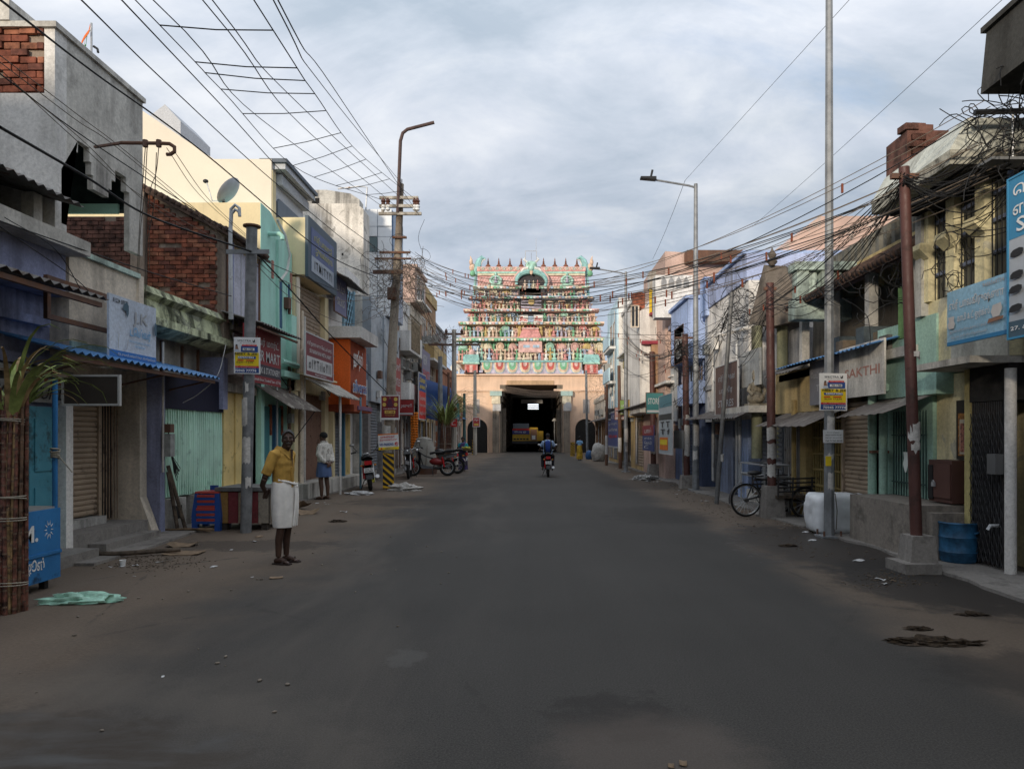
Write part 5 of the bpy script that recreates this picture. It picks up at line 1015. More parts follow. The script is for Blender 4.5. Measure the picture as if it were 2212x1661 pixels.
for i, (z0, z1, hw, sb, c1, c2) in enumerate(tiers):
    y = GYF+sb; H_ = z1-z0
    tw = bx('storey', pas[('pink', 'peach', 'mint', 'cream', 'lilac')[i]], T, GX-hw+.45, GX+hw-.45, y+.75, GYF+8-sb, z0, z1)
    lg = bx('storey_ledge', pas[c1], T, GX-hw-.1, GX+hw+.1, y-.1, GYF+8.1-sb, z0-.16, z0-.002)
    cor = MB(); cor.prism([(y-.05, z1), (y-.28, z1+.1), (y-.2, z1+.24), (y+.05, z1+.3), (y+.9, z1+.3), (y+.9, z1)], 'X', GX-hw-.15, GX+hw+.15); cor.build('storey_cornice', pas[c2], T)
    for k in range(int(hw*2/.3)):      # little teeth along the cornice edge
        child_mesh('cornice_tooth', SLATS.setdefault(('tooth', (k*3+i) % 7), unit_mesh('cornice_tooth', chamfer_box(.15), pas[('white', c2, 'cream', 'pink', 'mint', 'peach', 'blue')[(k*3+i) % 7]])), cor and T.children[-1] if False else T, (GX-hw+.15+.3*k, y-.27, z1+.1), (.24, .12, .2))
    # back shrines
    n = int(hw*2/1.15); 
    for k in range(n):
        x = GX-hw+.6+(2*hw-1.2)*k/(n-1)
        if abs(x-GX) < 1.25: continue
        c = rnd.choice(cols); sc = .95+.2*(k % 2)
        child_mesh('shrine', SH[c], T, (x, y+.5, z0), (sc*.9, 1, H_*.62/.87))
        if k % 2 == 0: child_mesh('dome', DO[rnd.choice(cols)], T, (x, y+.5, z0+H_*.62), (.85, .6, H_*.5/.88))
        else: child_mesh('arch_ornament', KU[rnd.choice(list(KU))], T, (x, y+.3, z0+H_*.55), (.95, 1, H_*.55/1.05))
    n = int(hw*2/.36)
    for row in range(2 if i == 0 else 1):
        for k in range(n):
            x = GX-hw+.25+(2*hw-.5)*k/(n-1)+rnd.uniform(-.06, .06)
            if abs(x-GX) < (1.15 if i else .0): continue
            v = rnd.choice((0, 0, 1, 2)); s_ = (H_*.72 if i else 1.0)*rnd.uniform(.8, 1.05)*(1.25 if v == 1 else 1)
            child_mesh('figure', ST[(rnd.choice(cols), v)], T, (x, y+.15-row*.1+(.5 if row else 0), z0+(.85 if row else 0)), (s_, s_, s_), (0, 0, rnd.uniform(-.5, .5))); nst += 1
# centre bays
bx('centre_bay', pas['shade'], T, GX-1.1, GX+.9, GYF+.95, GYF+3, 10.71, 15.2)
MB().hexa([(GX-1.25, GYF-.1, 10.35), (GX+1.05, GYF-.1, 10.35), (GX+1.05, GYF+1.2, 10.35), (GX-1.25, GYF+1.2, 10.35)], [(GX-.85, GYF+.3, 11.4), (GX+.65, GYF+.3, 11.4), (GX+.65, GYF+1.0, 11.4), (GX-.85, GYF+1.0, 11.4)]).build('centre_roof', pas['rose'], T)
bx('centre_ridge', pas['pink'], T, GX-.9, GX+.7, GYF+.2, GYF+1.1, 11.401, 11.55); bx('centre_house', pas['pink'], T, GX-1.2, GX+1.0, GYF-.05, GYF+.9, 9.3, 10.349)
for s in (-.75, .15): bx('blue_pane', pas['blue'], T, GX+s, GX+s+.6, GYF-.08, GYF-.051, 9.7, 9.95)
for s in (-1, 1):
    child_mesh('guardian', ST[('gold', 2)], T, (GX-.1+s*1.0, GYF+.6, 10.75), (1.35, 1.2, 1.35)); child_mesh('guardian', ST[('flesh', 0)], T, (GX-.1+s*.95, GYF+1.5, 12.15), (1.0, 1, 1.0)); child_mesh('guardian', ST[('cream', 0)], T, (GX-.05+s*.8, GYF+1.9, 14.45), (1.0, 1, 1.0))
for k in range(3): MB().lathe([(.02, 0), (.1, .08), (.05, .2), (.09, .3), (.01, .5)], (GX-.35+.3*k, GYF+.6, 11.55), 8).build('finial', pas['red'], T)
bx('striped_panel', pas['lilac'], T, GX-.95, GX+.95, GYF+.9, GYF+.99, 13.2, 14.35)
for k in range(4): bx('panel_stripe', pas['shade'], T, GX-.93, GX+.93, GYF+.88, GYF+.899, 13.3+.26*k, 13.42+.26*k)
MB().lathe([(.27, 0), (.3, .04), (.2, .06)], (GX, GYF+.86, 13.95), 14, M=Matrix.Rotation(R(90), 3, 'X')).build('sun_disc', pas['gold'], T)
bx('blue_sill', pas['blue'], T, GX-.95, GX+.85, GYF+.8, GYF+1.0, 13.0, 13.19)
for s, x in ((0, GX-1.17), (1, GX+.22)):
    sg = bx('name_plate', pas['white'], T, x, x+.86, GYF-.12, GYF-.07, 11.95, 12.6)
    text_on(sg, 'சிவ', (x+.06, GYF-.12, 12.05), CAM_U, UP, .74, .44, cc('plate_red', (.5, .02, .02)), .01, .03)
bx('plate_gap', pas['blue'], T, GX-.28, GX+.2, GYF-.09, GYF-.07, 12.0, 12.5)
# side turrets
for s in (-1, 1):
    x = GX+s*5.6; bx('turret', pas['rose'], T, x-.6, x+.6, GYF-.5, GYF+1.5, 7.36, 8.2); bx('turret_band', pas['mint'], T, x-.78, x+.78, GYF-.65, GYF+1.5, 8.201, 8.35)
    MB().prism([(x-.7, 8.351), (x-.78, 8.6), (x-.66, 9.05), (x+.66, 9.05), (x+.78, 8.6), (x+.7, 8.351)], 'Y', GYF-.55, GYF+1.4).build('turret_roof', pas['teal'], T)
    for k in range(3): bx('turret_window', pas['red'] if k != 1 else pas['pink'], T, x-.42+.3*k, x-.18+.3*k, GYF-.53, GYF-.501, 7.45, 8.1)
    MB().lathe([(.02, 0), (.3, .05), (.34, .25), (.2, .45), (.05, .55), (.02, .8)], (x, GYF+.2, 9.05), 10).build('turret_dome', pas['pink'], T)
    bl = MB(); bl.ell((x+s*1.5, GYF+.4, 8.0), (.55, .3, .35), 10, 6); bl.ell((x+s*1.0, GYF+.35, 8.45), (.2, .18, .2), 8, 6); bl.tube([(x+s*1.2, GYF+.3, 7.4), (x+s*1.2, GYF+.3, 8.0)], .09, 6); bl.tube([(x+s*1.9, GYF+.3, 7.4), (x+s*1.85, GYF+.3, 8.0)], .09, 6); bl.build('bull', pas['white'], T)
# barrel roof
yb = GYF+1.5; W_ = 5.15; prof = [(yb, 15.55), (yb-.15, 15.9), (yb-.05, 16.4), (yb+.4, 16.9), (yb+1.2, 17.15), (yb+2.0, 16.9), (yb+2.5, 16.4), (yb+2.6, 15.9), (yb+2.4, 15.55)]
RF = MB().prism(prof, 'X', GX-W_, GX+W_).build('barrel_roof', pas['rose'], T)
SC_ = unit_mesh('roof_scale', MB().prism([(-.5, .5), (-.5, -.1), (0, -.5), (.5, -.1), (.5, .5)], 'Y', -.02, .02), pas['pink'])
for r_ in range(4):
    for k in range(38):
        x = GX-W_+.14+.263*k+(.13 if r_ % 2 else 0)
        if abs(x-GX) < 1.35 or x > GX+W_-.1: continue
        child_mesh('roof_scale', SC_, RF, (x, yb-.13+(.03 if r_ == 3 else (.07 if r_ == 0 else 0)), 15.62+.2*r_), (.22, 1, .24), (R(6-9*r_ if r_ < 3 else -26), 0, 0))
bx('ridge_band', pas['pink'], T, GX-W_-.05, GX+W_+.05, yb-.12, yb+2.6, 16.85, 17.25); bx('ridge_band', pas['cream'], T, GX-W_, GX+W_, yb-.14, yb-.121, 16.45, 16.62); bx('ridge_band', pas['mint'], T, GX-W_, GX+W_, yb-.2, yb-.141, 16.63, 16.8); bx('ridge_band', pas['rose'], T, GX-W_, GX+W_, yb-.2, yb-.121, 16.81, 16.92)
RZ = unit_mesh('ridge_rosette', MB().torus((0, 0, 0), .11, .035, 10, 5, Matrix.Rotation(R(90), 3, 'X')), pas['mint']); RZ2 = unit_mesh('ridge_rosette', MB().torus((0, 0, 0), .11, .035, 10, 5, Matrix.Rotation(R(90), 3, 'X')), pas['peach'])
for k in range(30):
    x = GX-W_+.2+.335*k
    if abs(x-GX) > 1.1: child_mesh('ridge_rosette', RZ if k % 2 else RZ2, T, (x, yb-.14, 17.06))
for zx in (485, 612, 745, 880, 1145, 1280, 1410, 1543):
    x = GX+(zx-1000)*.00819; MB().lathe([(.16, 0), (.2, .06), (.1, .12), (.08, .2), (.22, .3), (.25, .42), (.16, .54), (.07, .58), (.13, .66), (.06, .74), (.1, .8), (.05, .88), (.06, .95), (.01, 1.18)], (x, yb+1.2, 17.2), 10).build('finial', pas['copper'], T)
for s in (-1, 1):       # horned beasts at the ridge ends
    hx = GX+s*5.25
    h = MB(); h.tube([(hx, yb+.6, 16.3), (hx+s*.1, yb+.5, 16.8), (hx-s*.15, yb+.5, 17.3), (hx-s*.45, yb+.5, 17.75), (hx-s*.15, yb+.5, 18.15), (hx+s*.12, yb+.5, 18.2)][:6] if False else [(hx+s*.12, yb+.5, 16.6), (hx+s*.0, yb+.5, 17.1), (hx-s*.1, yb+.5, 17.5), (hx-s*.2, yb+.5, 17.9), (hx-s*.5, yb+.5, 18.25), (hx-s*.85, yb+.5, 18.1)], [.3, .38, .36, .3, .2, .05], 8); h.build('beast_horn', pas['teal'], T)
    e = MB(); e.tube([(hx-s*.32, yb+.42, 17.2), (hx-s*.42, yb+.42, 17.6), (hx-s*.55, yb+.42, 17.95), (hx-s*.8, yb+.42, 18.05)], .06, 5); e.build('horn_edge', pas['white'], T)
    b = MB(); b.ell((hx+s*.45, yb+.4, 17.3), (.3, .3, .4), 8, 6); b.ell((hx+s*.55, yb+.2, 17.75), (.18, .2, .3), 8, 6); b.tube([(hx+s*.5, yb+.3, 17.9), (hx+s*.62, yb+.2, 18.3)], [.14, .03], 6); b.build('beast_head', pas['peach'], T)
    MB().ell((hx+s*.4, yb+.3, 16.7), (.28, .3, .3), 8, 6).build('beast_body', pas['green'], T)
    MB().tube([(hx+s*.1, yb+.4, 16.5), (hx+s*.2, yb+.4, 15.5), (hx+s*.25, yb+.4, 14.5)], .15, 6).build('beast_tail', pas['teal'], T)
# central arch
ca = MB(); ca.tube([(GX+1.42*math.cos(R(a)), yb-.75, 15.75+.95*math.sin(R(a))) for a in range(-25, 206, 11)], [.14+.13*math.sin(R(min(180, max(0, a)))) for a in range(-25, 206, 11)], 8); A_ = ca.build('centre_arch', pas['teal'], T)
o_ = MB(); o_.tube([(GX+1.66*math.cos(R(a)), yb-.7, 15.8+1.2*math.sin(R(a))) for a in range(-20, 201, 11)], .08, 6); o_.build('arch_edge', pas['pink'], T)
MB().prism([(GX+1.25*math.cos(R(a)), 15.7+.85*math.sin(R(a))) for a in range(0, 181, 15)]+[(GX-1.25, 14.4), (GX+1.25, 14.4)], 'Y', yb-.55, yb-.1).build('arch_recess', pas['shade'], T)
for k, x in enumerate((-.6, -.2, .2, .6)): child_mesh('figure', ST[(('flesh', 'blue', 'cream', 'rose')[k], 1 if k in (1, 2) else 0)], T, (GX+x, yb-.85, 15.0+.1*(k in (1, 2))), (.75, .75, .75))
f_ = MB(); f_.ell((GX, yb-.7, 17.2), (.55, .35, .45), 12, 8); f_.ell((GX, yb-.95, 16.9), (.25, .25, .3), 8, 6); f_.ell((GX-.32, yb-.95, 17.35), (.15, .12, .15), 8, 5); f_.ell((GX+.32, yb-.95, 17.35), (.15, .12, .15), 8, 5); f_.build('mask_face', pas['mint'], T)
MB().ell((GX, yb-1.0, 16.6), (.16, .1, .28), 8, 6).build('mask_tongue', pas['peach'], T)
for s in (-1, 1):
    f_ = MB(); f_.tube([(GX+s*.4, yb-.8, 17.5), (GX+s*.7, yb-.8, 17.75), (GX+s*.55, yb-.8, 17.95)], [.1, .1, .03], 6); f_.tube([(GX+s*.3, yb-.9, 16.95), (GX+s*.75, yb-.9, 16.85), (GX+s*1.05, yb-.85, 16.5)], [.14, .12, .06], 6); f_.build('mask_scroll', pas['white'], T)
    x = GX+s*3.4; child_mesh('arch_ornament', KU['mint'], T, (x, yb-.35, 15.5), (1.5, 1.2, 1.15)); child_mesh('figure', ST[('lilac', 1)], T, (x, yb-.5, 15.65), (.9, .8, .7))
lr = MB()
for x in (GX-.58, GX+.5): lr.tube([(x, yb+1.2, 17.2), (x, yb+1.2, 19.0 if x < 0 else 19.0)], .035, 5)
lr.tube([(GX-.58, yb+1.2, 19.0), (GX+.5, yb+1.2, 19.0)], .03, 5); lr.tube([(GX+.46, yb+1.2, 19.0), (GX+.46, yb+1.2, 20.2)], .02, 5); lr.tube([(GX, yb+1.2, 18.2), (GX, yb+1.2, 18.85)], .02, 4); lr.build('lamp_gantry', steel, T)
for o in list(T.children):      # the photographed tower is a little taller above the gate
    if o.location.z > 7.36: o.location.z = 7.36+(o.location.z-7.36)*1.05; o.scale.z *= 1.05
# flagpole in front of the tower and cables across the gate
ct = MB(); rr = random.Random(3)
for k in range(26):
    z = 6.25-.022*k+rr.uniform(-.05, .05); ct.tube([(-2.6+rr.uniform(-.2, .2), GYF-.8, z-.1*rr.random()), (-1, GYF-.9, z-.25-rr.uniform(0, .15)), (.5, GYF-.9, z-.45-rr.uniform(0, .15)), (2.4+rr.uniform(-.2, .1), GYF-.8, z-.5+rr.uniform(-.1, .1))], .014, 4)
tag(ct.build('cable_bundle', mat('dusty_cable', (.12, .09, .07), .9)), 'thick bundle of dusty cables sagging across the temple gate', 'cable bundle', kind='stuff')
# gate horn speaker
hs = thing('horn_loudspeaker', 'grey horn loudspeaker on a jamb of the temple gate', 'loudspeaker', (3.3, GYF-.9, 4.3)); MB().lathe([(.3, 0), (.2, .12), (.1, .3), (.08, .4)], (3.3, GYF-1.1, 4.4), 14, M=Matrix.Rotation(R(-90), 3, 'X')).build('horn', GREY, hs); MB().tube([(3.3, GYF-.6, 4.4), (3.3, GYF-.1, 4.4)], .04, 5).build('bracket', rusty, hs)
# ================================================================== POLES
conc = wall('pole_concrete', (.40, .37, .32), .7, (.10, .08, .06), blot=.4); galv = mat('galvanised_pole', (.24, .25, .26), .6, .3, var=.2, scale=4)
plum = rust('oxide_red_paint', (.07, .027, .022), (.045, .02, .015), .35, .6); paper = wall('torn_paper', (.50, .48, .45), .5, blot=.5)
def bits(t, X, Y, r, zs, side=-1):
    """scraps of torn bills pasted round a pole"""
    for z0, z1, w in zs:
        m = MB(); a0 = R(-90)+random.uniform(-.5, .5); n = 7; g = []
        for z in (z0, (z0+z1)/2+random.uniform(-.02, .02), z1): g.append([(X+(r+.004)*math.cos(a0+(k/(n-1)-.5)*w+random.uniform(-.05, .05)), Y+(r+.004)*math.sin(a0+(k/(n-1)-.5)*w), z+random.uniform(-.03, .03)) for k in range(n)])
        m.sheet(g).build('torn_bill', paper, t)
# steel pole with notice, left
X, Y = gnd(531, 1150); t = thing('steel_pole', 'short grey steel pole with flanged top and torn bills beside the old man', 'pole', (X, Y, 0))
MB().tube([(X, Y, -.05), (X+.1, Y, 5.0)], .088, 14).build('shaft', mat('grey_steel_tube', (.20, .205, .21), .55, .2, var=.25, scale=5), t); MB().lathe([(.09, 0), (.14, .015), (.14, .04), (.05, .05)], (X+.1, Y, 5.0), 14).build('flange', rusty, t)
bx('clamp_bar', galv, t, X-.28, X+.42, Y-.11, Y-.085, 4.55, 4.62); bits(t, X+.03, Y, .09, ((1.15, 1.55, 1.6), (1.75, 2.2, 1.2), (2.3, 2.45, 1.0), (.75, .9, 1.0)))
def exam_notice(X, Y, z0, w, h, label, tilt=0.0):
    u = Vector((math.cos(tilt), 0, math.sin(tilt))); v = Vector((-math.sin(tilt), 0, math.cos(tilt)))
    return sign('exam_notice', label, 'poster', (X, Y, z0), u, w, h, WHITE,
     [('r', .05, .03, .95, .17, NAVY), ('r', .05, .17, .95, .22, RED), ('r', .05, .22, .95, .58, YEL), ('r', .16, .41, .84, .48, NAVY), ('r', .28, .60, .92, .76, NAVY), ('r', .32, .755, .88, .80, RED), ('r', .15, .35, .38, .38, RED), ('r', .48, .35, .78, .38, RED), ('r', .36, .635, .80, .705, WHITE),
      ('t', 'SPECTRA', .16, .875, .68, .925, INK), ('p', [(.72, .94), (.76, .89), (.79, .92), (.83, .94), (.82, .87), (.78, .855), (.74, .87)], INK), ('t', 'NEET - JEE | FOUNDATION', .25, .825, .72, .84, INK, .0), ('t', 'NEET Topper 2024', .36, .765, .84, .79, WHITE, .0), ('t', '705 / 720', .40, .645, .76, .695, INK, .03),
      ('t', 'NEET & JEE', .07, .495, .93, .57, INK, .03), ('t', 'REPEATERS', .20, .42, .80, .47, WHITE, .03), ('t', '06 JUN', .14, .275, .40, .325, INK, .02), ('t', '17 JUN', .46, .275, .76, .325, INK, .02), ('t', 'தமிழ் / ஆங்கில ெமாழியில் வகுப்புகள்', .1, .18, .9, .212, WHITE, .0), ('t', 'Spectra Academy - Tirunelveli', .1, .13, .88, .16, WHITE, .0), ('t', '70945 77774', .08, .045, .90, .115, WHITE, .03),
      ('p', [(.10, .62), (.26, .62), (.22, .68), (.20, .74), (.17, .78), (.13, .78), (.11, .73)], SKIN_POSTER), ('p', [(.11, .74), (.13, .79), (.19, .79), (.20, .74), (.17, .765)], INK), ('p', [(.07, .595), (.27, .595), (.25, .655), (.10, .655)], PALE)], th=.006)
exam_notice(X-.15, Y-.11, 2.6, .43, .595, 'white blue and yellow exam notice wired to the grey steel pole beside the old man', -.025)
# tall octagonal lamp post, right
X, Y = gnd(1791, 1160); t = thing('lamp_post', 'tall galvanised octagonal lamp post with bolted base beside the white bale', 'lamp post', (X, Y, 0))
MB().tube([(X, Y, .02), (X, Y, 9.6)], [.085, .052], 8, smooth=False).build('shaft', galv, t); bx('base_plate', galv, t, X-.17, X+.17, Y-.17, Y+.17, .0, .03)
for s in (-1, 1):
    for r_ in (-1, 1): MB().tube([(X+s*.13, Y+r_*.13, .02), (X+s*.13, Y+r_*.13, .11)], .016, 6).build('bolt', rusty, t)
MB().tube([(X, Y, 9.5), (X-.3, Y, 9.75), (X-1.4, Y, 9.85)], .035, 6).build('arm', galv, t); bx('lamp_head', blackm, t, X-1.75, X-1.3, Y-.09, Y+.09, 9.8, 9.88); bits(t, X, Y, .08, ((1.55, 1.9, 2.0), (1.2, 1.3, 1.5), (.75, 1.0, 1.0)))
bx('sticker', YEL, t, X-.09, X-.0, Y-.085, Y-.08, 1.12, 1.27)
exam_notice(X-.2, Y-.115, 1.98, .43, .58, 'white blue and yellow exam notice wired to the octagonal lamp post by the bale', -.01)
sign('gazette_notice', 'small white notice with the word GAZETTE and a phone number on the lamp post', 'poster', (X-.14, Y-.115, 1.48), CAM_U, .31, .2, WHITE, [('t', 'ெபயர் மாற்றம்', .2, .74, .8, .86, INK, .0), ('t', 'அரசு GAZETTE -ல்', .1, .54, .9, .66, INK, .01), ('t', 'ெசய்து தரப்படும்', .1, .32, .9, .44, INK, .0), ('t', 'Call: 91765 84148', .1, .1, .94, .22, INK, .01)], th=.004)
def lamp_far(x, yb_, label, top):
    X, Y = gnd(x, yb_); t = thing('lamp_post', label, 'lamp post', (X, Y, 0))
    MB().tube([(X, Y, 0), (X, Y, top)], [.1, .055], 8, smooth=False).build('shaft', galv, t); bx('base_plate', galv, t, X-.18, X+.18, Y-.18, Y+.18, .0, .035)
    MB().tube([(X+.05, Y, top-.12), (X-.2, Y, top-.05), (X-1.2, Y, top+.12)], .03, 6).build('arm', galv, t)
    MB().hexa([(X-1.6, Y-.1, top+.14), (X-1.15, Y-.1, top+.1), (X-1.15, Y+.1, top+.1), (X-1.6, Y+.1, top+.14)], [(X-1.6, Y-.1, top+.19), (X-1.15, Y-.1, top+.19), (X-1.15, Y+.1, top+.19), (X-1.6, Y+.1, top+.19)]).build('lamp_head', blackm, t)
    MB().tube([(X-1.3, Y, top+.18), (X-1.25, Y, top+.4)], .035, 6).build('sensor', blackm, t); bits(t, X, Y, .095, ((1.3, 1.9, 2.0), (.9, 1.15, 1.4))); return X, Y
L2 = lamp_far(1503, 1060, 'galvanised lamp post with single arm in front of the whitewashed house', 8.85); L3 = lamp_far(1352, 1019, 'far galvanised lamp post with single arm near the yellow window house', 8.8)
def post(name, label, x, yb_, xt, yt, r, m, base=None, zs=(), cross=None):
    X, Y = gnd(x, yb_); Xt, zt = xat(xt, Y), zat(yt, Y); t = thing(name, label, 'pole', (X, Y, 0)); zb = base[1] if base else 0
    MB().tube([(X, Y, 0), (X+(Xt-X)*.5, Y, zt/2), (Xt, Y, zt)], [r, r*.95, r*.9], 12).build('shaft', m, t)
    if base: 
        w = base[0]; MB().hexa([(X-w, Y-w, -.02), (X+w, Y-w, -.02), (X+w, Y+w, -.02), (X-w, Y+w, -.02)], [(X-w*.78, Y-w*.78, zb), (X+w*.78, Y-w*.78, zb), (X+w*.78, Y+w*.78, zb), (X-w*.78, Y+w*.78, zb)]).build('footing', PAVE, t)
    if cross: bx('cross_arm', rusty, t, Xt-cross, Xt+cross, Y-.04, Y+.02, zt-.14, zt-.08)
    if zs: bits(t, X+(Xt-X)*.3, Y, r, zs)
    return t, Xt, Y, zt
PR = post('brown_pole', 'dark oxide red pole on a stepped concrete footing beside the blue drum', 1982, 1232, 1953, 362, .066, plum, (.17, .42), ((2.5, 2.56, 5), (1.55, 1.75, 3.0), (1.4, 1.5, 2)), .16)
bx('footing_step', PAVE, PR[0], PR[1]-.12, PR[1]+.3, PR[2]-.26, PR[2]+.2, 0, .12)
PB = post('brown_pole', 'oxide red pole in a grey footing beside the cycle cart', 1668, 1118, 1663, 612, .085, plum, (.2, .62), ((1.5, 1.75, 3), (1.15, 1.45, 2.5), (.8, 1.05, 2)), .12)
PG = post('leaning_pole', 'thin grey pole leaning towards the temple before the blue wall', 1548, 1088, 1581, 632, .055, mat('dull_grey_tube', (.13, .13, .13), .5), None, ((1.0, 1.15, 3),))
PC = post('brown_pole', 'oxide red pole beside the lamp post of the whitewashed house', 1484, 1055, 1480, 722, .1, plum, (.22, .4), ((1.0, 1.9, 2.5), (2.1, 2.2, 5)), .3)
PD = post('brown_pole', 'oxide red pole behind the tall emblem board', 1412, 1030, 1408, 760, .11, plum, (.25, .5), ((.9, 1.6, 2.5),), .3)
post('brown_pole', 'thin rusty pole before the yellow window house', 1340, 1012, 1337, 790, .09, rusty, None, ((.8, 1.5, 2.5),)); post('leaning_pole', 'thin grey post standing next to the white sack', 1310, 1005, 1311, 830, .08, rusty, None, ((.6, 1.6, 2.5),))
post('leaning_pole', 'slim grey pole near the temple corner loudspeaker', 1269, 990, 1266, 800, .09, galv, None)
# transformer pole, left
X, Y = gnd(838, 1056); t = thing('electric_pole', 'rusty concrete electric pole with cross arms, insulators and bent lamp arm', 'pole', (X, Y, 0)); PE = (X, Y)
xt = xat(866, Y); zt = zat(398, Y); at_ = lambda x, y, dy=0.0: (xat(x, Y+dy), Y+dy, zat(y, Y+dy))
MB().tube([(X, Y, 0), at_(848, 740), at_(860, 540), (xt, Y, zt)], [.155, .135, .115, .09], 12).build('shaft', wall('rusty_pole_concrete', (.30, .26, .21), .8, (.09, .06, .04), blot=.6), t); MB().tube([at_(866, 400), at_(866, 388)], .05, 8).build('pin_insulator', WHITE, t)
MB().tube([at_(859, 460, -.15), at_(864, 330, -.15), at_(865, 305, -.15), at_(870, 288, -.15), at_(880, 280, -.15), at_(938, 265, -.15)], .052, 8).build('lamp_arm', rust('dark_arm', (.06, .035, .03), (.03, .02, .02), .3), t)
for i, (x0, x1, y0, y1) in enumerate(((822, 905, 428, 434), (822, 905, 446, 452), (820, 912, 462, 468), (850, 880, 514, 518), (822, 888, 546, 550), (812, 890, 560, 563), (808, 872, 586, 594))):
    bx('cross_arm', conc if i < 3 else rusty, t, xat(x0, Y), xat(x1, Y), Y-.17-.02*(i % 2), Y-.09, zat(y1, Y), zat(y0, Y))
for x in (828, 838, 896, 902):
    for k in range(2): MB().lathe([(.03, 0), (.07, .03), (.05, .08), (.08, .12), (.05, .17), (.03, .22)], at_(x, 462-12*k-6, -.15), 8).build('insulator', mat('brown_glaze', (.10, .035, .02), .25) if k else WHITE, t)
for x in (827, 899): MB().tube([at_(x, 464, -.14), at_(x, 426, -.14)], .045, 6).build('upright', conc, t)
bx('junction_box', rusty, t, xt-.35, xt-.1, Y-.3, Y-.12, zat(650, Y), zat(625, Y)); bits(t, X, Y, .17, ((.9, 1.9, 2.5), (2.2, 2.5, 2.0)))
sign('jewellery_poster', 'maroon and gold poster with four coins on the electric pole', 'poster', (xat(826, Y), Y-.25, zat(907, Y)), CAM_U, .56, .72, WHITE, [('r', .04, .08, .96, .97, MAROON)]+[('p', [(cx_+.1*math.cos(R(a)), cy_+.08*math.sin(R(a))) for a in range(0, 360, 30)], GOLD) for cx_, cy_ in ((.22, .84), (.8, .84), (.2, .62), (.8, .62))]
     + [('p', [(.5, .93), (.56, .86), (.66, .58), (.6, .52), (.4, .52), (.34, .6), (.44, .85)], cc('violet_robe', (.09, .02, .05))), ('p', [(.5, .96), (.54, .92), (.53, .85), (.47, .85), (.46, .92)], SKIN_POSTER), ('r', .22, .25, .78, .38, GOLD), ('t', 'AIKYAM', .28, .275, .72, .355, MAROON), ('t', 'தங்க நைக விழா', .15, .42, .85, .48, WHITE), ('t', 'திருெநல்ேவலி', .25, .15, .75, .2, GOLD)], th=.006)
np_ = sign('no_parking_sign', 'white NO PARKING board with red Tamil lettering tied to the electric pole', 'sign', (xat(823, Y), Y-.3, zat(972, Y)), Vector((.998, 0, .06)), .60, .47, WHITE, [('r', 0, .93, 1, 1, ORANGE), ('r', 0, 0, 1, .17, YEL), ('t', 'வாகனங்கள்', .12, .74, .82, .9, RED), ('t', 'நிறுத்தக்கூடாது', .08, .52, .92, .7, RED), ('t', 'NO PARKING', .06, .26, .74, .42, NAVY, .03), ('t', 'P', .83, .27, .92, .42, RED, .03), ('t', 'அறிவிப்பு', .3, .03, .75, .14, NAVY), ('p', [(.1, .03), (.2, .03), (.18, .13), (.15, .16), (.12, .13)], RED)], v=Vector((-.06, 0, .998)), th=.008)
MB().torus((xat(823, Y)+.525, Y-.318, zat(972, Y)+.195), .045, .007, 16, 4, Matrix.Rotation(R(90), 3, 'X')).build('prohibition_ring', RED, np_)
def hazard(x0, x1, yt, yb_, d, label):
    w = (x1-x0)*d/F; z0, z1 = max(.03, zat(yb_, d)), zat(yt, d); h = z1-z0; X0 = xat(x0, d)
    its = []; n = 9; st = w/h*.95
    for k in range(-1, n):
        y0 = k/5.2; a = .105
        pts = [(0, y0+st*.9), (1, y0), (1, y0+a), (0, y0+st*.9+a)]
        pts = [(p, min(1, max(0, q))) for p, q in pts]
        if max(q for _, q in pts)-min(q for _, q in pts) > .01: its.append(('p', pts, INK))
    t = sign('hazard_marker', label, 'hazard marker', (X0, d, z0), CAM_U, w, h, cc('hazard_yellow', (.72, .42, .02)), its, th=.01); MB().tube([(X0+w*.3, d+.03, 0), (X0+w*.3, d+.03, z1)], .02, 5).build('post', rusty, t); MB().tube([(X0+w*.75, d+.03, 0), (X0+w*.75, d+.03, z1)], .02, 5).build('post', rusty, t)
hazard(827, 851, 978, 1054, Y-.35, 'black and yellow striped hazard board at the foot of the electric pole')
hazard(976, 989, 961, 1000, 36.5, 'striped hazard board beside the woman in blue at the second concrete pole'); hazard(1020, 1030, 950, 984, 58, 'striped hazard board at the pole with the red poster'); hazard(1232, 1242, 955, 987, 54, 'striped hazard board beside the woman in the yellow skirt')
# further poles on the left
def far_pole(x, d, yt, r, m, label, arm=None, name='electric_pole'):
    X = xat(x, d); t = thing(name, label, 'pole', (X, d, 0)); MB().tube([(X, d, 0), (X, d, zat(yt, d))], [r, r*.75], 8).build('shaft', m, t)
    for y, w in (arm or ()): bx('cross_arm', rusty, t, X-w, X+w, d-.08, d-.02, zat(y, d)-.05, zat(y, d)+.05)
    for y, w in (arm or ())[:1]:
        for s in (-1, 1): MB().lathe([(.05, 0), (.09, .08), (.05, .18), (.02, .22)], (X+s*w*.8, d-.05, zat(y, d)+.05), 8).build('insulator', MATS['brown_glaze'], t)
    return t
bx('white_paint_band', wht, far_pole(981, 36, 712, .15, conc, 'square concrete pole with transformer box beside the woman in blue', ((722, .5), (745, 1.3))), xat(981, 36)-.17, xat(981, 36)+.17, 35.83, 36.17, 0, .75)
far_pole(951, 34, 770, .14, galv, 'galvanised pole rising behind the green sugarcane stall'); far_pole(1026, 58, 800, .17, conc, 'pale concrete pole with a red poster before the temple gate', ((806, .9),)); far_pole(1003, 52, 850, .13, mat('teal_pole', (.06, .14, .14)), 'dark teal pole before the temple wall', name='pole')
far_pole(969, 35.5, 805, .08, rusty, 'thin dark rusty pole next to the square concrete pole', name='pole')
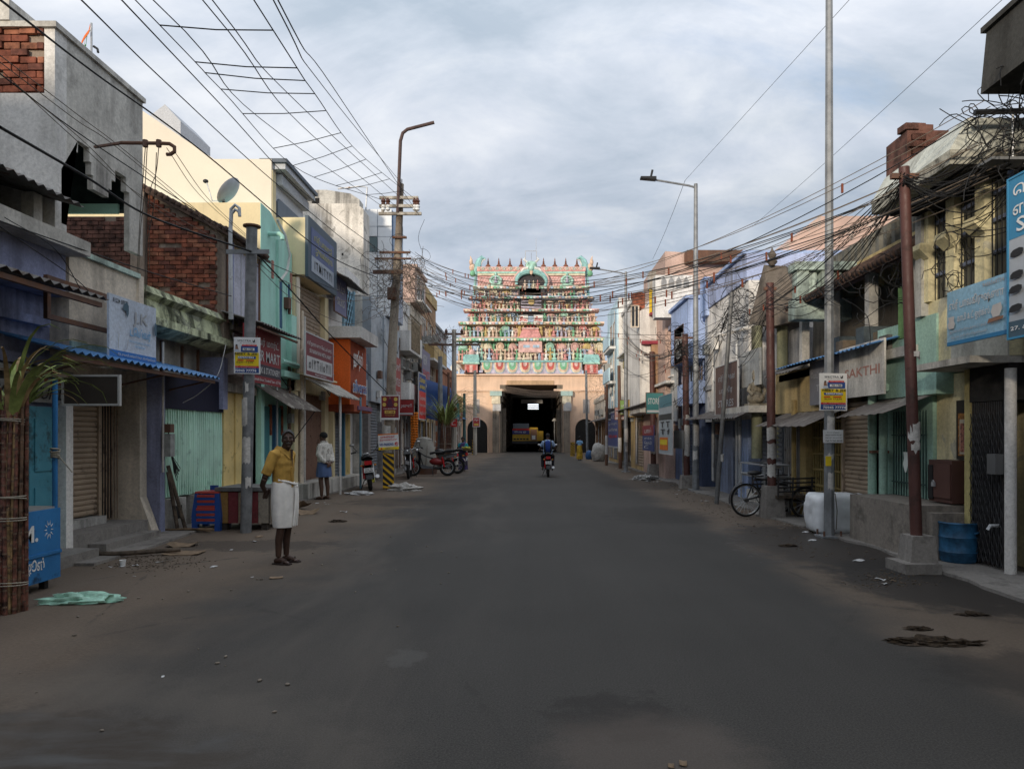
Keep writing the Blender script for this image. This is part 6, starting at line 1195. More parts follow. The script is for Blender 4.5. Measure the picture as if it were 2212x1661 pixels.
sign('red_poster', 'red festival poster on the pale pole by the temple side arch', 'poster', (xat(1021, 57.7), 57.7, zat(922, 57.7)), CAM_U, .6, .78, WHITE, [('r', .06, .05, .94, .95, cc('deep_red_print', (.42, .05, .05))), ('r', .2, .15, .8, .35, GOLD), ('t', 'விழா', .2, .6, .8, .85, WHITE)])
sign('clinic_board', 'narrow teal and red hanging board on the square concrete pole', 'sign', (xat(973, 35.4), 35.4, zat(922, 35.4)), CAM_U, .34, .95, cc('teal_grey_board', (.22, .34, .34)), [('r', 0, 0, 1, .42, RED), ('r', 0, .86, 1, 1, RED), ('t', 'டீ', .2, .1, .8, .35, WHITE), ('t', 'T', .3, .55, .7, .8, WHITE)])
# curved pipes and bracket over the left roofs
t = thing('hook_bracket', 'rusty iron bar with hooked end holding wires before the cement house', 'bracket', (-4.5, 8, 4.9)); dd = 8.2
MB().tube([P(262, 309, dd), P(345, 310, dd), P(366, 311, dd), P(377, 318, dd), P(377, 328, dd), P(368, 334, dd), P(360, 334, dd)], .022, 8).build('bar', rusty, t)
for x in (314, 343): MB().tube([P(x, 303, dd), P(x, 318, dd)], .03, 6).build('clamp', rusty, t)
MB().tube([P(262, 309, dd), (xat(205, 8.9), 8.9, zat(318, 8.9))], .02, 5).build('stay', rusty, t)
t = thing('curved_pipe', 'pair of bent grey conduit pipes rising beside the steel pole', 'pipe', (-5.7, 14, 3.7)); dd = 13.2
for o in (0, 5): MB().tube([P(497+o*.8, 690, dd), P(497+o*.3, 500+o, dd), P(499+o*.3, 452+o*2, dd), P(508, 443+o*2, dd), P(517-o*.2, 450+o*1.5, dd), P(518, 468, dd)], .03, 8).build('conduit', steel, t)
t = thing('street_bracket', 'dark bracket arm with wire hooks on the cream pillar building', 'bracket', (4.8, 7.6, 4.0)); MB().tube([P(2105, 243, 7.7), P(2212, 240, 7.7), (5.5, 7.7, 5.1)], .03, 6).build('bar', blackm, t); bx('old_lamp', rust('dull_lamp', (.14, .145, .15), (.06, .05, .05), .3), t, xat(2130, 7.7), xat(2212, 7.7), 7.6, 7.85, zat(352, 7.7), zat(346, 7.7)); MB().tube([P(2188, 240, 7.7), P(2188, 345, 7.7)], .012, 5).build('hanger', steel, t); bx('lamp_bracket', blackm, t, xat(2200, 7.7), 5.52, 7.65, 7.8, zat(345, 7.7), zat(335, 7.7))
# ================================================================== WIRES
cab = mat('black_cable', (.012, .012, .013), .7, var=.1, bump=0); cabb = mat('brown_cable', (.17, .135, .105), .85, var=.2, bump=0); spm = cc('oxide_spacer', (.22, .06, .03))
def tint(label, m): return label if label.split()[0] in ('thin', 'long', 'short', 'black', 'loose') else ('brown ' if m is cabb else 'black ')+label
def wire(a, b, sag, r, label, group, m=None, n=18, spac=0, srng=None):
    label = tint(label, m); a, b = Vector(a), Vector(b); pts = []
    for i in range(n+1):
        u = i/n; p = a*(1-u)+b*u; p.z -= 4*sag*u*(1-u); pts.append(p)
    o = tag(MB().tube(pts, r*.66, 4, cap=False).build('wire', m or cab), label, 'wire', group)
    for k in range(spac):
        u = (srng or random).uniform(.12, .9); p = a*(1-u)+b*u; p.z -= 4*sag*u*(1-u); bx('spacer', spm, o, p.x-.012, p.x+.012, p.y-.012, p.y+.012, p.z-.10, p.z+.02)
    return o
W1 = 'black service cable over the left roofs'; Wl = 'bare line wire overhead on the left'
Y = PE[1]
# ladder of line wires to the electric pole
lad = []
def curve_wire(pts, r, label, group, m=None):
    """smooth wire through given points"""
    label = tint(label, m)
    pts = [Vector(p) for p in pts]; q = [pts[0]*2-pts[1]]+pts+[pts[-1]*2-pts[-2]]; out = []
    for i in range(1, len(q)-2):
        for k in range(8):
            t_ = k/8; a, b, c, d = q[i-1], q[i], q[i+1], q[i+2]
            out.append(.5*((2*b)+(c-a)*t_+(2*a-5*b+4*c-d)*t_*t_+(3*b-a-3*c+d)*t_**3))
    out.append(pts[-1]); return tag(MB().tube(out, r*.8, 4, cap=False).build('wire', m or cab), label, 'wire', group), out
for k, pts in enumerate(([(-3.9, 0, 5.6), P(345, 55, 6.8), P(477, 193, 9.0), P(655, 372, 14.5), P(825, 432, Y-.1)],
                         [(-2.55, 0, 5.6), P(590, 66, 6.8), P(680, 203, 9.0), P(775, 330, 14.5), P(898, 432, Y-.1)],
                         [(-4.3, 0, 5.3), P(330, 0, 6.1), P(560, 255, 11), P(828, 448, Y-.1)], [(-3.4, 0, 5.4), P(437, 0, 6.3), P(650, 270, 11), P(860, 450, Y-.1)], [(-3.1, 0, 5.6), P(458, 0, 6.5), P(640, 220, 10), P(890, 450, Y-.1)],
                         [(-2.2, 0, 5.9), P(590, 0, 6.2), P(700, 190, 10.5), P(866, 395, Y-.1)], [(-2.1, 0, 5.95), P(600, 0, 6.2), P(720, 190, 10.5), P(905, 465, Y-.1)])):
    o, out = curve_wire(pts, .009, 'bare line wire running to the electric pole with bent lamp arm', 'line wires to the electric pole'); lad.append(out)
for k in range(11):
    i = [8+int(23*(1-(1-k/11)**1.4)*1.0)+0][0]; a, b = lad[0][min(i, len(lad[0])-1)], lad[1][min(i, len(lad[1])-1)]
    tag(MB().tube([a, (a+b)/2-Vector((0, 0, .02)), b], .007, 4, cap=False).build('wire_spreader', cab), 'thin cross spreader tying the line wires to the electric pole', 'spreader', 'spreaders on the line wires')
# thick service cables along the left roofs
for k, (pts, r, m) in enumerate((([P(0, 275, 6.2), P(190, 385, 8), P(330, 470, 10), P(547, 545, 11.5)], .021, cab), ([P(547, 540, 11.5), P(640, 640, 13.5), P(720, 730, 16), P(838, 850, 21)], .021, cab), ([P(0, 0, 5.6), P(200, 155, 8), P(440, 330, 11), P(700, 545, 16), P(815, 600, 21)], .016, cab), ([P(175, 0, 6), P(370, 190, 9), P(600, 400, 14), P(830, 590, 21)], .012, cab), ([P(262, 0, 6.3), P(480, 230, 10), P(660, 420, 15), P(825, 545, 21)], .012, cab),
     ([P(0, 160, 6.2), P(180, 295, 8), P(400, 440, 10.5), P(560, 540, 12)], .010, cab), ([P(0, 120, 6.4), P(170, 250, 8.1), P(275, 330, 9), P(480, 500, 11.3)], .007, cabb), ([P(0, 135, 6.4), P(165, 260, 8.1), P(260, 325, 9), P(480, 510, 11.3)], .007, cabb), ([P(0, 150, 6.3), P(150, 290, 8), P(300, 420, 10), P(490, 530, 11.5)], .007, cabb), ([P(30, 180, 6.3), P(185, 310, 8), P(320, 440, 10), P(490, 545, 11.5)], .007, cabb), ([P(360, 320, 8.3), P(430, 420, 10), P(530, 510, 12)], .006, cabb), ([P(375, 325, 8.3), P(450, 430, 10), P(540, 515, 12)], .006, cabb),
     ([P(0, 478, 7.0), P(150, 530, 8.5), P(330, 590, 10.5), P(500, 640, 12.5)], .010, cab), ([P(0, 490, 7), P(160, 600, 8.5), P(200, 640, 9)], .008, cab), ([P(10, 470, 7), P(120, 540, 8), P(180, 635, 9)], .007, cab), ([P(550, 560, 11.6), P(620, 610, 14), P(740, 650, 18), P(850, 640, 21.3)], .009, cabb), ([P(550, 570, 11.6), P(640, 650, 15), P(760, 700, 19), P(848, 660, 21.3)], .009, cabb), ([P(550, 555, 11.6), P(660, 600, 15), P(780, 640, 19), P(852, 610, 21.3)], .009, cab), ([P(488, 745, 12), P(470, 810, 11.9), P(430, 850, 11.8), P(395, 870, 11.7)], .008, white_pl))):
    curve_wire(pts, r, 'service cable running along the cream and mint house fronts' if m is not white_pl else 'loose white cable drooping across the mint shutter', 'service cables on the left' if m is not white_pl else None, m)
for k, (x, d_, y0, y1) in enumerate(((314, 8.3, 318, 480), (318, 8.3, 318, 520), (343, 8.3, 318, 430), (338, 8.3, 330, 560))):
    curve_wire([P(x, y0, d_), P(x-6, (y0+y1)/2, d_+.4), P(x-12-4*k, y1, d_+1.5), P(x-20, y1+150, 11.4)], .006, 'loose cable drooping from the hooked iron bar', 'cables hanging from the hooked bar', cabb)
# wires across the street to the right
rr = random.Random(11); A0 = Vector((xat(875, Y), Y-.15, 0))
for k in range(20):
    za = zat(545+rr.uniform(0, 70), Y); b = P(2100+rr.uniform(0, 130), 215+rr.uniform(0, 170), 7.7)
    wire((A0.x+rr.uniform(-.1, .5), A0.y, za), b, 1.15+rr.uniform(-.25, .35), .008 if k % 3 else .011, 'service wire crossing the street from the electric pole to the cream building', 'wires crossing the street', cab if k % 3 == 0 else cabb, 26, 5 if k % 2 == 0 else 2, rr)
for k in range(14):   # from the electric pole on to the next poles
    t_ = rr.choice(((981, 36, 720), (981, 36, 745), (1345, 31.4, 600), (1026, 58, 806), (1345, 31.4, 640), (1480, 20.5, 725))); wire((xat(868, Y)+rr.uniform(-.3, .5), Y, zat(560+rr.uniform(0, 80), Y)), P(t_[0], t_[2]+rr.uniform(-6, 25), t_[1]), .5+rr.uniform(0, .5), .010, 'wire strung from the electric pole towards the temple end', 'wires towards the temple', cab if k % 2 else cabb, 16, 2, rr)
# bundle from the brown pole down the right side
for k in range(20):
    s_ = P(1953+rr.uniform(-8, 12), 372+rr.uniform(0, 30), 8.23); e_ = rr.choice((P(1663, 620, 13.7), P(1581, 640, 16.8), P(1480, 728, 20.4), P(1581, 690, 16.8), P(1663, 650, 13.7), P(1408, 768, 27))); e_ = e_+Vector((rr.uniform(-.15, .15), 0, rr.uniform(-.2, .1)))
    wire(s_, e_, .25+rr.uniform(0, .5), .009, 'cable slung from the pole by the blue drum to the poles beyond', 'cables along the right side', cab, 14, 1 if k % 4 == 0 else 0, rr)
for k in range(14): wire(P(1953+rr.uniform(-5, 10), 375+rr.uniform(0, 25), 8.23), P(2110+rr.uniform(0, 110), 238+rr.uniform(0, 200), 7.7), .1+rr.uniform(0, .15), .009, 'cable from the pole by the blue drum to the bracket on the cream building', 'cables to the wall bracket', cab, 8)
for k in range(9): wire(P(2020+rr.uniform(0, 60), 470+rr.uniform(0, 90), 8.8), P(2212, 330+rr.uniform(0, 200), 7.2), .1, .009, 'black cable running past the cream pillars', 'cables on the cream building', cab, 8)
for k in range(12): wire(P(1581, 640+rr.uniform(0, 60), 16.8), P(1480+rr.uniform(-4, 4), 725+rr.uniform(0, 160), 20.4), .2+rr.uniform(0, .5), .010, 'cable sagging between the leaning pole and the brown pole', 'cables between the right poles', cab, 10)
for k in range(9): wire(P(1663, 640+rr.uniform(-10, 50), 13.7), P(1581, 690+rr.uniform(-40, 120), 16.8), .2+rr.uniform(0, .3), .009, 'cable sagging between the cart pole and the leaning pole', 'cables between the cart pole and the leaning pole', cab, 10)
for k in range(12): wire(P(1480, 735+rr.uniform(0, 40), 20.4), P(1345+rr.uniform(-4, 4), 690+rr.uniform(0, 130), 31.4), .3+rr.uniform(0, .4), .012, 'cable sagging along the shops by the yellow window house', 'cables along the far right shops', cabb if k % 2 else cab, 12, 1, rr)
# guy wires of the lamp posts
wire(P(1835, 0, 11), P(1480, 390, 20.3), .0, .008, 'thin straight stay wire between the two lamp posts', None, cab, 4); wire(P(1480, 390, 20.3), P(1410, 560, 30), .1, .010, 'thin stay wire running on from the second lamp post', None, cab, 4); wire(P(2165, 0, 9), P(1625, 490, 22), .05, .008, 'long straight stay wire passing the octagonal lamp post', None, cab, 4); wire(P(2180, 0, 6.4), (5.2, 5.6, 6.2), .02, .008, 'short stay wire dropping to the sooty corner building', None, cab, 4)
# tangles
def tangle(label, c, rad, n, seed, m):
    q = random.Random(seed); mb = MB(); c = Vector(c)
    for k in range(n):
        G_ = lambda s_: max(-1.5*s_, min(1.5*s_, q.gauss(0, s_))); p = c+Vector((G_(rad[0]*.4), G_(rad[1]*.4), G_(rad[2]*.45))); pts = [p]; v = Vector((q.gauss(0, 1), q.gauss(0, .5), q.gauss(0, 1))).normalized(); ax = Vector((q.gauss(0, .3), 1, q.gauss(0, .3))).normalized(); cv = q.uniform(-.9, .9)
        for i in range(9): p = p+v*q.uniform(.06, .13); pts.append(p); v = (Matrix.Rotation(cv+q.uniform(-.25, .25), 3, ax) @ v)
        mb.tube(pts, .0055, 4, cap=False)
    tag(mb.build('wire_tangle', m), label, 'wires', kind='stuff')
Y = PE[1]
tangle('dense tangle of old wires round the electric pole', (xat(862, Y), Y-.25, zat(620, Y)), (1.0, .4, 1.1), 170, 1, cabb); tangle('dark tangle of wires round the electric pole', (xat(862, Y), Y-.2, zat(585, Y)), (1.2, .4, .9), 60, 2, cab)
tangle('tangle of wires hung on the wall bracket of the cream building', P(2185, 290, 7.6), (.3, .2, .5), 50, 3, cab); tangle('tangle of wires on the square concrete pole', P(965, 735, 35.8), (1.2, .4, .6), 70, 4, cabb); tangle('tangle of wires before the cream pillars', P(2060, 560, 8.7), (.25, .2, .4), 12, 5, cab)
tangle('tangle of wires at the leaning pole', P(1590, 670, 16.7), (.9, .4, .8), 60, 6, cab); tangle('tangle of wires at the far brown poles', P(1480, 780, 20.3), (.9, .4, 1.3), 70, 7, cab); tangle('tangle of wires on the temple corner houses', P(1300, 830, 45), (1.4, .4, 1.6), 70, 8, cab); tangle('tangle of wires on the old tiled house', P(1900, 620, 10.2), (.9, .3, .4), 25, 9, cab); tangle('tangle of wires on the temple wall behind the square pole', P(1000, 880, 60), (2.0, .4, 2.0), 60, 10, cab)
# ================================================================== PEOPLE
def union(mb, voxel, smooth=6):
    """one continuous surface out of overlapping closed shapes"""
    me = bpy.data.meshes.new('u'); me.from_pydata(mb.v, [], mb.f); o = bpy.data.objects.new('u', me); COL.objects.link(o)
    m = o.modifiers.new('r', 'REMESH'); m.mode = 'VOXEL'; m.voxel_size = voxel; m.use_smooth_shade = True
    s = o.modifiers.new('s', 'SMOOTH'); s.iterations = smooth; s.factor = .5
    dg = bpy.context.evaluated_depsgraph_get(); dg.update(); r = bpy.data.meshes.new_from_object(o.evaluated_get(dg))
    v = [tuple(q.co) for q in r.vertices]; f = [tuple(p.vertices) for p in r.polygons]; bpy.data.objects.remove(o); bpy.data.meshes.remove(me); bpy.data.meshes.remove(r)
    out = MB(); out.add(v, f, True); return out
def hand(mb, w, d, n, s=1.0, curl=.5, side=1):
    """palm and five fingers from wrist w along d; n is the palm's back"""
    w, d, n = Vector(w), Vector(d).normalized(), Vector(n).normalized(); a = d.cross(n).normalized(); n = a.cross(d)
    M = Matrix((a, d, n)).transposed(); mb.ell(w+d*.05*s, (.042*s, .055*s, .017*s), 10, 6, M)
    for k, (off, L) in enumerate(((-.03, .068), (-.01, .08), (.011, .075), (.031, .058))):
        p = w+d*.09*s+a*off*s; q = [p]; dd = d.copy()
        for j in range(3): dd = (dd-n*curl*.75).normalized(); p = p+dd*L*s*(.42, .33, .25)[j]; q.append(p)
        mb.tube(q, [.0095*s, .009*s, .0082*s, .0065*s], 7)
    p = w+d*.03*s-a*.038*s*side; mb.tube([p, p+(d*.5-a*side*.6)*.045*s, p+(d*.9-a*side*.55-n*.5)*.075*s], [.013*s, .011*s, .008*s], 7)
def head(mb, c, M, s=1.0):
    E = lambda o, r: mb.ell(Vector(c)+M @ (Vector(o)*s), tuple(q*s for q in r), 16, 12, M)
    E((0, .012, .03), (.074, .093, .088)); E((0, -.02, -.02), (.064, .07, .085)); E((0, -.035, -.075), (.042, .045, .035)); E((0, -.072, -.098), (.024, .018, .016))
    T_ = lambda pts, r: mb.tube([Vector(c)+M @ (Vector(p)*s) for p in pts], [q*s for q in r], 8)
    T_([(0, -.082, .018), (0, -.105, -.022), (0, -.098, -.036)], [.008, .014, .012]); E((-.012, -.092, -.034), (.009, .01, .008)); E((.012, -.092, -.034), (.009, .01, .008))
    E((-.03, -.078, .022), (.024, .014, .009)); E((.03, -.078, .022), (.024, .014, .009)); E((-.042, -.062, -.02), (.02, .02, .02)); E((.042, -.062, -.02), (.02, .02, .02)); E((0, -.088, -.062), (.024, .012, .007)); E((0, -.086, -.073), (.02, .012, .007))
    for k in (-1, 1): E((k*.076, .012, -.008), (.010, .02, .033))
def face_bits(par, c, M, hairm, s=1.0, moustache=True):
    X_ = lambda o: Vector(c)+M @ (Vector(o)*s)
    for k in (-1, 1):
        MB().ell(X_((k*.03, -.077, .003)), (.012*s, .008*s, .005*s), 8, 5, M).build('eye', mat('eye_white', (.09, .075, .065), .7, bump=0), par); MB().ell(X_((k*.03, -.0855, .003)), (.0055*s, .004*s, .0055*s), 8, 5, M).build('pupil', blackm, par)
        MB().tube([X_((k*.012, -.092, .024)), X_((k*.032, -.09, .03)), X_((k*.052, -.076, .024))], [.004*s, .005*s, .003*s], 5).build('eyebrow', hairm, par)
    if moustache: MB().tube([X_((-.03, -.09, -.058)), X_((0, -.1, -.05)), X_((.03, -.09, -.058))], [.003*s, .006*s, .003*s], 6).build('moustache', hairm, par)
def hair_cap(par, c, M, m, s=1.0, low=-.01):
    g = []; q = random.Random(2)
    for i in range(9):
        a = R(90-i*15); row = []
        for j in range(29):
            b = 2*math.pi*j/28; fr = max(0, -math.sin(b)); zmin = low+.075*fr**1.5 if fr > .3 else low-.035*(1-fr)
            p = Vector((.083*math.cos(a)*math.cos(b), .012+.103*math.cos(a)*math.sin(b), .032+.097*math.sin(a))); 
            if p.z < zmin: p.z = zmin
            p *= 1+.018*mnoise.noise(p*60); row.append(Vector(c)+M @ (p*s))
        g.append(row)
    MB().sheet(g, .003).build('hair', m, par)
def rings(rs, n=28, fold=0.0, seed=1, nf=9):
    """loft of ellipses (cx, cy, z, rx, ry); fold adds cloth folds growing downwards"""
    g = []; q = random.Random(seed); ph = [q.uniform(0, 6.3) for _ in range(4)]
    for i, (cx_, cy_, z, rx, ry) in enumerate(rs):
        w = fold*i/(len(rs)-1); row = []
        for j in range(n+1):
            b = 2*math.pi*j/n; k = 1+w*(.6*math.sin(nf*b+ph[0])+.4*math.sin((nf+4)*b+ph[1]+i*.5)); row.append((cx_+rx*k*math.cos(b), cy_+ry*k*math.sin(b), z))
        g.append(row)
    return g
def closed_loft(mb, rs, n=24):
    k = len(rs); vs, fs = [], []
    for cx_, cy_, z, rx, ry in rs: vs += [(cx_+rx*math.cos(2*math.pi*j/n), cy_+ry*math.sin(2*math.pi*j/n), z) for j in range(n)]
    for i in range(k-1):
        for j in range(n): fs.append((i*n+j, i*n+(j+1) % n, (i+1)*n+(j+1) % n, (i+1)*n+j))
    fs += [tuple(range(n))[::-1], tuple(range((k-1)*n, k*n))]; return mb.add(vs, fs, True)
def cloth(name, col, rough=.9, var=.1): return mat(name, col, rough, var=var, scale=7, bump=.25)
# --- old man with yellow shirt and white wrap
X, Y = gnd(612, 1216)
t = thing('person', 'man in mustard shirt and white wrapped cloth, hands behind his back', 'person', (X, Y, 0), local=True, rz=R(74)); t.scale = (.94, .94, 1)
skin = mat('dark_skin', (.065, .034, .023), .5, var=.2, scale=6, bump=.08); grey_hair = mat('grey_hair', (.075, .075, .075), .9, var=.5, scale=70, bump=.6)
b = MB(); hc = Vector((0, -.075, 1.545)); HM = Matrix.Rotation(R(-54), 3, 'Z') @ Matrix.Rotation(R(-5), 3, 'X')
head(b, hc, HM); b.tube([(0, .0, 1.34), (0, -.03, 1.42), (0, -.06, 1.49)], [.075, .056, .056], 12)
closed_loft(b, [(0, 0, .82, .14, .105), (0, 0, .95, .135, .10), (0, 0, 1.1, .14, .10), (0, 0, 1.25, .16, .105), (0, .01, 1.34, .165, .095), (0, .01, 1.39, .10, .07)])
for s in (-1, 1):
    b.tube([(s*.065, .0, .86), (s*.07, -.012, .66), (s*.075, -.02, .46), (s*.082, .01, .3), (s*.085, .015, .09)], [.075, .068, .054, .05, .036], 12)
    fy = -.01 if s < 0 else .05
    b.tube([(s*.085, .05, .045), (s*.09, -.03, .05), (s*.1, -.11, .032)], [.034, .036, .03], 10); b.ell((s*.085, .045, .04), (.034, .04, .036), 10, 6)
    for k in range(5): b.tube([(s*.1+s*(k-1.6)*.016*-1, -.12, .03), (s*.1+s*(k-1.6)*.017*-1, -.165+.008*k, .022)], [.012-.001*k, .009], 6)
    b.tube([(s*.165, .01, 1.36), (s*.215, .05, 1.24), (s*.25, .1, 1.07)], [.056, .047, .04], 10); b.tube([(s*.25, .1, 1.07), (s*.18, .19, .98), (s*.07, .235, .90)], [.04, .036, .026], 10)
hand(b, (-.07, .235, .90), (.75, .35, -.55), (0, 1, .3), 1.0, .12, -1); hand(b, (.07, .25, .89), (-.8, .15, -.4), (0, 1, .3), 1.0, .12, 1)
body = union(b, .0065).build('body', skin, t)
face_bits(t, hc, HM, mat('white_hair', (.11, .105, .10), .95)); hair_cap(t, hc, HM, grey_hair, .985, .015)
sh = cloth('mustard_shirt', (.46, .27, .06), var=.16); b = MB()
closed_loft(b, [(0, .0, .90, .155, .12), (0, 0, 1.0, .158, .125), (0, 0, 1.12, .162, .125), (0, 0, 1.25, .172, .128), (0, .01, 1.34, .168, .115), (0, .008, 1.40, .12, .088), (0, 0, 1.43, .075, .07)])
for s in (-1, 1): b.tube([(s*.13, .01, 1.355), (s*.17, .015, 1.355), (s*.212, .05, 1.24), (s*.245, .09, 1.11)], [.075, .075, .068, .064], 14)
sm_ = union(b, .009, 2)
sm_.v = [(x+.006*mnoise.noise(Vector((x*14, y*14, z*9))), y+.009*mnoise.noise(Vector((x*11+5, y*11, z*16))), z) for x, y, z in sm_.v]; so = sm_.build('shirt', sh, t)
for s in (-1, 1): MB().sheet([[(s*.005, -.118, 1.31), (s*.035, -.1, 1.38), (s*.075, -.03, 1.45), (s*.05, .06, 1.465)], [(s*.04, -.128, 1.30), (s*.085, -.105, 1.345), (s*.115, -.03, 1.405), (s*.07, .085, 1.43)]], .006).build('collar', sh, so)
MB().add([(-.03, -.1285, 1.42), (.03, -.1285, 1.42), (.004, -.139, 1.2)], [(0, 2, 1)]).build('open_neck', skin, so)
bx('placket', sh, so, -.016, .016, -.143, -.12, .95, 1.2)
dh = cloth('white_wrap', (.80, .77, .73), var=.08)
MB().sheet(rings([(0, 0, 1.035, .15, .118), (0, 0, 1.0, .165, .135), (0, 0, .9, .168, .142), (0, .0, .75, .166, .142), (0, -.005, .6, .158, .138), (0, -.01, .52, .15, .134), (0, -.012, .455, .144, .13)], 56, .07, 3, 6), .004).build('wrapped_cloth', dh, t)
for k in range(3): MB().tube([(.10-.02*k, -.135, 1.0), (.085-.02*k, -.165, .85), (.09-.03*k, -.16, .65), (.08-.04*k, -.15, .47)], [.02, .016, .014, .012], 6).build('cloth_fold', dh, t)
MB().tube([(-.15, -.03, 1.045), (-.08, -.13, 1.02), (.02, -.15, .99), (.10, -.145, .98), (.06, -.16, .95)], .016, 6).build('cloth_knot', dh, t)
sd = mat('brown_sandal', (.025, .015, .012), .7)
for s in (-1, 1):
    so = MB().prism([(s*.085-.045, .085), (s*.085+.045, .085), (s*.1+.05, -.08), (s*.1+.035, -.18), (s*.1-.035, -.18), (s*.1-.05, -.08)][::1 if s > 0 else 1], 'Z', .0, .016).build('sandal', sd, t); MB().tube([(s*.1-.05, -.07, .015), (s*.1, -.11, .068), (s*.1+.05, -.07, .015)], .009, 5).build('strap', sd, so)
# --- man with checked shirt and folded blue lungi, seen from behind-left
X, Y = gnd(700, 1078)
t = thing('person', 'man in white checked shirt and tucked blue wrap facing the shops', 'person', (X, Y, 0), local=True, rz=R(-118))
skin2 = mat('brown_skin', (.10, .052, .034), .5, var=.15, scale=6, bump=.05); bh = mat('black_hair', (.012, .011, .011), .8, var=.3, scale=60, bump=.5)
b = MB(); hc = Vector((0, -.03, 1.555)); HM = Matrix.Rotation(R(8), 3, 'Z'); head(b, hc, HM); b.tube([(0, 0, 1.35), (0, -.02, 1.49)], [.075, .057], 10)
closed_loft(b, [(0, 0, .82, .14, .11), (0, 0, 1.1, .15, .11), (0, 0, 1.3, .165, .11), (0, .01, 1.39, .1, .07)])
for s in (-1, 1):
    b.tube([(s*.09, 0, .85), (s*.1, -.01, .47), (s*.105, .02, .3), (s*.105, .02, .09)], [.09, .058, .054, .038], 10); b.tube([(s*.105, .05, .045), (s*.115, -.09, .035), (s*.12, -.15, .025)], [.036, .034, .022], 8)
    b.tube([(s*.17, .01, 1.37), (s*.22, .03, 1.12)], [.055, .042], 8); b.tube([(s*.22, .03, 1.12), (s*.16, .13, .95), (s*.06, .17, .9)], [.042, .034, .026], 8)
hand(b, (-.06, .17, .9), (.8, .2, -.4), (0, 1, .3), 1, .4, -1); hand(b, (.06, .175, .9), (-.8, .2, -.4), (0, 1, .3), 1, .5, 1)
union(b, .009).build('body', skin2, t); face_bits(t, hc, HM, bh); hair_cap(t, hc, HM, bh, 1.03, -.02)
m, n_, l_, bs = nodes_of('checked_shirt'); nt = NT(n_, l_); br = n_.new('ShaderNodeTexBrick'); tcn = n_.new('ShaderNodeTexCoord'); l_.new(tcn.outputs['Object'], br.inputs[0]); br.inputs['Scale'].default_value = 9; br.inputs[1].default_value = (.66, .63, .57, 1); br.inputs[2].default_value = (.60, .57, .52, 1); br.inputs[3].default_value = (.16, .14, .12, 1); br.inputs['Mortar Size'].default_value = .012
l_.new(br.outputs[0], bs.inputs['Base Color']); bs.inputs['Roughness'].default_value = .9; MATS['checked_shirt'] = m
b = MB(); closed_loft(b, [(0, .0, .86, .17, .135), (0, 0, 1.0, .175, .145), (0, 0, 1.15, .178, .14), (0, 0, 1.3, .185, .13), (0, .01, 1.38, .16, .105), (0, .0, 1.43, .075, .072)])
for s in (-1, 1): b.tube([(s*.15, .01, 1.37), (s*.225, .035, 1.12), (s*.175, .12, .98), (s*.11, .15, .93)], [.072, .066, .055, .045], 12)
sm_ = union(b, .011, 3); sm_.v = [(x+.008*mnoise.noise(Vector((x*12, y*12, z*9))), y+.01*mnoise.noise(Vector((x*11+5, y*11, z*14))), z) for x, y, z in sm_.v]; so = sm_.build('shirt', m, t)
MB().tube([(-.07, -.05, 1.43), (-.085, .02, 1.445), (0, .08, 1.44), (.085, .02, 1.445), (.07, -.05, 1.43)], .014, 6).build('collar', m, so)
MB().sheet(rings([(0, 0, .95, .165, .13), (0, 0, .88, .18, .145), (0, 0, .75, .19, .17), (0, .0, .62, .195, .185), (0, .0, .56, .19, .18)], 40, .05, 8, 8), .005).build('wrapped_cloth', cloth('blue_wrap', (.09, .14, .28)), t)
for s in (-1, 1): bx('sandal', sd, t, s*.112-.05, s*.112+.05, -.17, .09, 0, .014)
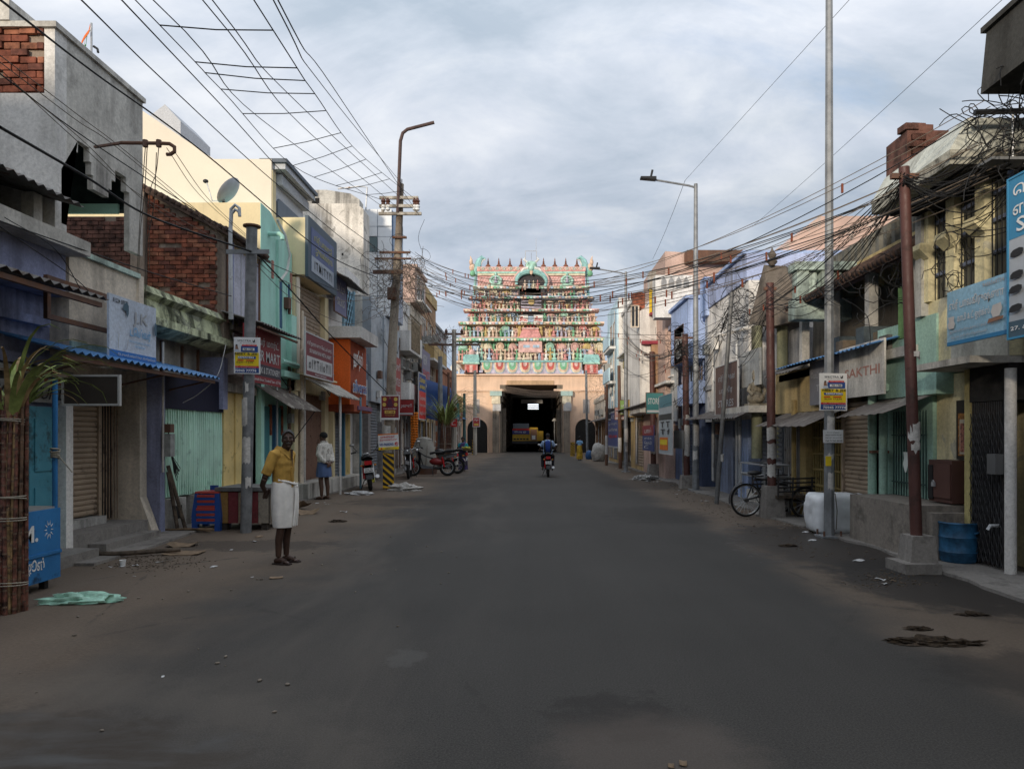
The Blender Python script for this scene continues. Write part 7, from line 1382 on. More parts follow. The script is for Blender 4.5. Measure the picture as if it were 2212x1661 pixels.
# --- women
def woman(label, x, y, rz, top, skirt, sash, basket=False, carry=None):
    X, Y = gnd(x, y); t = thing('person', label, 'person', (X, Y, 0), local=True, rz=rz)
    b = MB(); hc = Vector((0, -.02, 1.43)); HM = Matrix.Identity(3); head(b, hc, HM, .95); b.tube([(0, 0, 1.25), (0, -.01, 1.37)], [.065, .05], 8); closed_loft(b, [(0, 0, .8, .15, .12), (0, 0, 1.0, .12, .1), (0, 0, 1.2, .15, .11), (0, 0, 1.28, .09, .07)])
    for s in (-1, 1):
        b.tube([(s*.15, 0, 1.25), (s*.21, .0, 1.03), (s*.17, -.12, .95) if carry else (s*.2, -.02, .82)], [.05, .04, .03], 8); hand(b, (s*.17, -.12, .95) if carry else (s*.2, -.02, .82), (0, -1, 0) if carry else (0, 0, -1), (0, 0, 1) if carry else (s, 0, 0), .9, .4, s)
        b.tube([(s*.07, 0, .85), (s*.07, 0, .06)], [.07, .035], 8); b.tube([(s*.07, .04, .035), (s*.08, -.12, .025)], [.03, .025], 8)
    union(b, .012).build('body', skin2, t); hair_cap(t, hc, HM, bh, .98, -.03); MB().ell(hc+Vector((0, .1, .0)), (.05, .04, .05), 8, 6).build('hair_bun', bh, t); face_bits(t, hc, HM, bh, .95, False)
    c = MB(); closed_loft(c, [(0, 0, .92, .135, .115), (0, 0, 1.05, .135, .115), (0, 0, 1.2, .165, .125), (0, 0, 1.28, .1, .085)])
    for s in (-1, 1): c.tube([(s*.13, 0, 1.25), (s*.2, 0, 1.08)], [.066, .058], 8)
    union(c, .013, 3).build('blouse', cloth(top[0], top[1]), t)
    MB().sheet(rings([(0, 0, .98, .14, .12), (0, 0, .85, .175, .15), (0, 0, .5, .19, .17), (0, 0, .08, .21, .19)], 36, .06, 4, 9), .005).build('skirt', cloth(skirt[0], skirt[1], var=.3), t)
    if sash: MB().sheet([[(-.17, -.05, .98), (-.1, -.14, .98), (.08, -.13, .95)], [(-.14, -.1, 1.1), (-.05, -.15, 1.12), (.06, -.13, 1.1)], [(-.08, -.12, 1.24), (0, -.13, 1.25), (.1, -.1, 1.24)], [(.0, -.02, 1.31), (.08, .0, 1.32), (.15, .02, 1.28)]], .006).build('sash', cloth(sash[0], sash[1]), t)
    return X, Y
wx, wy = woman('woman in teal blouse and dark violet sari carrying a flower basket', 1000, 1018, R(0), ('teal_blouse', (.03, .26, .32)), ('violet_sari', (.05, .035, .11)), ('violet_drape', (.06, .045, .13)), carry=True)
t = thing('flower_basket', 'flat basket with yellow and green flower bunches in the hands of the woman in teal', 'basket', (wx+.18, wy-.32, .95)); MB().lathe([(.02, 0), (.2, .0), (.27, .09), (.25, .09), (.18, .02)], (wx+.16, wy-.32, .93), 16).build('tray', mat('cane', (.30, .22, .10)), t); f_ = MB()
for k in range(26): a = random.uniform(0, 6.3); r_ = random.uniform(0, .21); f_.ell((wx+.16+r_*math.cos(a), wy-.32+r_*math.sin(a), 1.03+random.uniform(0, .05)), (.05, .05, .04), 6, 4)
tag(f_.build('flowers', mat('yellow_green_flowers', (.42, .44, .08), .9, var=.5, scale=16), t), kind='stuff')
woman('woman in light blue blouse and yellow skirt by the gate, seen from behind', 1252, 994, R(150), ('light_blue_blouse', (.22, .42, .66)), ('yellow_skirt', (.48, .30, .03)), None)
# ================================================================== MOTORCYCLES
tyre = mat('tyre_rubber', (.015, .015, .015), .85, var=.2, bump=.1); chrome = mat('dull_chrome', (.42, .42, .42), .28, .9, var=.1, bump=0); blackp = mat('gloss_black', (.012, .012, .014), .22, var=.1, bump=0); seatm = mat('seat_vinyl', (.016, .016, .017), .55)
plate = cc('plate_white', (.70, .70, .68)); lens = cc('red_lens', (.45, .012, .015), .2); eng = mat('engine_alloy', (.10, .10, .10), .45, .6)
def wheel(t, y, r, name='wheel', x=0.0, spokes=12, hub=.04, w=.045):
    M = Matrix.Rotation(R(90), 3, 'Y'); c = Vector((x, y, r)); wh = MB().torus(c, r-w, w, 30, 8, M).build(name, tyre, t); MB().torus(c, r-2*w+.005, .018, 30, 6, M).build('rim', chrome, wh)
    sp = MB()
    for k in range(spokes): a = 2*math.pi*k/spokes; sp.tube([c+Vector((.02*(-1)**k, 0, 0)), c+Vector((0, (r-2*w)*math.cos(a), (r-2*w)*math.sin(a)))], .005, 4)
    tag(sp.build('spokes', steel, wh), kind='stuff'); MB().lathe([(hub, -.05), (hub*1.2, -.02), (hub*1.2, .02), (hub, .05)], c, 10, M=M).build('hub', eng, wh); return wh
def motorbike(label, X, Y, rz, paint, lean=.06, fairing=False, moped=False, group=None):
    t = thing('motorcycle', label, 'motorcycle', (X, Y, 0), group, True, rz); t.rotation_euler = (0, lean, rz); t.scale = (1.2, 1.08, 1.1) if lean else (1, 1, 1)
    wheel(t, .64, .30); wheel(t, -.62, .30, w=.052)
    for s in (-1, 1): MB().tube([(s*.075, .64, .30), (s*.075, .5, .68), (s*.085, .42, .92)], .02, 8).build('fork', chrome, t)
    g = [[(.06*math.cos(R(b)), .64+(.335)*math.cos(R(a)), .30+(.335)*math.sin(R(a))+.02*math.cos(R(b*1.0))) for b in (180, 135, 90, 45, 0)] for a in range(35, 150, 15)]; MB().sheet(g, .004).build('mudguard', paint, t)
    g = [[(.075*math.cos(R(b)), -.62+.35*math.cos(R(a)), .32+.35*math.sin(R(a))) for b in (180, 90, 0)] for a in range(60, 195, 15)]; MB().sheet(g, .004).build('mudguard', blackp, t)
    fr_ = MB(); fr_.tube([(0, .42, .86), (0, .2, .72), (0, -.1, .62), (0, -.5, .68), (0, -.85, .75)], .024, 6); fr_.tube([(0, .4, .8), (0, .28, .4), (0, -.1, .28), (0, -.2, .6)], .022, 6); fr_.build('frame', blackm, t)
    for s in (-1, 1): MB().tube([(s*.09, -.15, .32), (s*.09, -.62, .30)], .022, 6).build('swing_arm', blackm, t); MB().tube([(s*.12, -.5, .32), (s*.11, -.42, .68)], .028, 8).build('shock', chrome if s > 0 else lens, t)
    if moped:
        MB().hexa([(-.12, -.1, .26), (.12, -.1, .26), (.12, .3, .26), (-.12, .3, .26)], [(-.1, -.1, .33), (.1, -.1, .33), (.1, .42, .42), (-.1, .42, .42)]).build('footboard', paint, t)
        MB().hexa([(-.16, .36, .4), (.16, .36, .4), (.13, .44, .4), (-.13, .44, .4)], [(-.17, .34, .82), (.17, .34, .82), (.13, .44, .9), (-.13, .44, .9)]).build('leg_shield', paint, t); MB().ell((0, -.25, .52), (.13, .3, .14), 12, 8).build('side_panel', cc('moped_red', (.22, .025, .025), .3), t)
    else:
        MB().ell((0, .14, .82), (.13, .27, .13), 16, 10).build('tank', paint, t); MB().ell((0, .0, .45), (.14, .2, .16), 10, 6).build('engine', eng, t)
        fn = MB(); [fn.box(-.11, .11, .08, .24, .42+.045*k, .44+.045*k) for k in range(5)]; tag(fn.build('cooling_fins', eng, t), kind='stuff')
    if fairing: MB().hexa([(-.14, .42, .8), (.14, .42, .8), (.1, .62, .84), (-.1, .62, .84)], [(-.1, .36, 1.06), (.1, .36, 1.06), (.07, .52, 1.0), (-.07, .52, 1.0)]).build('visor', blackp, t)
    MB().sheet([[(x*w_, y, z+.03*(1-abs(x))) for x in (-1, -.7, 0, .7, 1)] for y, z, w_ in ((.02, .76, .09), (-.15, .80, .13), (-.4, .80, .14), (-.6, .86, .12), (-.82, .88, .08))], .06).build('seat', seatm, t)
    MB().hexa([(-.1, -.95, .68), (.1, -.95, .68), (.12, -.3, .62), (-.12, -.3, .62)], [(-.07, -.98, .82), (.07, -.98, .82), (.12, -.3, .76), (-.12, -.3, .76)]).build('tail_panel', paint, t)
    bx('tail_light', lens, t, -.085, .085, -1.01, -.955, .70, .80); pl = bx('number_plate', plate, t, -.11, .11, -1.0, -.985, .50, .62)
    text_on(pl, 'TN 72', (-.08, -1.0, .565), CAM_U, UP, .16, .04, INK, .003); text_on(pl, 'AK 3469', (-.09, -1.0, .515), CAM_U, UP, .18, .04, INK, .003)
    MB().tube([(.16, .1, .3), (.17, -.3, .26), (.18, -.5, .3), (.19, -.85, .38)], [.025, .03, .045, .05], 10).build('exhaust', chrome if not moped else blackm, t)
    hb = MB().tube([(-.36, .3, 1.0), (-.22, .38, 1.02), (-.08, .42, .95), (.08, .42, .95), (.22, .38, 1.02), (.36, .3, 1.0)], .014, 8).build('handlebar', chrome, t)
    for s in (-1, 1):
        MB().tube([(s*.26, .36, 1.02), (s*.37, .29, 1.0)], .02, 8).build('grip', seatm, hb); MB().tube([(s*.22, .38, 1.03), (s*.32, .4, 1.18)], .008, 5).build('mirror_stem', blackm, hb); MB().ell((s*.34, .4, 1.22), (.065, .015, .042), 12, 8).build('mirror', chrome, hb)
        MB().ell((s*.16, -.9, .68), (.03, .05, .025), 8, 6).build('indicator', cc('amber_lens', (.5, .18, .02), .2), t)
    MB().ell((0, .5, .9), (.09, .07, .09), 14, 8).build('headlight', chrome, t); MB().tube([(-.1, -.05, .3), (-.22, -.1, .02)], .012, 6).build('side_stand', blackm, t)
    return t
X, Y = gnd(784, 1060); motorbike('black motorcycle with red tail light parked by the striped hazard board', X+.05, Y+.7, R(14), blackp, -.1)
motorbike('dark motorcycle facing up the street beside the red moped', xat(885, 26.5), 26.5, R(187), blackp, .06, True); motorbike('red and black moped parked side on behind the hazard board', xat(930, 27.8), 27.8, R(97), blackp, .05, moped=True)
motorbike('black motorcycle parked behind the red moped', xat(955, 29.6), 29.6, R(80), blackp, .05)
t = thing('covered_load', 'grey tarpaulin covered load roped beside the parked motorcycles', 'bundle', (xat(913, 29), 29.3, 0)); cx_ = xat(913, 29)
g = [[(cx_+(.55-.25*(k/8)**2)*(1+.05*math.sin(5*b+k))*math.cos(b), 29.3+(.45-.15*(k/8)**2)*math.sin(b), .3+1.15*k/8+.04*math.sin(3*b)) for b in [j*2*math.pi/20 for j in range(21)]] for k in range(9)]; MB().sheet(g, .01).build('tarpaulin', cloth('grey_tarp', (.27, .26, .23)), t); MB().ell((cx_, 29.3, 1.42), (.33, .3, .12), 14, 6).build('tarpaulin_top', MATS['grey_tarp'], t); bx('cart_base', rusty, t, cx_-.5, cx_+.5, 28.95, 29.65, .0, .32)
for k in (-.2, .15): MB().tube([(cx_+k, 28.8, .3), (cx_+k+.05, 28.92, 1.0), (cx_+k, 29.1, 1.48)], .012, 5).build('rope', cabb, t)
# moving rider
RX, RY = gnd(1184, 1030); motorbike('black motorcycle ridden towards the temple gate', RX, RY+.6, 0, blackp, 0)
t = thing('person', 'motorcycle rider in light blue shirt and dark trousers riding to the temple', 'person', (RX, RY+.6, 0), local=True)
b = MB(); hc = Vector((0, .05, 1.56)); HM = Matrix.Rotation(R(180), 3, 'Z'); head(b, hc, HM); b.tube([(0, .02, 1.36), (0, .04, 1.5)], [.07, .056], 8); closed_loft(b, [(0, -.12, .82, .16, .14), (0, -.1, 1.05, .15, .11), (0, -.02, 1.3, .17, .11), (0, .01, 1.39, .1, .07)])
for s in (-1, 1):
    b.tube([(s*.09, -.12, .88), (s*.2, .22, .78), (s*.19, .1, .34)], [.09, .065, .045], 8); b.tube([(s*.19, .06, .3), (s*.2, .22, .27)], [.04, .03], 8); b.tube([(s*.17, 0, 1.35), (s*.28, .1, 1.12), (s*.33, .29, 1.02)], [.055, .042, .03], 8); hand(b, (s*.33, .27, 1.03), (0, 1, -.2), (0, .2, 1), .95, .7, s)
union(b, .012).build('body', skin2, t); hair_cap(t, hc, HM, bh, 1.03, -.03)
c = MB(); closed_loft(c, [(0, -.12, .86, .18, .16), (0, -.1, 1.05, .175, .135), (0, -.02, 1.28, .19, .13), (0, .0, 1.38, .15, .1), (0, .02, 1.43, .075, .07)])
for s in (-1, 1): c.tube([(s*.15, 0, 1.36), (s*.26, .07, 1.17)], [.072, .07], 10)
union(c, .012, 3).build('shirt', cloth('light_blue_shirt', (.30, .42, .60)), t); c = MB()
for s in (-1, 1): c.tube([(s*.07, -.15, .86), (s*.2, .22, .78), (s*.19, .11, .36)], [.11, .085, .07], 10)
union(c, .013, 3).build('trousers', cloth('dark_trousers', (.018, .018, .024)), t)
for s in (-1, 1): MB().ell((s*.195, .14, .27), (.045, .13, .045), 10, 6).build('shoe', blackm, t)
bp = thing('backpack', 'blue and black backpack worn by the motorcycle rider', 'backpack', (RX, RY+.35, 1.0)); MB().ell((RX, RY+.36, 1.16), (.17, .11, .25), 14, 10).build('pack', cloth('pack_blue', (.02, .05, .22)), bp)
for s in (-1, 1): MB().ell((RX+s*.12, RY+.35, 1.14), (.05, .10, .24), 10, 8).build('side_pocket', blackm, bp); MB().tube([(RX+s*.11, RY+.45, 1.36), (RX+s*.12, RY+.58, 1.42), (RX+s*.13, RY+.68, 1.3)], .02, 5).build('strap', blackm, bp)
# yellow truck in the gate
t = thing('yellow_truck', 'yellow lorry with red and blue banner standing inside the temple gate', 'truck', (-.8, 71.5, 0)); yw = cc('lorry_yellow', (.55, .33, .02), .5, .12)
t.location.z = .32
bx('body', yw, t, -2.0, -.3, 71, 76, .75, 1.75); bx('windscreen', glass_mat('truck_glass'), t, -1.95, -.35, 70.98, 75.5, 1.751, 2.5); bn = bx('banner', cc('banner_blue', (.06, .06, .22)), t, -2.02, -.28, 70.93, 70.97, 1.42, 2.0); bx('banner_stripe', RED, bn, -2.02, -.28, 70.91, 70.929, 1.8, 2.0); text_on(bn, 'ேதர்', (-1.8, 70.93, 1.5), CAM_U, UP, 1.2, .25, WHITE, .01)
bx('cab_box', yw, t, -.29, .55, 70.9, 73, .75, 2.1); pp = bx('poster', SKIN_POSTER, t, -.2, .45, 70.87, 70.899, .8, 1.9); bx('poster_figure', WHITE, pp, -.05, .3, 70.85, 70.869, .9, 1.3); bx('bumper', blackm, t, -2.05, .6, 70.8, 70.95, .45, .749); bx('side_box', yw, t, .56, 1.1, 71.0, 73, .75, 1.75)
for x in (-1.75, -.6): MB().lathe([(.35, -.12), (.4, -.06), (.4, .06), (.35, .12)], (x, 71.6, .4), 16, M=Matrix.Rotation(R(90), 3, 'Y')).build('tyre', tyre, t)
for k in range(5): bx('grille_slot', blackm, t, -1.9+.32*k, -1.66+.32*k, 70.975, 70.999, .85, 1.0)
for s, x in ((-1, -2.9), (1, 2.3)):
    t = thing('lantern_post', 'ornamental lantern post standing %s the yellow lorry' % ('at the banner end of' if s < 0 else 'at the side box end of'), 'lamp post', (x, 73, 0)); MB().tube([(x, 73, 0), (x, 73, 3.2)], .06, 8).build('post', steel, t); MB().lathe([(.3, 0), (.12, .25), (.05, .3)], (x, 73, 3.1), 10).build('shade', white_pl, t)
# ================================================================== CYCLE CART
t = thing('cycle_cart', 'black iron three wheeled cycle cart parked by the oxide red pole', 'cycle cart', (4.98, 13.95, 0), local=True, rz=R(-80))
ci = rust('black_cart_iron', (.02, .02, .021), (.06, .03, .02), .3, .6); wheel(t, -.8, .33, w=.022, spokes=18); wheel(t, .18, .31, x=-.45, w=.026, spokes=14); wheel(t, .18, .31, x=.45, w=.026, spokes=14)
MB().tube([(-.45, .18, .31), (.45, .18, .31)], .025, 6).build('axle', ci, t)
fr_ = MB(); fr_.tube([(0, -.8, .33), (0, -.5, .40), (0, -.15, .45)], .02, 6); fr_.tube([(0, -.8, .33), (0, -.6, .78), (0, -.5, .40)], .017, 6); fr_.tube([(0, -.6, .74), (0, -.1, .7)], .018, 6); fr_.build('cycle_frame', ci, t)
g = [[(.03*math.cos(R(b)), -.8+.355*math.cos(R(a)), .33+.355*math.sin(R(a))) for b in (180, 90, 0)] for a in range(10, 200, 15)]; MB().sheet(g, .003).build('mudguard', ci, t); MB().ell((0, -.62, .86), (.1, .15, .05), 12, 6).build('saddle', seatm, t); MB().tube([(0, -.61, .74), (0, -.61, .86)], .014, 6).build('seat_post', chrome, t)
MB().tube([(-.3, -.35, .98), (-.25, -.2, .98), (0, -.12, .95), (.25, -.2, .98), (.3, -.35, .98)], .014, 6).build('handlebar', chrome, t); MB().tube([(0, -.12, .5), (0, -.12, .95)], .016, 6).build('steering_stem', ci, t)
bx('bed', mat('old_planks', (.10, .075, .055), .9, var=.4), t, -.5, .5, -.4, 1.15, .40, .45)
for s in (-1, 1):
    for z in (.52, .60, .68, .76): MB().tube([(s*.5, -.4, z), (s*.52, 1.2, z+.04)], .016, 5).build('side_rail', ci, t)
    for y in (-.4, -.1, .3, .72, 1.15): MB().tube([(s*.5, y, .42), (s*.515, y, .80)], .018, 5).build('stanchion', ci, t)
for z in (.52, .60, .70): MB().tube([(-.52, 1.2, z+.04), (.52, 1.2, z+.04)], .012, 5).build('end_rail', ci, t); MB().tube([(-.5, -.1, z), (.5, -.1, z)], .012, 5).build('end_rail', ci, t)
MB().tube([(.05, -.5, .36), (.05, -.42, .30)], .012, 5).build('crank', ci, t); MB().torus((.03, -.5, .36), .09, .008, 18, 4, Matrix.Rotation(R(90), 3, 'Y')).build('chain_ring', ci, t); MB().tube([(.03, -.5, .45), (.03, .18, .36)], .005, 4).build('chain', ci, t)
t = thing('hand_cart_frame', 'grey steel cart frame standing behind the cycle cart', 'cart', (5.1, 15.2, 0)); f_ = MB()
for a in (14.4, 16.0):
    for x in (4.75, 5.25): f_.tube([(x, a, 0), (x, a, 1.0)], .02, 5)
for z in (.75, .98):
    for x in (4.75, 5.25): f_.tube([(x, 14.4, z), (x, 16.0, z)], .018, 5)
    for a in (14.4, 16.0): f_.tube([(4.75, a, z), (5.25, a, z)], .018, 5)
f_.build('frame', steel, t); bx('tray', steel, t, 4.76, 5.24, 14.42, 15.98, .70, .73)
# ================================================================== STREET THINGS
def blob(name, label, cat, c, r, m, amp=.25, fr=3.0, seed=0, nu=28, nv=16, flat=0.0, box=None, kind=None):
    """crumpled sack or heap: noisy ellipsoid cut flat on the ground"""
    c = Vector(c); mb = MB(); mb.ell((0, 0, 0), (1, 1, 1), nu, nv); vs = []
    for v in mb.v:
        v = Vector(v)
        if box: k = (abs(v.x)**box+abs(v.y)**box+abs(v.z)**box)**(-1/box); v = v*k
        k = 1+amp*mnoise.fractal(v*fr+Vector((seed, seed*2.3, 1)), 1.0, 2.0, 4); v = Vector((v.x*r[0]*k, v.y*r[1]*k, v.z*r[2]*k)); p = c+v
        if p.z < .004: p.z = .004+.002*mnoise.noise(v*9)
        vs.append(p)
    mb.v = [tuple(p) for p in vs]; return tag(mb.build(name, m), label, cat, kind=kind)
# juice cart
t = thing('juice_cart', 'blue painted sugarcane juice cart with white lettering on its side', 'cart', (-5.5, 6.8, 0)); bl = rust('cart_blue_paint', (.02, .14, .34), (.01, .05, .12), .18, .45)
bx('side_panel', bl, t, -5.06, -5.0, 6.0, 7.46, .10, .83); bx('end_panel', bl, t, -6.0, -5.061, 7.40, 7.46, .10, .83); bx('counter', rust('steel_counter', (.22, .22, .21), (.1, .08, .06), .3), t, -6.02, -5.02, 5.95, 7.44, .831, .85); bx('panel_rail', bl, t, -5.0, -4.985, 6.0, 7.46, .36, .39)
for y in (6.1, 7.3):
    for x in (-5.9, -5.12): bx('foot', blackm, t, x, x+.06, y, y+.06, 0, .1)
for y in (6.02, 7.42): MB().tube([(-5.03, y, .83), (-5.03, y, 2.2)], .026, 8).build('post', bl, t)
MB().tube([(-5.95, 7.42, .83), (-5.95, 7.42, 2.2)], .026, 8).build('post', bl, t); bx('roof', mat('old_planks', (.10, .075, .055), .9, var=.4), t, -6.05, -4.95, 5.9, 7.5, 2.2, 2.225)
text_on(t, 'S.M.', (-4.999, 6.72, .52), LEFT_U, UP, .40, .17, WHITE, .003, .03); text_on(t, 'கரும்பு ஜூஸ்', (-4.999, 6.55, .18), LEFT_U, UP, .66, .17, WHITE, .003, .03)
for k in range(10):
    a = 2*math.pi*k/10; text = MB().prism([(7.28+.035*math.cos(a)-.006*math.sin(a), .62+.05*math.sin(a)+.006*math.cos(a)), (7.28+.075*math.cos(a), .62+.10*math.sin(a)), (7.28+.035*math.cos(a)+.006*math.sin(a), .62+.05*math.sin(a)-.006*math.cos(a))], 'X', -4.999, -4.996); text.build('painted_ray', WHITE, t)
rp = MB(); q = random.Random(4)
for k in range(5): rp.torus((-5.03, 7.42, 1.36+.022*k), .036+q.uniform(0, .008), .009, 12, 5, Matrix.Rotation(q.uniform(-.3, .3), 3, 'X'))
rp.tube([(-5.0, 7.4, 1.4), (-4.95, 7.45, 1.3), (-4.9, 7.5, 1.2)], .007, 5); rp.build('rope', mat('pale_rope', (.36, .33, .27), .9), t)
# sugarcane
cane_m = mat('purple_cane', (.15, .06, .042), .45, var=.6, scale=14, bump=.15); cane_n = mat('cane_node', (.15, .10, .07), .8, var=.3); cane_y = mat('pale_cane', (.26, .17, .08), .6, var=.5, scale=10); cane_r = mat('brown_cane', (.13, .075, .045), .55, var=.6, scale=11); leaf_m = mat('cane_leaf', (.24, .30, .09), .6, var=.35, scale=5, bump=.05); leaf_d = mat('dry_leaf', (.32, .22, .11), .9, var=.3)
def sugarcane(label, X, Y, h, R0, n, seed, leaves, ll=1.0, dry=6, purple=True):
    q = random.Random(seed); t = thing('sugarcane_bundle', label, 'sugarcane', (X, Y, 0), local=True)
    for k in range(n):
        a = q.uniform(0, 6.3); r_ = R0*math.sqrt(q.random()); x, y = r_*math.cos(a), r_*math.sin(a); hh = h*q.uniform(.92, 1.04); tw = q.uniform(-.07, .07); rr_ = q.uniform(.0145, .02)
        pts = [(x*(1.08-.25*u)+tw*u, y*(1.08-.25*u), hh*u) for u in (0, .25, .5, .75, 1)]; st = MB().tube(pts, [rr_, rr_*.98, rr_*.95, rr_*.9, rr_*.7], 8).build('cane', (cane_m, cane_m, cane_r, cane_m, cane_y, cane_r, cane_m)[k % 7], t)
        nd = MB(); z = q.uniform(.02, .1)
        while z < hh*.97:
            u = z/hh; nd.lathe([(rr_*1.02, -.008), (rr_*1.14, 0), (rr_*1.02, .008)], (x*(1.08-.25*u)+tw*u, y*(1.08-.25*u), z), 8); z += q.uniform(.09, .16)
        tag(nd.build('cane_joints', cane_n, st), kind='stuff')
    for z in (.25, .75*h/2+.1, .95*h/2+.1, h*.88): 
        for k in range(2): MB().torus((0, 0, z+.02*k), R0*(1.12-.25*z/h)+.012, .005, 24, 5, Matrix.Rotation(q.uniform(-.12, .12), 3, 'X')).build('tie', mat('pale_rope', (.36, .33, .27), .9), t)
    for k in range(leaves):
        a = q.uniform(0, 6.3); el = q.uniform(.65, 1.45); L = ll*q.uniform(.55, 1.1); p = Vector((R0*.6*math.cos(a), R0*.6*math.sin(a), h*q.uniform(.88, 1.02))); g = []; w0 = q.uniform(.018, .032); b = a
        side = Vector((-math.sin(b), math.cos(b), 0))
        for i in range(9):
            u = i/8; w = w0*(1-u)**.7*(.5+1.6*min(u*3, .5)); g.append([p-side*w, p+Vector((0, 0, -.006)), p+side*w]); e = el-u*u*q.uniform(1.6, 2.6); p = p+Vector((math.cos(b)*math.cos(e), math.sin(b)*math.cos(e), math.sin(e)))*L/8
        MB().sheet(g).build('leaf', leaf_d if k < dry else leaf_m, t)
    return t
X, Y = gnd(28, 1322); sugarcane('bundle of dark purple sugarcane with drooping leaves tied beside the juice cart', X-.03, Y, 1.95, .115, 40, 3, 46, 1.05, 9); sugarcane('second purple sugarcane bundle leaning at the near corner of the juice cart', X-.36, Y+.35, 2.0, .12, 16, 5, 10, .9, 3)
sugarcane('far sugarcane bundle with tall bright green tops at the flower stall', xat(962, 33.5), 33.5, 2.3, .3, 30, 8, 130, 2.3, 4)
# fallen items
X, Y = gnd(175, 1302); t = blob('plastic_sack', 'crumpled mint green plastic sack lying in the dust by the juice cart', 'sack', (X, Y, .02), (.33, .085, .075), mat('mint_plastic', (.40, .68, .55), .4, var=.25, scale=10), .5, 2.6, 4, 36, 18); t.rotation_euler = (0, 0, .12)
# stacked stools
X, Y = gnd(458, 1143); t = thing('stool_stack', 'stack of blue and red plastic stools beside the striped box', 'stools', (X, Y, 0)); sb, sr = cc('stool_blue', (.02, .075, .30), .4), cc('stool_red', (.42, .06, .05), .4)
for k in range(6):
    z = .40+.045*k; s_ = thing('stool', ('blue' if k % 2 == 0 else 'red')+' plastic stool, number', 'stool', (X, Y, 0)) if False else None
    m_ = sb if k % 2 == 0 else sr; w = .2; top = MB(); top.hexa([(X-w, Y-w, z), (X+w, Y-w, z), (X+w, Y+w, z), (X-w, Y+w, z)], [(X-w*.97, Y-w*.97, z+.03), (X+w*.97, Y-w*.97, z+.03), (X+w*.97, Y+w*.97, z+.03), (X-w*.97, Y+w*.97, z+.03)]); st = top.build('stool', m_, t)
    for sx in (-1, 1):
        for sy in (-1, 1):
            b_ = MB(); e = .0 if k == 0 else .045*k; b_.hexa([(X+sx*(.19+.002*k)-.045, Y+sy*.19-.04, e), (X+sx*(.19+.002*k)+.045, Y+sy*.19-.04, e), (X+sx*(.19+.002*k)+.045, Y+sy*.19+.04, e), (X+sx*(.19+.002*k)-.045, Y+sy*.19+.04, e)], [(X+sx*.165-.035, Y+sy*.165-.03, z), (X+sx*.165+.035, Y+sy*.165-.03, z), (X+sx*.165+.035, Y+sy*.165+.03, z), (X+sx*.165-.035, Y+sy*.165+.03, z)]); b_.build('leg', sb, st)
    for a in (0,): bx('apron', m_, st, X-.14, X+.14, Y-.232-.003*k, Y-.20-.003*k, z-.06, z-.02); bx('stretcher', m_, st, X-.15, X+.15, Y-.24-.003*k, Y-.205-.003*k, z-.28, z-.24)
bx('stool_backboard', sb, t, X-.08, X+.06, Y+.1, Y+.12, .66, .74)
# striped stone box
t = thing('striped_box', 'old wooden stall box with faded ochre and maroon stripes behind the steel pole', 'box', (-4.95, 12.2, 0)); x0, x1, y0, y1 = -5.3, -4.42, 11.85, 12.7
bx('core', mat('dark_wood', (.05, .04, .033), .9), t, x0+.02, x1-.02, y0+.03, y1, .12, .66); bx('lid', mat('grey_slate_top', (.13, .13, .13), .7), t, x0-.03, x1+.03, y0-.04, y1+.03, .661, .72)
for k, c in enumerate(((.26, .15, .05), (.16, .035, .04), (.22, .17, .12), (.17, .035, .04), (.24, .21, .17))): bx('plank', wall('worn_plank_%d' % k, c, .5, blot=.5), t, x0+.02+.168*k, x0+.178+.168*k, y0-.01, y0+.029, .12, .64)
for k in range(4): bx('plank', wall('worn_side_plank', (.20, .17, .13), .5), t, x1-.019, x1, y0+.05+.2*k, y0+.24+.2*k, .12, .65)
for x in (x0+.05, x1-.15): 
    for y in (y0+.02, y1-.12): bx('foot', MATS['dark_wood'], t, x, x+.1, y, y+.1, 0, .12)
# broom, boards, cardboard
X, Y = gnd(430, 1150); br = thing('broom', 'stick broom of dry twigs lying at the foot of the mint shutter', 'broom', (X, Y, 0)); q = random.Random(6)
for k in range(40): MB().tube([(X-.55, Y+q.uniform(-.02, .02), .03+q.uniform(0, .03)), (X-.2, Y+q.uniform(-.03, .03), .04+q.uniform(0, .03)), (X+.15+q.uniform(-.05, .1), Y+q.uniform(-.1, .1), .02+q.uniform(0, .06))], .003, 3).build('twig', mat('straw', (.25, .17, .10), .9, var=.3), br)
t = tag(MB().tube([P(128, 1203, 9.2), P(250, 1206, 9.15), P(390, 1196, 9.5)], [.03, .035, .03], 7).build('timber_pole', mat('old_planks', (.10, .075, .055), .9)), 'long weathered timber pole lying along the steps', 'timber'); t.location.z = .02
for k in range(2):
    t = tag(MB().tube([(-5.85+.08*k, 11.62+.1*k, .02), (-5.95, 11.5, 1.0+.1*k)], .03, 6).build('timber_prop', MATS['old_planks']), ('thick' if k else 'thin')+' grey timber prop leaning by the mint shutter', 'timber')
def card(label, x, y, w, h, rz, m, cat='cardboard', name='cardboard_sheet', bend=.03):
    X, Y = gnd(x, y); c, s = math.cos(rz), math.sin(rz); g = [[(X+(u*w)*c-(v*h)*s, Y+(u*w)*s+(v*h)*c, .012+bend*(u*u*3+.5*v)*abs(math.sin(3*u+2*v+1))) for u in (-.5, -.25, 0, .25, .5)] for v in (-.5, -.2, .1, .5)]
    return tag(MB().sheet(g, .006).build(name, m), label, cat)
cbm = mat('cardboard', (.22, .155, .10), .9, var=.2)
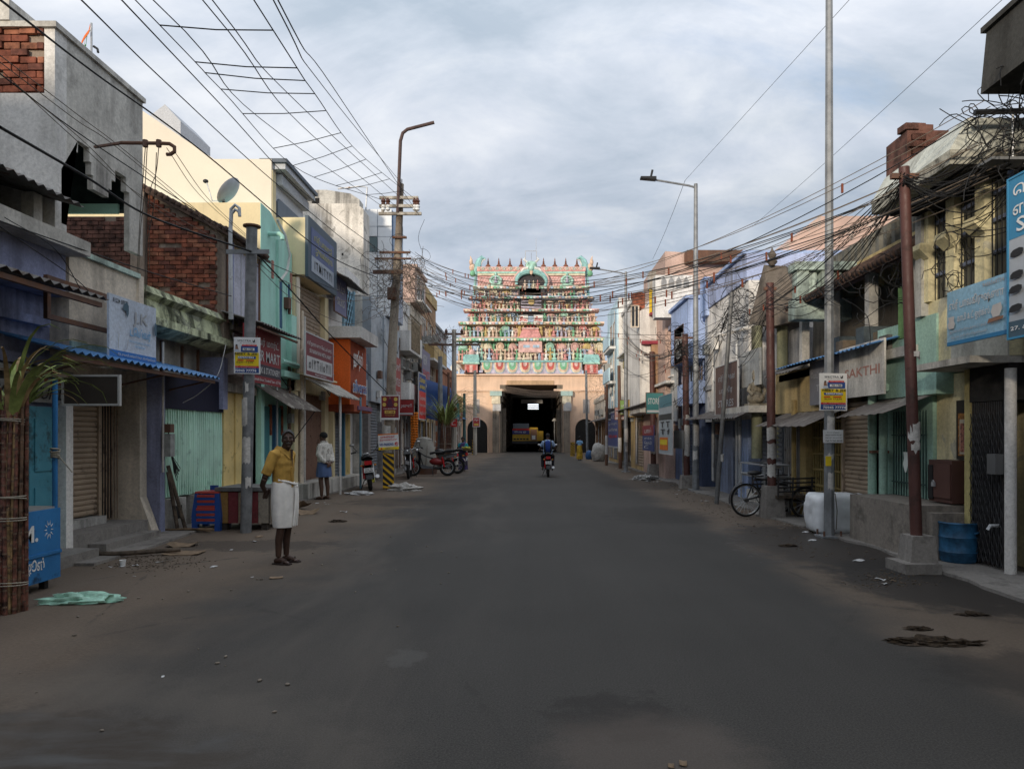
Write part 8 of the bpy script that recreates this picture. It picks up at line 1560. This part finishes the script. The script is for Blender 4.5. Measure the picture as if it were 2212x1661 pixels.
card('flattened brown cardboard sheet on the dust before the steps', 398, 1196, .48, .30, .1, cbm); card('folded cardboard flap lying behind the flattened sheet', 395, 1180, .4, .2, .3, cbm, bend=.1); card('cardboard scrap behind the old man', 660, 1110, .5, .35, .5, cbm, bend=.2); card('torn cardboard box piece behind the old man', 645, 1100, .4, .4, -.4, cbm, bend=.35)
card('small cardboard piece on the dusty road', 597, 1249, .14, .08, .3, cbm, bend=.01)
# white sacks
X, Y = gnd(872, 1060); t = blob('white_sack', 'crumpled white cloth sack dropped at the hazard board', 'sack', (X, Y+.1, .03), (.42, .3, .16), mat('sack_white', (.46, .44, .41), .8, var=.2), .55, 2.2, 9, 36, 20); X, Y = gnd(778, 1068); blob('white_sack', 'flat torn white plastic bag under the black motorcycle', 'sack', (X, Y, .02), (.35, .22, .07), mat('bag_white', (.52, .52, .52), .5, var=.2), .6, 2.4, 14, 32, 16)
X, Y = gnd(1293, 996); blob('white_sack', 'full white sack standing beside the thin grey post near the temple', 'sack', (X, Y, .5), (.5, .4, .6), MATS['sack_white'], .18, 1.6, 3)
X, Y = gnd(802, 1042); blob('yellow_bag', 'small yellow plastic bag behind the black motorcycle', 'bag', (X, Y, .08), (.12, .1, .14), cc('bag_yellow', (.45, .42, .05)), .4, 2.5, 5)
X, Y = gnd(1395, 1036); blob('rubbish_heap', 'heap of paper cups and wrappers by the far lamp post', 'rubbish', (X, Y, .04), (.45, .3, .12), mat('rubbish', (.35, .34, .32), .8, var=.6, scale=22), .7, 3.5, 2, kind='stuff')
X, Y = gnd(1258, 992); blob('blue_bucket', 'small blue bag on the ground beside the woman in yellow', 'bag', (X+.45, Y, .25), (.25, .2, .35), cc('bag_blue', (.03, .10, .26)), .1, 2, 1)
# bale
X, Y = gnd(1802, 1158); X += .2; t = thing('wrapped_bale', 'large white plastic wrapped bale tied with cord behind the lamp post', 'bale', (X, Y+.35, 0))
bb = blob('wrap', None, None, (X+.02, Y+.38, .325), (.46, .33, .325), mat('bale_white', (.76, .78, .80), .45, var=.07, scale=4), .05, 2.0, 6, 48, 30, box=7); bb.parent = t; bb.location = Vector(bb.location)-Vector(t.location)
for k in (-.15, .2): MB().tube([(X+k, Y+.04, .1), (X+k+.01, Y+.03, .4), (X+k, Y+.08, .665), (X+k, Y+.6, .665)], .007, 5).build('cord', cabb, t)
# drum
X, Y = gnd(2070, 1218); t = thing('water_drum', 'dented blue plastic water drum with side handle before the cream wall', 'drum', (X, Y, 0)); dm = mat('drum_blue', (.022, .10, .20), .5, var=.35, scale=6)
MB().lathe([(.18, 0), (.208, .03), (.214, .12), (.222, .135), (.214, .15), (.216, .3), (.224, .315), (.216, .33), (.214, .46), (.228, .485), (.22, .50), (.205, .48), (.195, .1), (.01, .09)], (X, Y, .03), 32).build('shell', dm, t); MB().tube([(X+.08, Y-.205, .40), (X+.09, Y-.235, .415), (X+.17, Y-.19, .415), (X+.165, Y-.15, .40)], .012, 6).build('handle', dm, t); MB().lathe([(.001, 0), (.196, 0)], (X, Y, .30), 24).build('water', glass_mat('dark_water', (.01, .015, .018), .05), t)
# dung, stones, paper
dung = mat('dung', (.045, .03, .018), .95, var=.4, scale=30, bump=.6)
for x, y, r_, lb in ((1990, 1388, (.24, .09, .03), 'large flattened cow dung heap on the road by the wet gutter'), (2065, 1392, (.2, .045, .035), 'long strip of cow dung beside the large flattened heap'), (1985, 1360, (.1, .035, .02), 'small cow dung lump behind the large flattened heap'), (1703, 1180, (.12, .05, .025), 'dark dung lump before the white bale'), (2100, 1328, (.12, .05, .02), 'dark wet lump on the gutter edge by the drum'), (728, 1127, (.14, .1, .03), 'dark lump on the road behind the old man')):
    X, Y = gnd(x, y); blob('dung', lb, 'dung', (X, Y, .005), r_, dung, .9, 2.6, x*.1, 26, 12)
q = random.Random(21); PM = [cc('litter_white', (.55, .55, .55), .8), cc('litter_grey', (.34, .33, .31), .8), cbm]; SM = mat('pebble', (.20, .17, .14), .95, var=.3)
LIT = [unit_mesh('paper_scrap', MB().sheet([[(.5*u, .5*v, .10*math.sin(2.3*u+1.7*v+k)+.1+.06*u*v) for u in (-1, -.4, .3, 1)] for v in (-.7, 0, .8)], .01), PM[k]) for k in range(3)]
STN = unit_mesh('pebble', MB().ell((0, 0, .25), (.5, .4, .3), 7, 5), SM)
def scatter(name, label, cat, group, n, me, f, smin, smax):
    for k in range(n):
        X, Y = f(); o = bpy.data.objects.new(name, me[k % len(me)]); COL.objects.link(o); s = q.uniform(smin, smax); o.location = (X, Y, .002); o.scale = (s, s*q.uniform(.5, 1), s*.7); o.rotation_euler = (0, 0, q.uniform(0, 6)); tag(o, label, cat, group)
for x, y, s_, k in ((264, 1224, .07, 0), (292, 1222, .08, 0), (345, 1215, .09, 1), (238, 1225, .05, 0), (462, 1225, .09, 0), (560, 1160, .16, 2), (550, 1170, .09, 0), (742, 1106, .14, 0), (706, 1090, .1, 1), (500, 1188, .05, 0), (1855, 1212, .13, 0), (1902, 1252, .1, 0), (1912, 1262, .08, 0), (1755, 1168, .12, 0), (1860, 1208, .06, 1), (1450, 1655, .05, 2), (1476, 1650, .06, 2), (1740, 1150, .1, 0), (545, 1247, .04, 0), (880, 1062, .1, 1), (1930, 1255, .06, 2), (1400, 1040, .25, 0), (1380, 1030, .2, 1), (352, 1462, .03, 0), (290, 1245, .04, 1)):
    X, Y = gnd(x, y); o = bpy.data.objects.new('paper_scrap', LIT[k]); COL.objects.link(o); o.location = (X, Y, .036 if X > 4.75 else .003); o.scale = (s_, s_*.8, s_*.8); o.rotation_euler = (0, 0, q.uniform(0, 6)); tag(o, 'scrap of paper or plastic littering the %s' % ('gutter near the blue drum' if X > 0 else 'dusty roadside near the juice cart'), 'litter', 'litter on the right' if X > 0 else 'litter on the left')
scatter('pebble', 'small pebble on the dusty road near the juice cart', 'stone', 'pebbles on the road', 60, [STN], lambda: (q.uniform(-5.2, -.8), q.uniform(2.6, 12)), .015, .04)
scatter('paper_scrap', 'scrap of litter along the kerb before the whitewashed house', 'litter', 'litter far right', 26, LIT, lambda: (q.uniform(3.9, 4.6), q.uniform(11, 34)), .05, .16); scatter('paper_scrap', 'scrap of litter along the kerb before the orange shop', 'litter', 'litter far left', 18, LIT, lambda: (q.uniform(-5.3, -4.2), q.uniform(12, 34)), .05, .14)
X, Y = gnd(265, 1222); t = tag(MB().lathe([(.028, 0), (.036, .07), (.04, .072), (.034, .068), (.026, .004)], (X, Y, 0), 14).build('paper_cup', WHITE), 'white paper cup standing in the litter by the steps', 'cup')
# dirt debris heap by the cardboard
db = MB()
for k in range(260):
    X, Y = gnd(330+q.gauss(0, 60), 1214+q.gauss(0, 9)); db.ell((X, Y, .004), (q.uniform(.004, .018), q.uniform(.003, .01), .006), 5, 3)
for k in range(200):
    X, Y = gnd(1930+q.gauss(0, 40), 1250+q.gauss(0, 10)); db.ell((X, Y, .005), (q.uniform(.004, .02), q.uniform(.003, .01), .005), 5, 3)
for k in range(300): db.ell((q.uniform(3.6, 4.7), q.uniform(9, 24), .004), (q.uniform(.005, .03), q.uniform(.004, .02), .008), 5, 3)
tag(db.build('debris', mat('debris', (.13, .10, .075), .95, var=.5, scale=30)), 'scattered leaf crumbs and grit on the road edges', 'debris', kind='stuff')
# ================================================================== CLUTTER ON THE FAR FRONTS
q = random.Random(31)
NAMES = (('crimson', (.30, .03, .03)), ('teal', (.05, .20, .20)), ('navy', (.03, .05, .18)), ('ochre', (.42, .28, .06)), ('lime green', (.18, .30, .08)), ('dusty pink', (.46, .26, .24)), ('charcoal', (.05, .05, .055)), ('pale yellow', (.60, .54, .30)), ('turquoise', (.08, .34, .36)), ('brick orange', (.42, .14, .05)))
WORDS = ('ஜவுளி', 'STORES', 'ேஹாட்டல்', 'TEA', 'பாத்திரம்', 'SILKS', 'மருந்து', 'XEROX', 'பூக்கள்', 'MOBILES')
for side, X0, w0 in ((1, -5.35, 'electric pole'), (-1, 4.85, 'lamp post')):
    for k, (nm, c) in enumerate(NAMES):
        d = 22.5+k*2.6+q.uniform(-.6, .6) if side < 0 else 28.5+k*2.1+q.uniform(-.5, .5); z = q.choice((2.4, 2.6, 3.2, 4.0)); W, H = q.uniform(.9, 1.7), q.uniform(.5, 1.3)
        if q.random() < .35:      # board turned to the street's length
            sign('shop_board', 'small %s board jutting from the shops on the %s side' % (nm, w0), 'sign', (X0 if side > 0 else X0-.1-.6, d, z), CAM_U, .62, H, cc('board_'+nm.replace(' ', '_'), c), [('t', WORDS[k], .1, .45, .9, .75, DIMW), ('r', .05, .05, .95, .16, DIMW)], frame=(rusty, .02))
        else: sign('shop_board', 'small %s board over the shops on the %s side' % (nm, w0), 'sign', (X0, d if side > 0 else d+W, z), LEFT_U if side > 0 else RIGHT_U, W, H, cc('board_'+nm.replace(' ', '_'), c), [('t', WORDS[k], .1, .42, .9, .8, DIMW), ('t', WORDS[(k+3) % 10], .2, .12, .8, .32, DIMW)], frame=(rusty, .02))
def fit(par, side, X, d0, d1, h, n, seed):
    """pipes, meter boxes, brackets, cable loops and stains that collect on a street front"""
    r = random.Random(seed)
    for k in range(n):
        d = r.uniform(d0, d1); p = X+side*.05
        MB().tube([(p, d, .3), (p, d, h*r.uniform(.6, .98))], r.uniform(.02, .045), 6).build('pipe', r.choice((white_pl, steel, rusty, cream)), par)
        d = r.uniform(d0, d1); z = r.uniform(1.6, h*.8); bx('meter_box', r.choice((MATS['grey_meter_box'], rusty, white_pl)), par, X, X+side*.12, d, d+r.uniform(.15, .35), z, z+r.uniform(.2, .4))
        d = r.uniform(d0, d1-.6); z = r.uniform(2.6, h*.9); e = d+r.uniform(.6, 2.2)
        MB().tube([(p, d, z), (p+side*.06, (d+e)/2, z-r.uniform(.1, .5)), (p, e, z+r.uniform(-.2, .2))], .012, 4, cap=False).build('cable', r.choice((cab, cabb)), par)
    for k in range(n//2 if d0 > 28 else 0):
        d = r.uniform(d0, d1-.7); z = r.uniform(3.2, max(3.3, h-1.2)); a = bx('cooler_unit', mat('cooler_grey', (.38, .38, .36), .6), par, X+.001*side, X+side*.34, d, d+.62, z, z+.45); bx('cooler_grille', blackm, a, X+side*.341, X+side*.35, d+.06, d+.56, z+.06, z+.39)
by = {}
for o in COL.objects:
    if o.parent is None and o.get('category') == 'building': by[o.name] = o
for nm, side, X, d0, d1, h, n in (('white_peeling_house', -1, 5.24, 17.6, 21.3, 5.2, 4), ('periwinkle_box_house', -1, 4.98, 21.8, 24.4, 3.4, 4), ('yellow_window_house', -1, 4.9, 27.6, 34.8, 2.9, 4), ('yellow_shop_house', -1, 5.2, 35.3, 39.6, 5.2, 5), ('balcony_house', 1, -5.9, 29.8, 33.2, 7, 6), ('violet_sign_house', 1, -5.9, 33.7, 36.8, 7, 6), ('brown_house', 1, -5.9, 37.3, 42.8, 8.6, 6), ('terracotta_house', 1, -5.7, 43.5, 51.5, 5.4, 6), ('grey_hoarding_shop', 1, -5.4, 23.8, 28.8, 5.8, 4), ('butter_building', 1, -5.85, 17.4, 20.0, 5.2, 3), ('mint_building', 1, -5.9, 15.5, 17.1, 6.0, 2), ('pale_blue_tower', -1, 4.8, 40.3, 44.7, 9, 5), ('last_right_house', -1, 5.6, 45.5, 63, 4.3, 7), ('last_left_house', 1, -6.3, 52.5, 63, 4.5, 6)):
    if nm in by: fit(by[nm], side, X, d0, d1, h, n, len(nm)*7+n)
# narrow storeys squeezed between the far fronts
def filler(label, side, X, d0, d1, z0, z1, m, wins, fm):
    t = thing('upper_storey', label, 'building', (X-side*1.5, (d0+d1)/2, z0)); bx('wall', m, t, X-side*3, X, d0, d1, z0, z1); bx('parapet', m, t, X-side*3, X+side*.1, d0-.05, d1+.05, z1+.001, z1+.16)
    for a, z in wins: window(t, X, side, a, a+.75, z, z+1.15, fm, sill=white_pl, fw=.06, proud=.03); 
    for a, z in wins[:1]: camwin(t, d0, X-side*1.6 if side > 0 else X+.7, X-side*.9 if side > 0 else X+1.4, z, z+1.1, fm)
    bx('ledge', white_pl, t, X-side*.2, X+side*.35, d0+.1, d1-.1, z0+.05, z0+.14)
filler('patched white storey with wooden windows above the faded yellow shop house', -1, 5.1, 35.2, 39.8, 5.85, 8.3, wht, ((35.8, 6.3), (37.8, 6.3)), brn)
filler('pinkish storey with white ledge above the cream violet signed house', 1, -5.6, 33.6, 36.9, 7.95, 9.6, pinkp, ((34.2, 8.2), (35.5, 8.2)), white_pl)
filler('greenish grey storey rising above the terracotta house', 1, -6.2, 44, 51, 6.15, 8.6, greyw, ((45, 6.7), (48, 6.7)), brn)
filler('grey lilac storey over the deep blue shop', -1, 5.05, 24.7, 27.3, 3.4, 5.4, wall('grey_lilac', (.34, .33, .40), .7), ((25.0, 3.8), (26.2, 3.8)), brn)
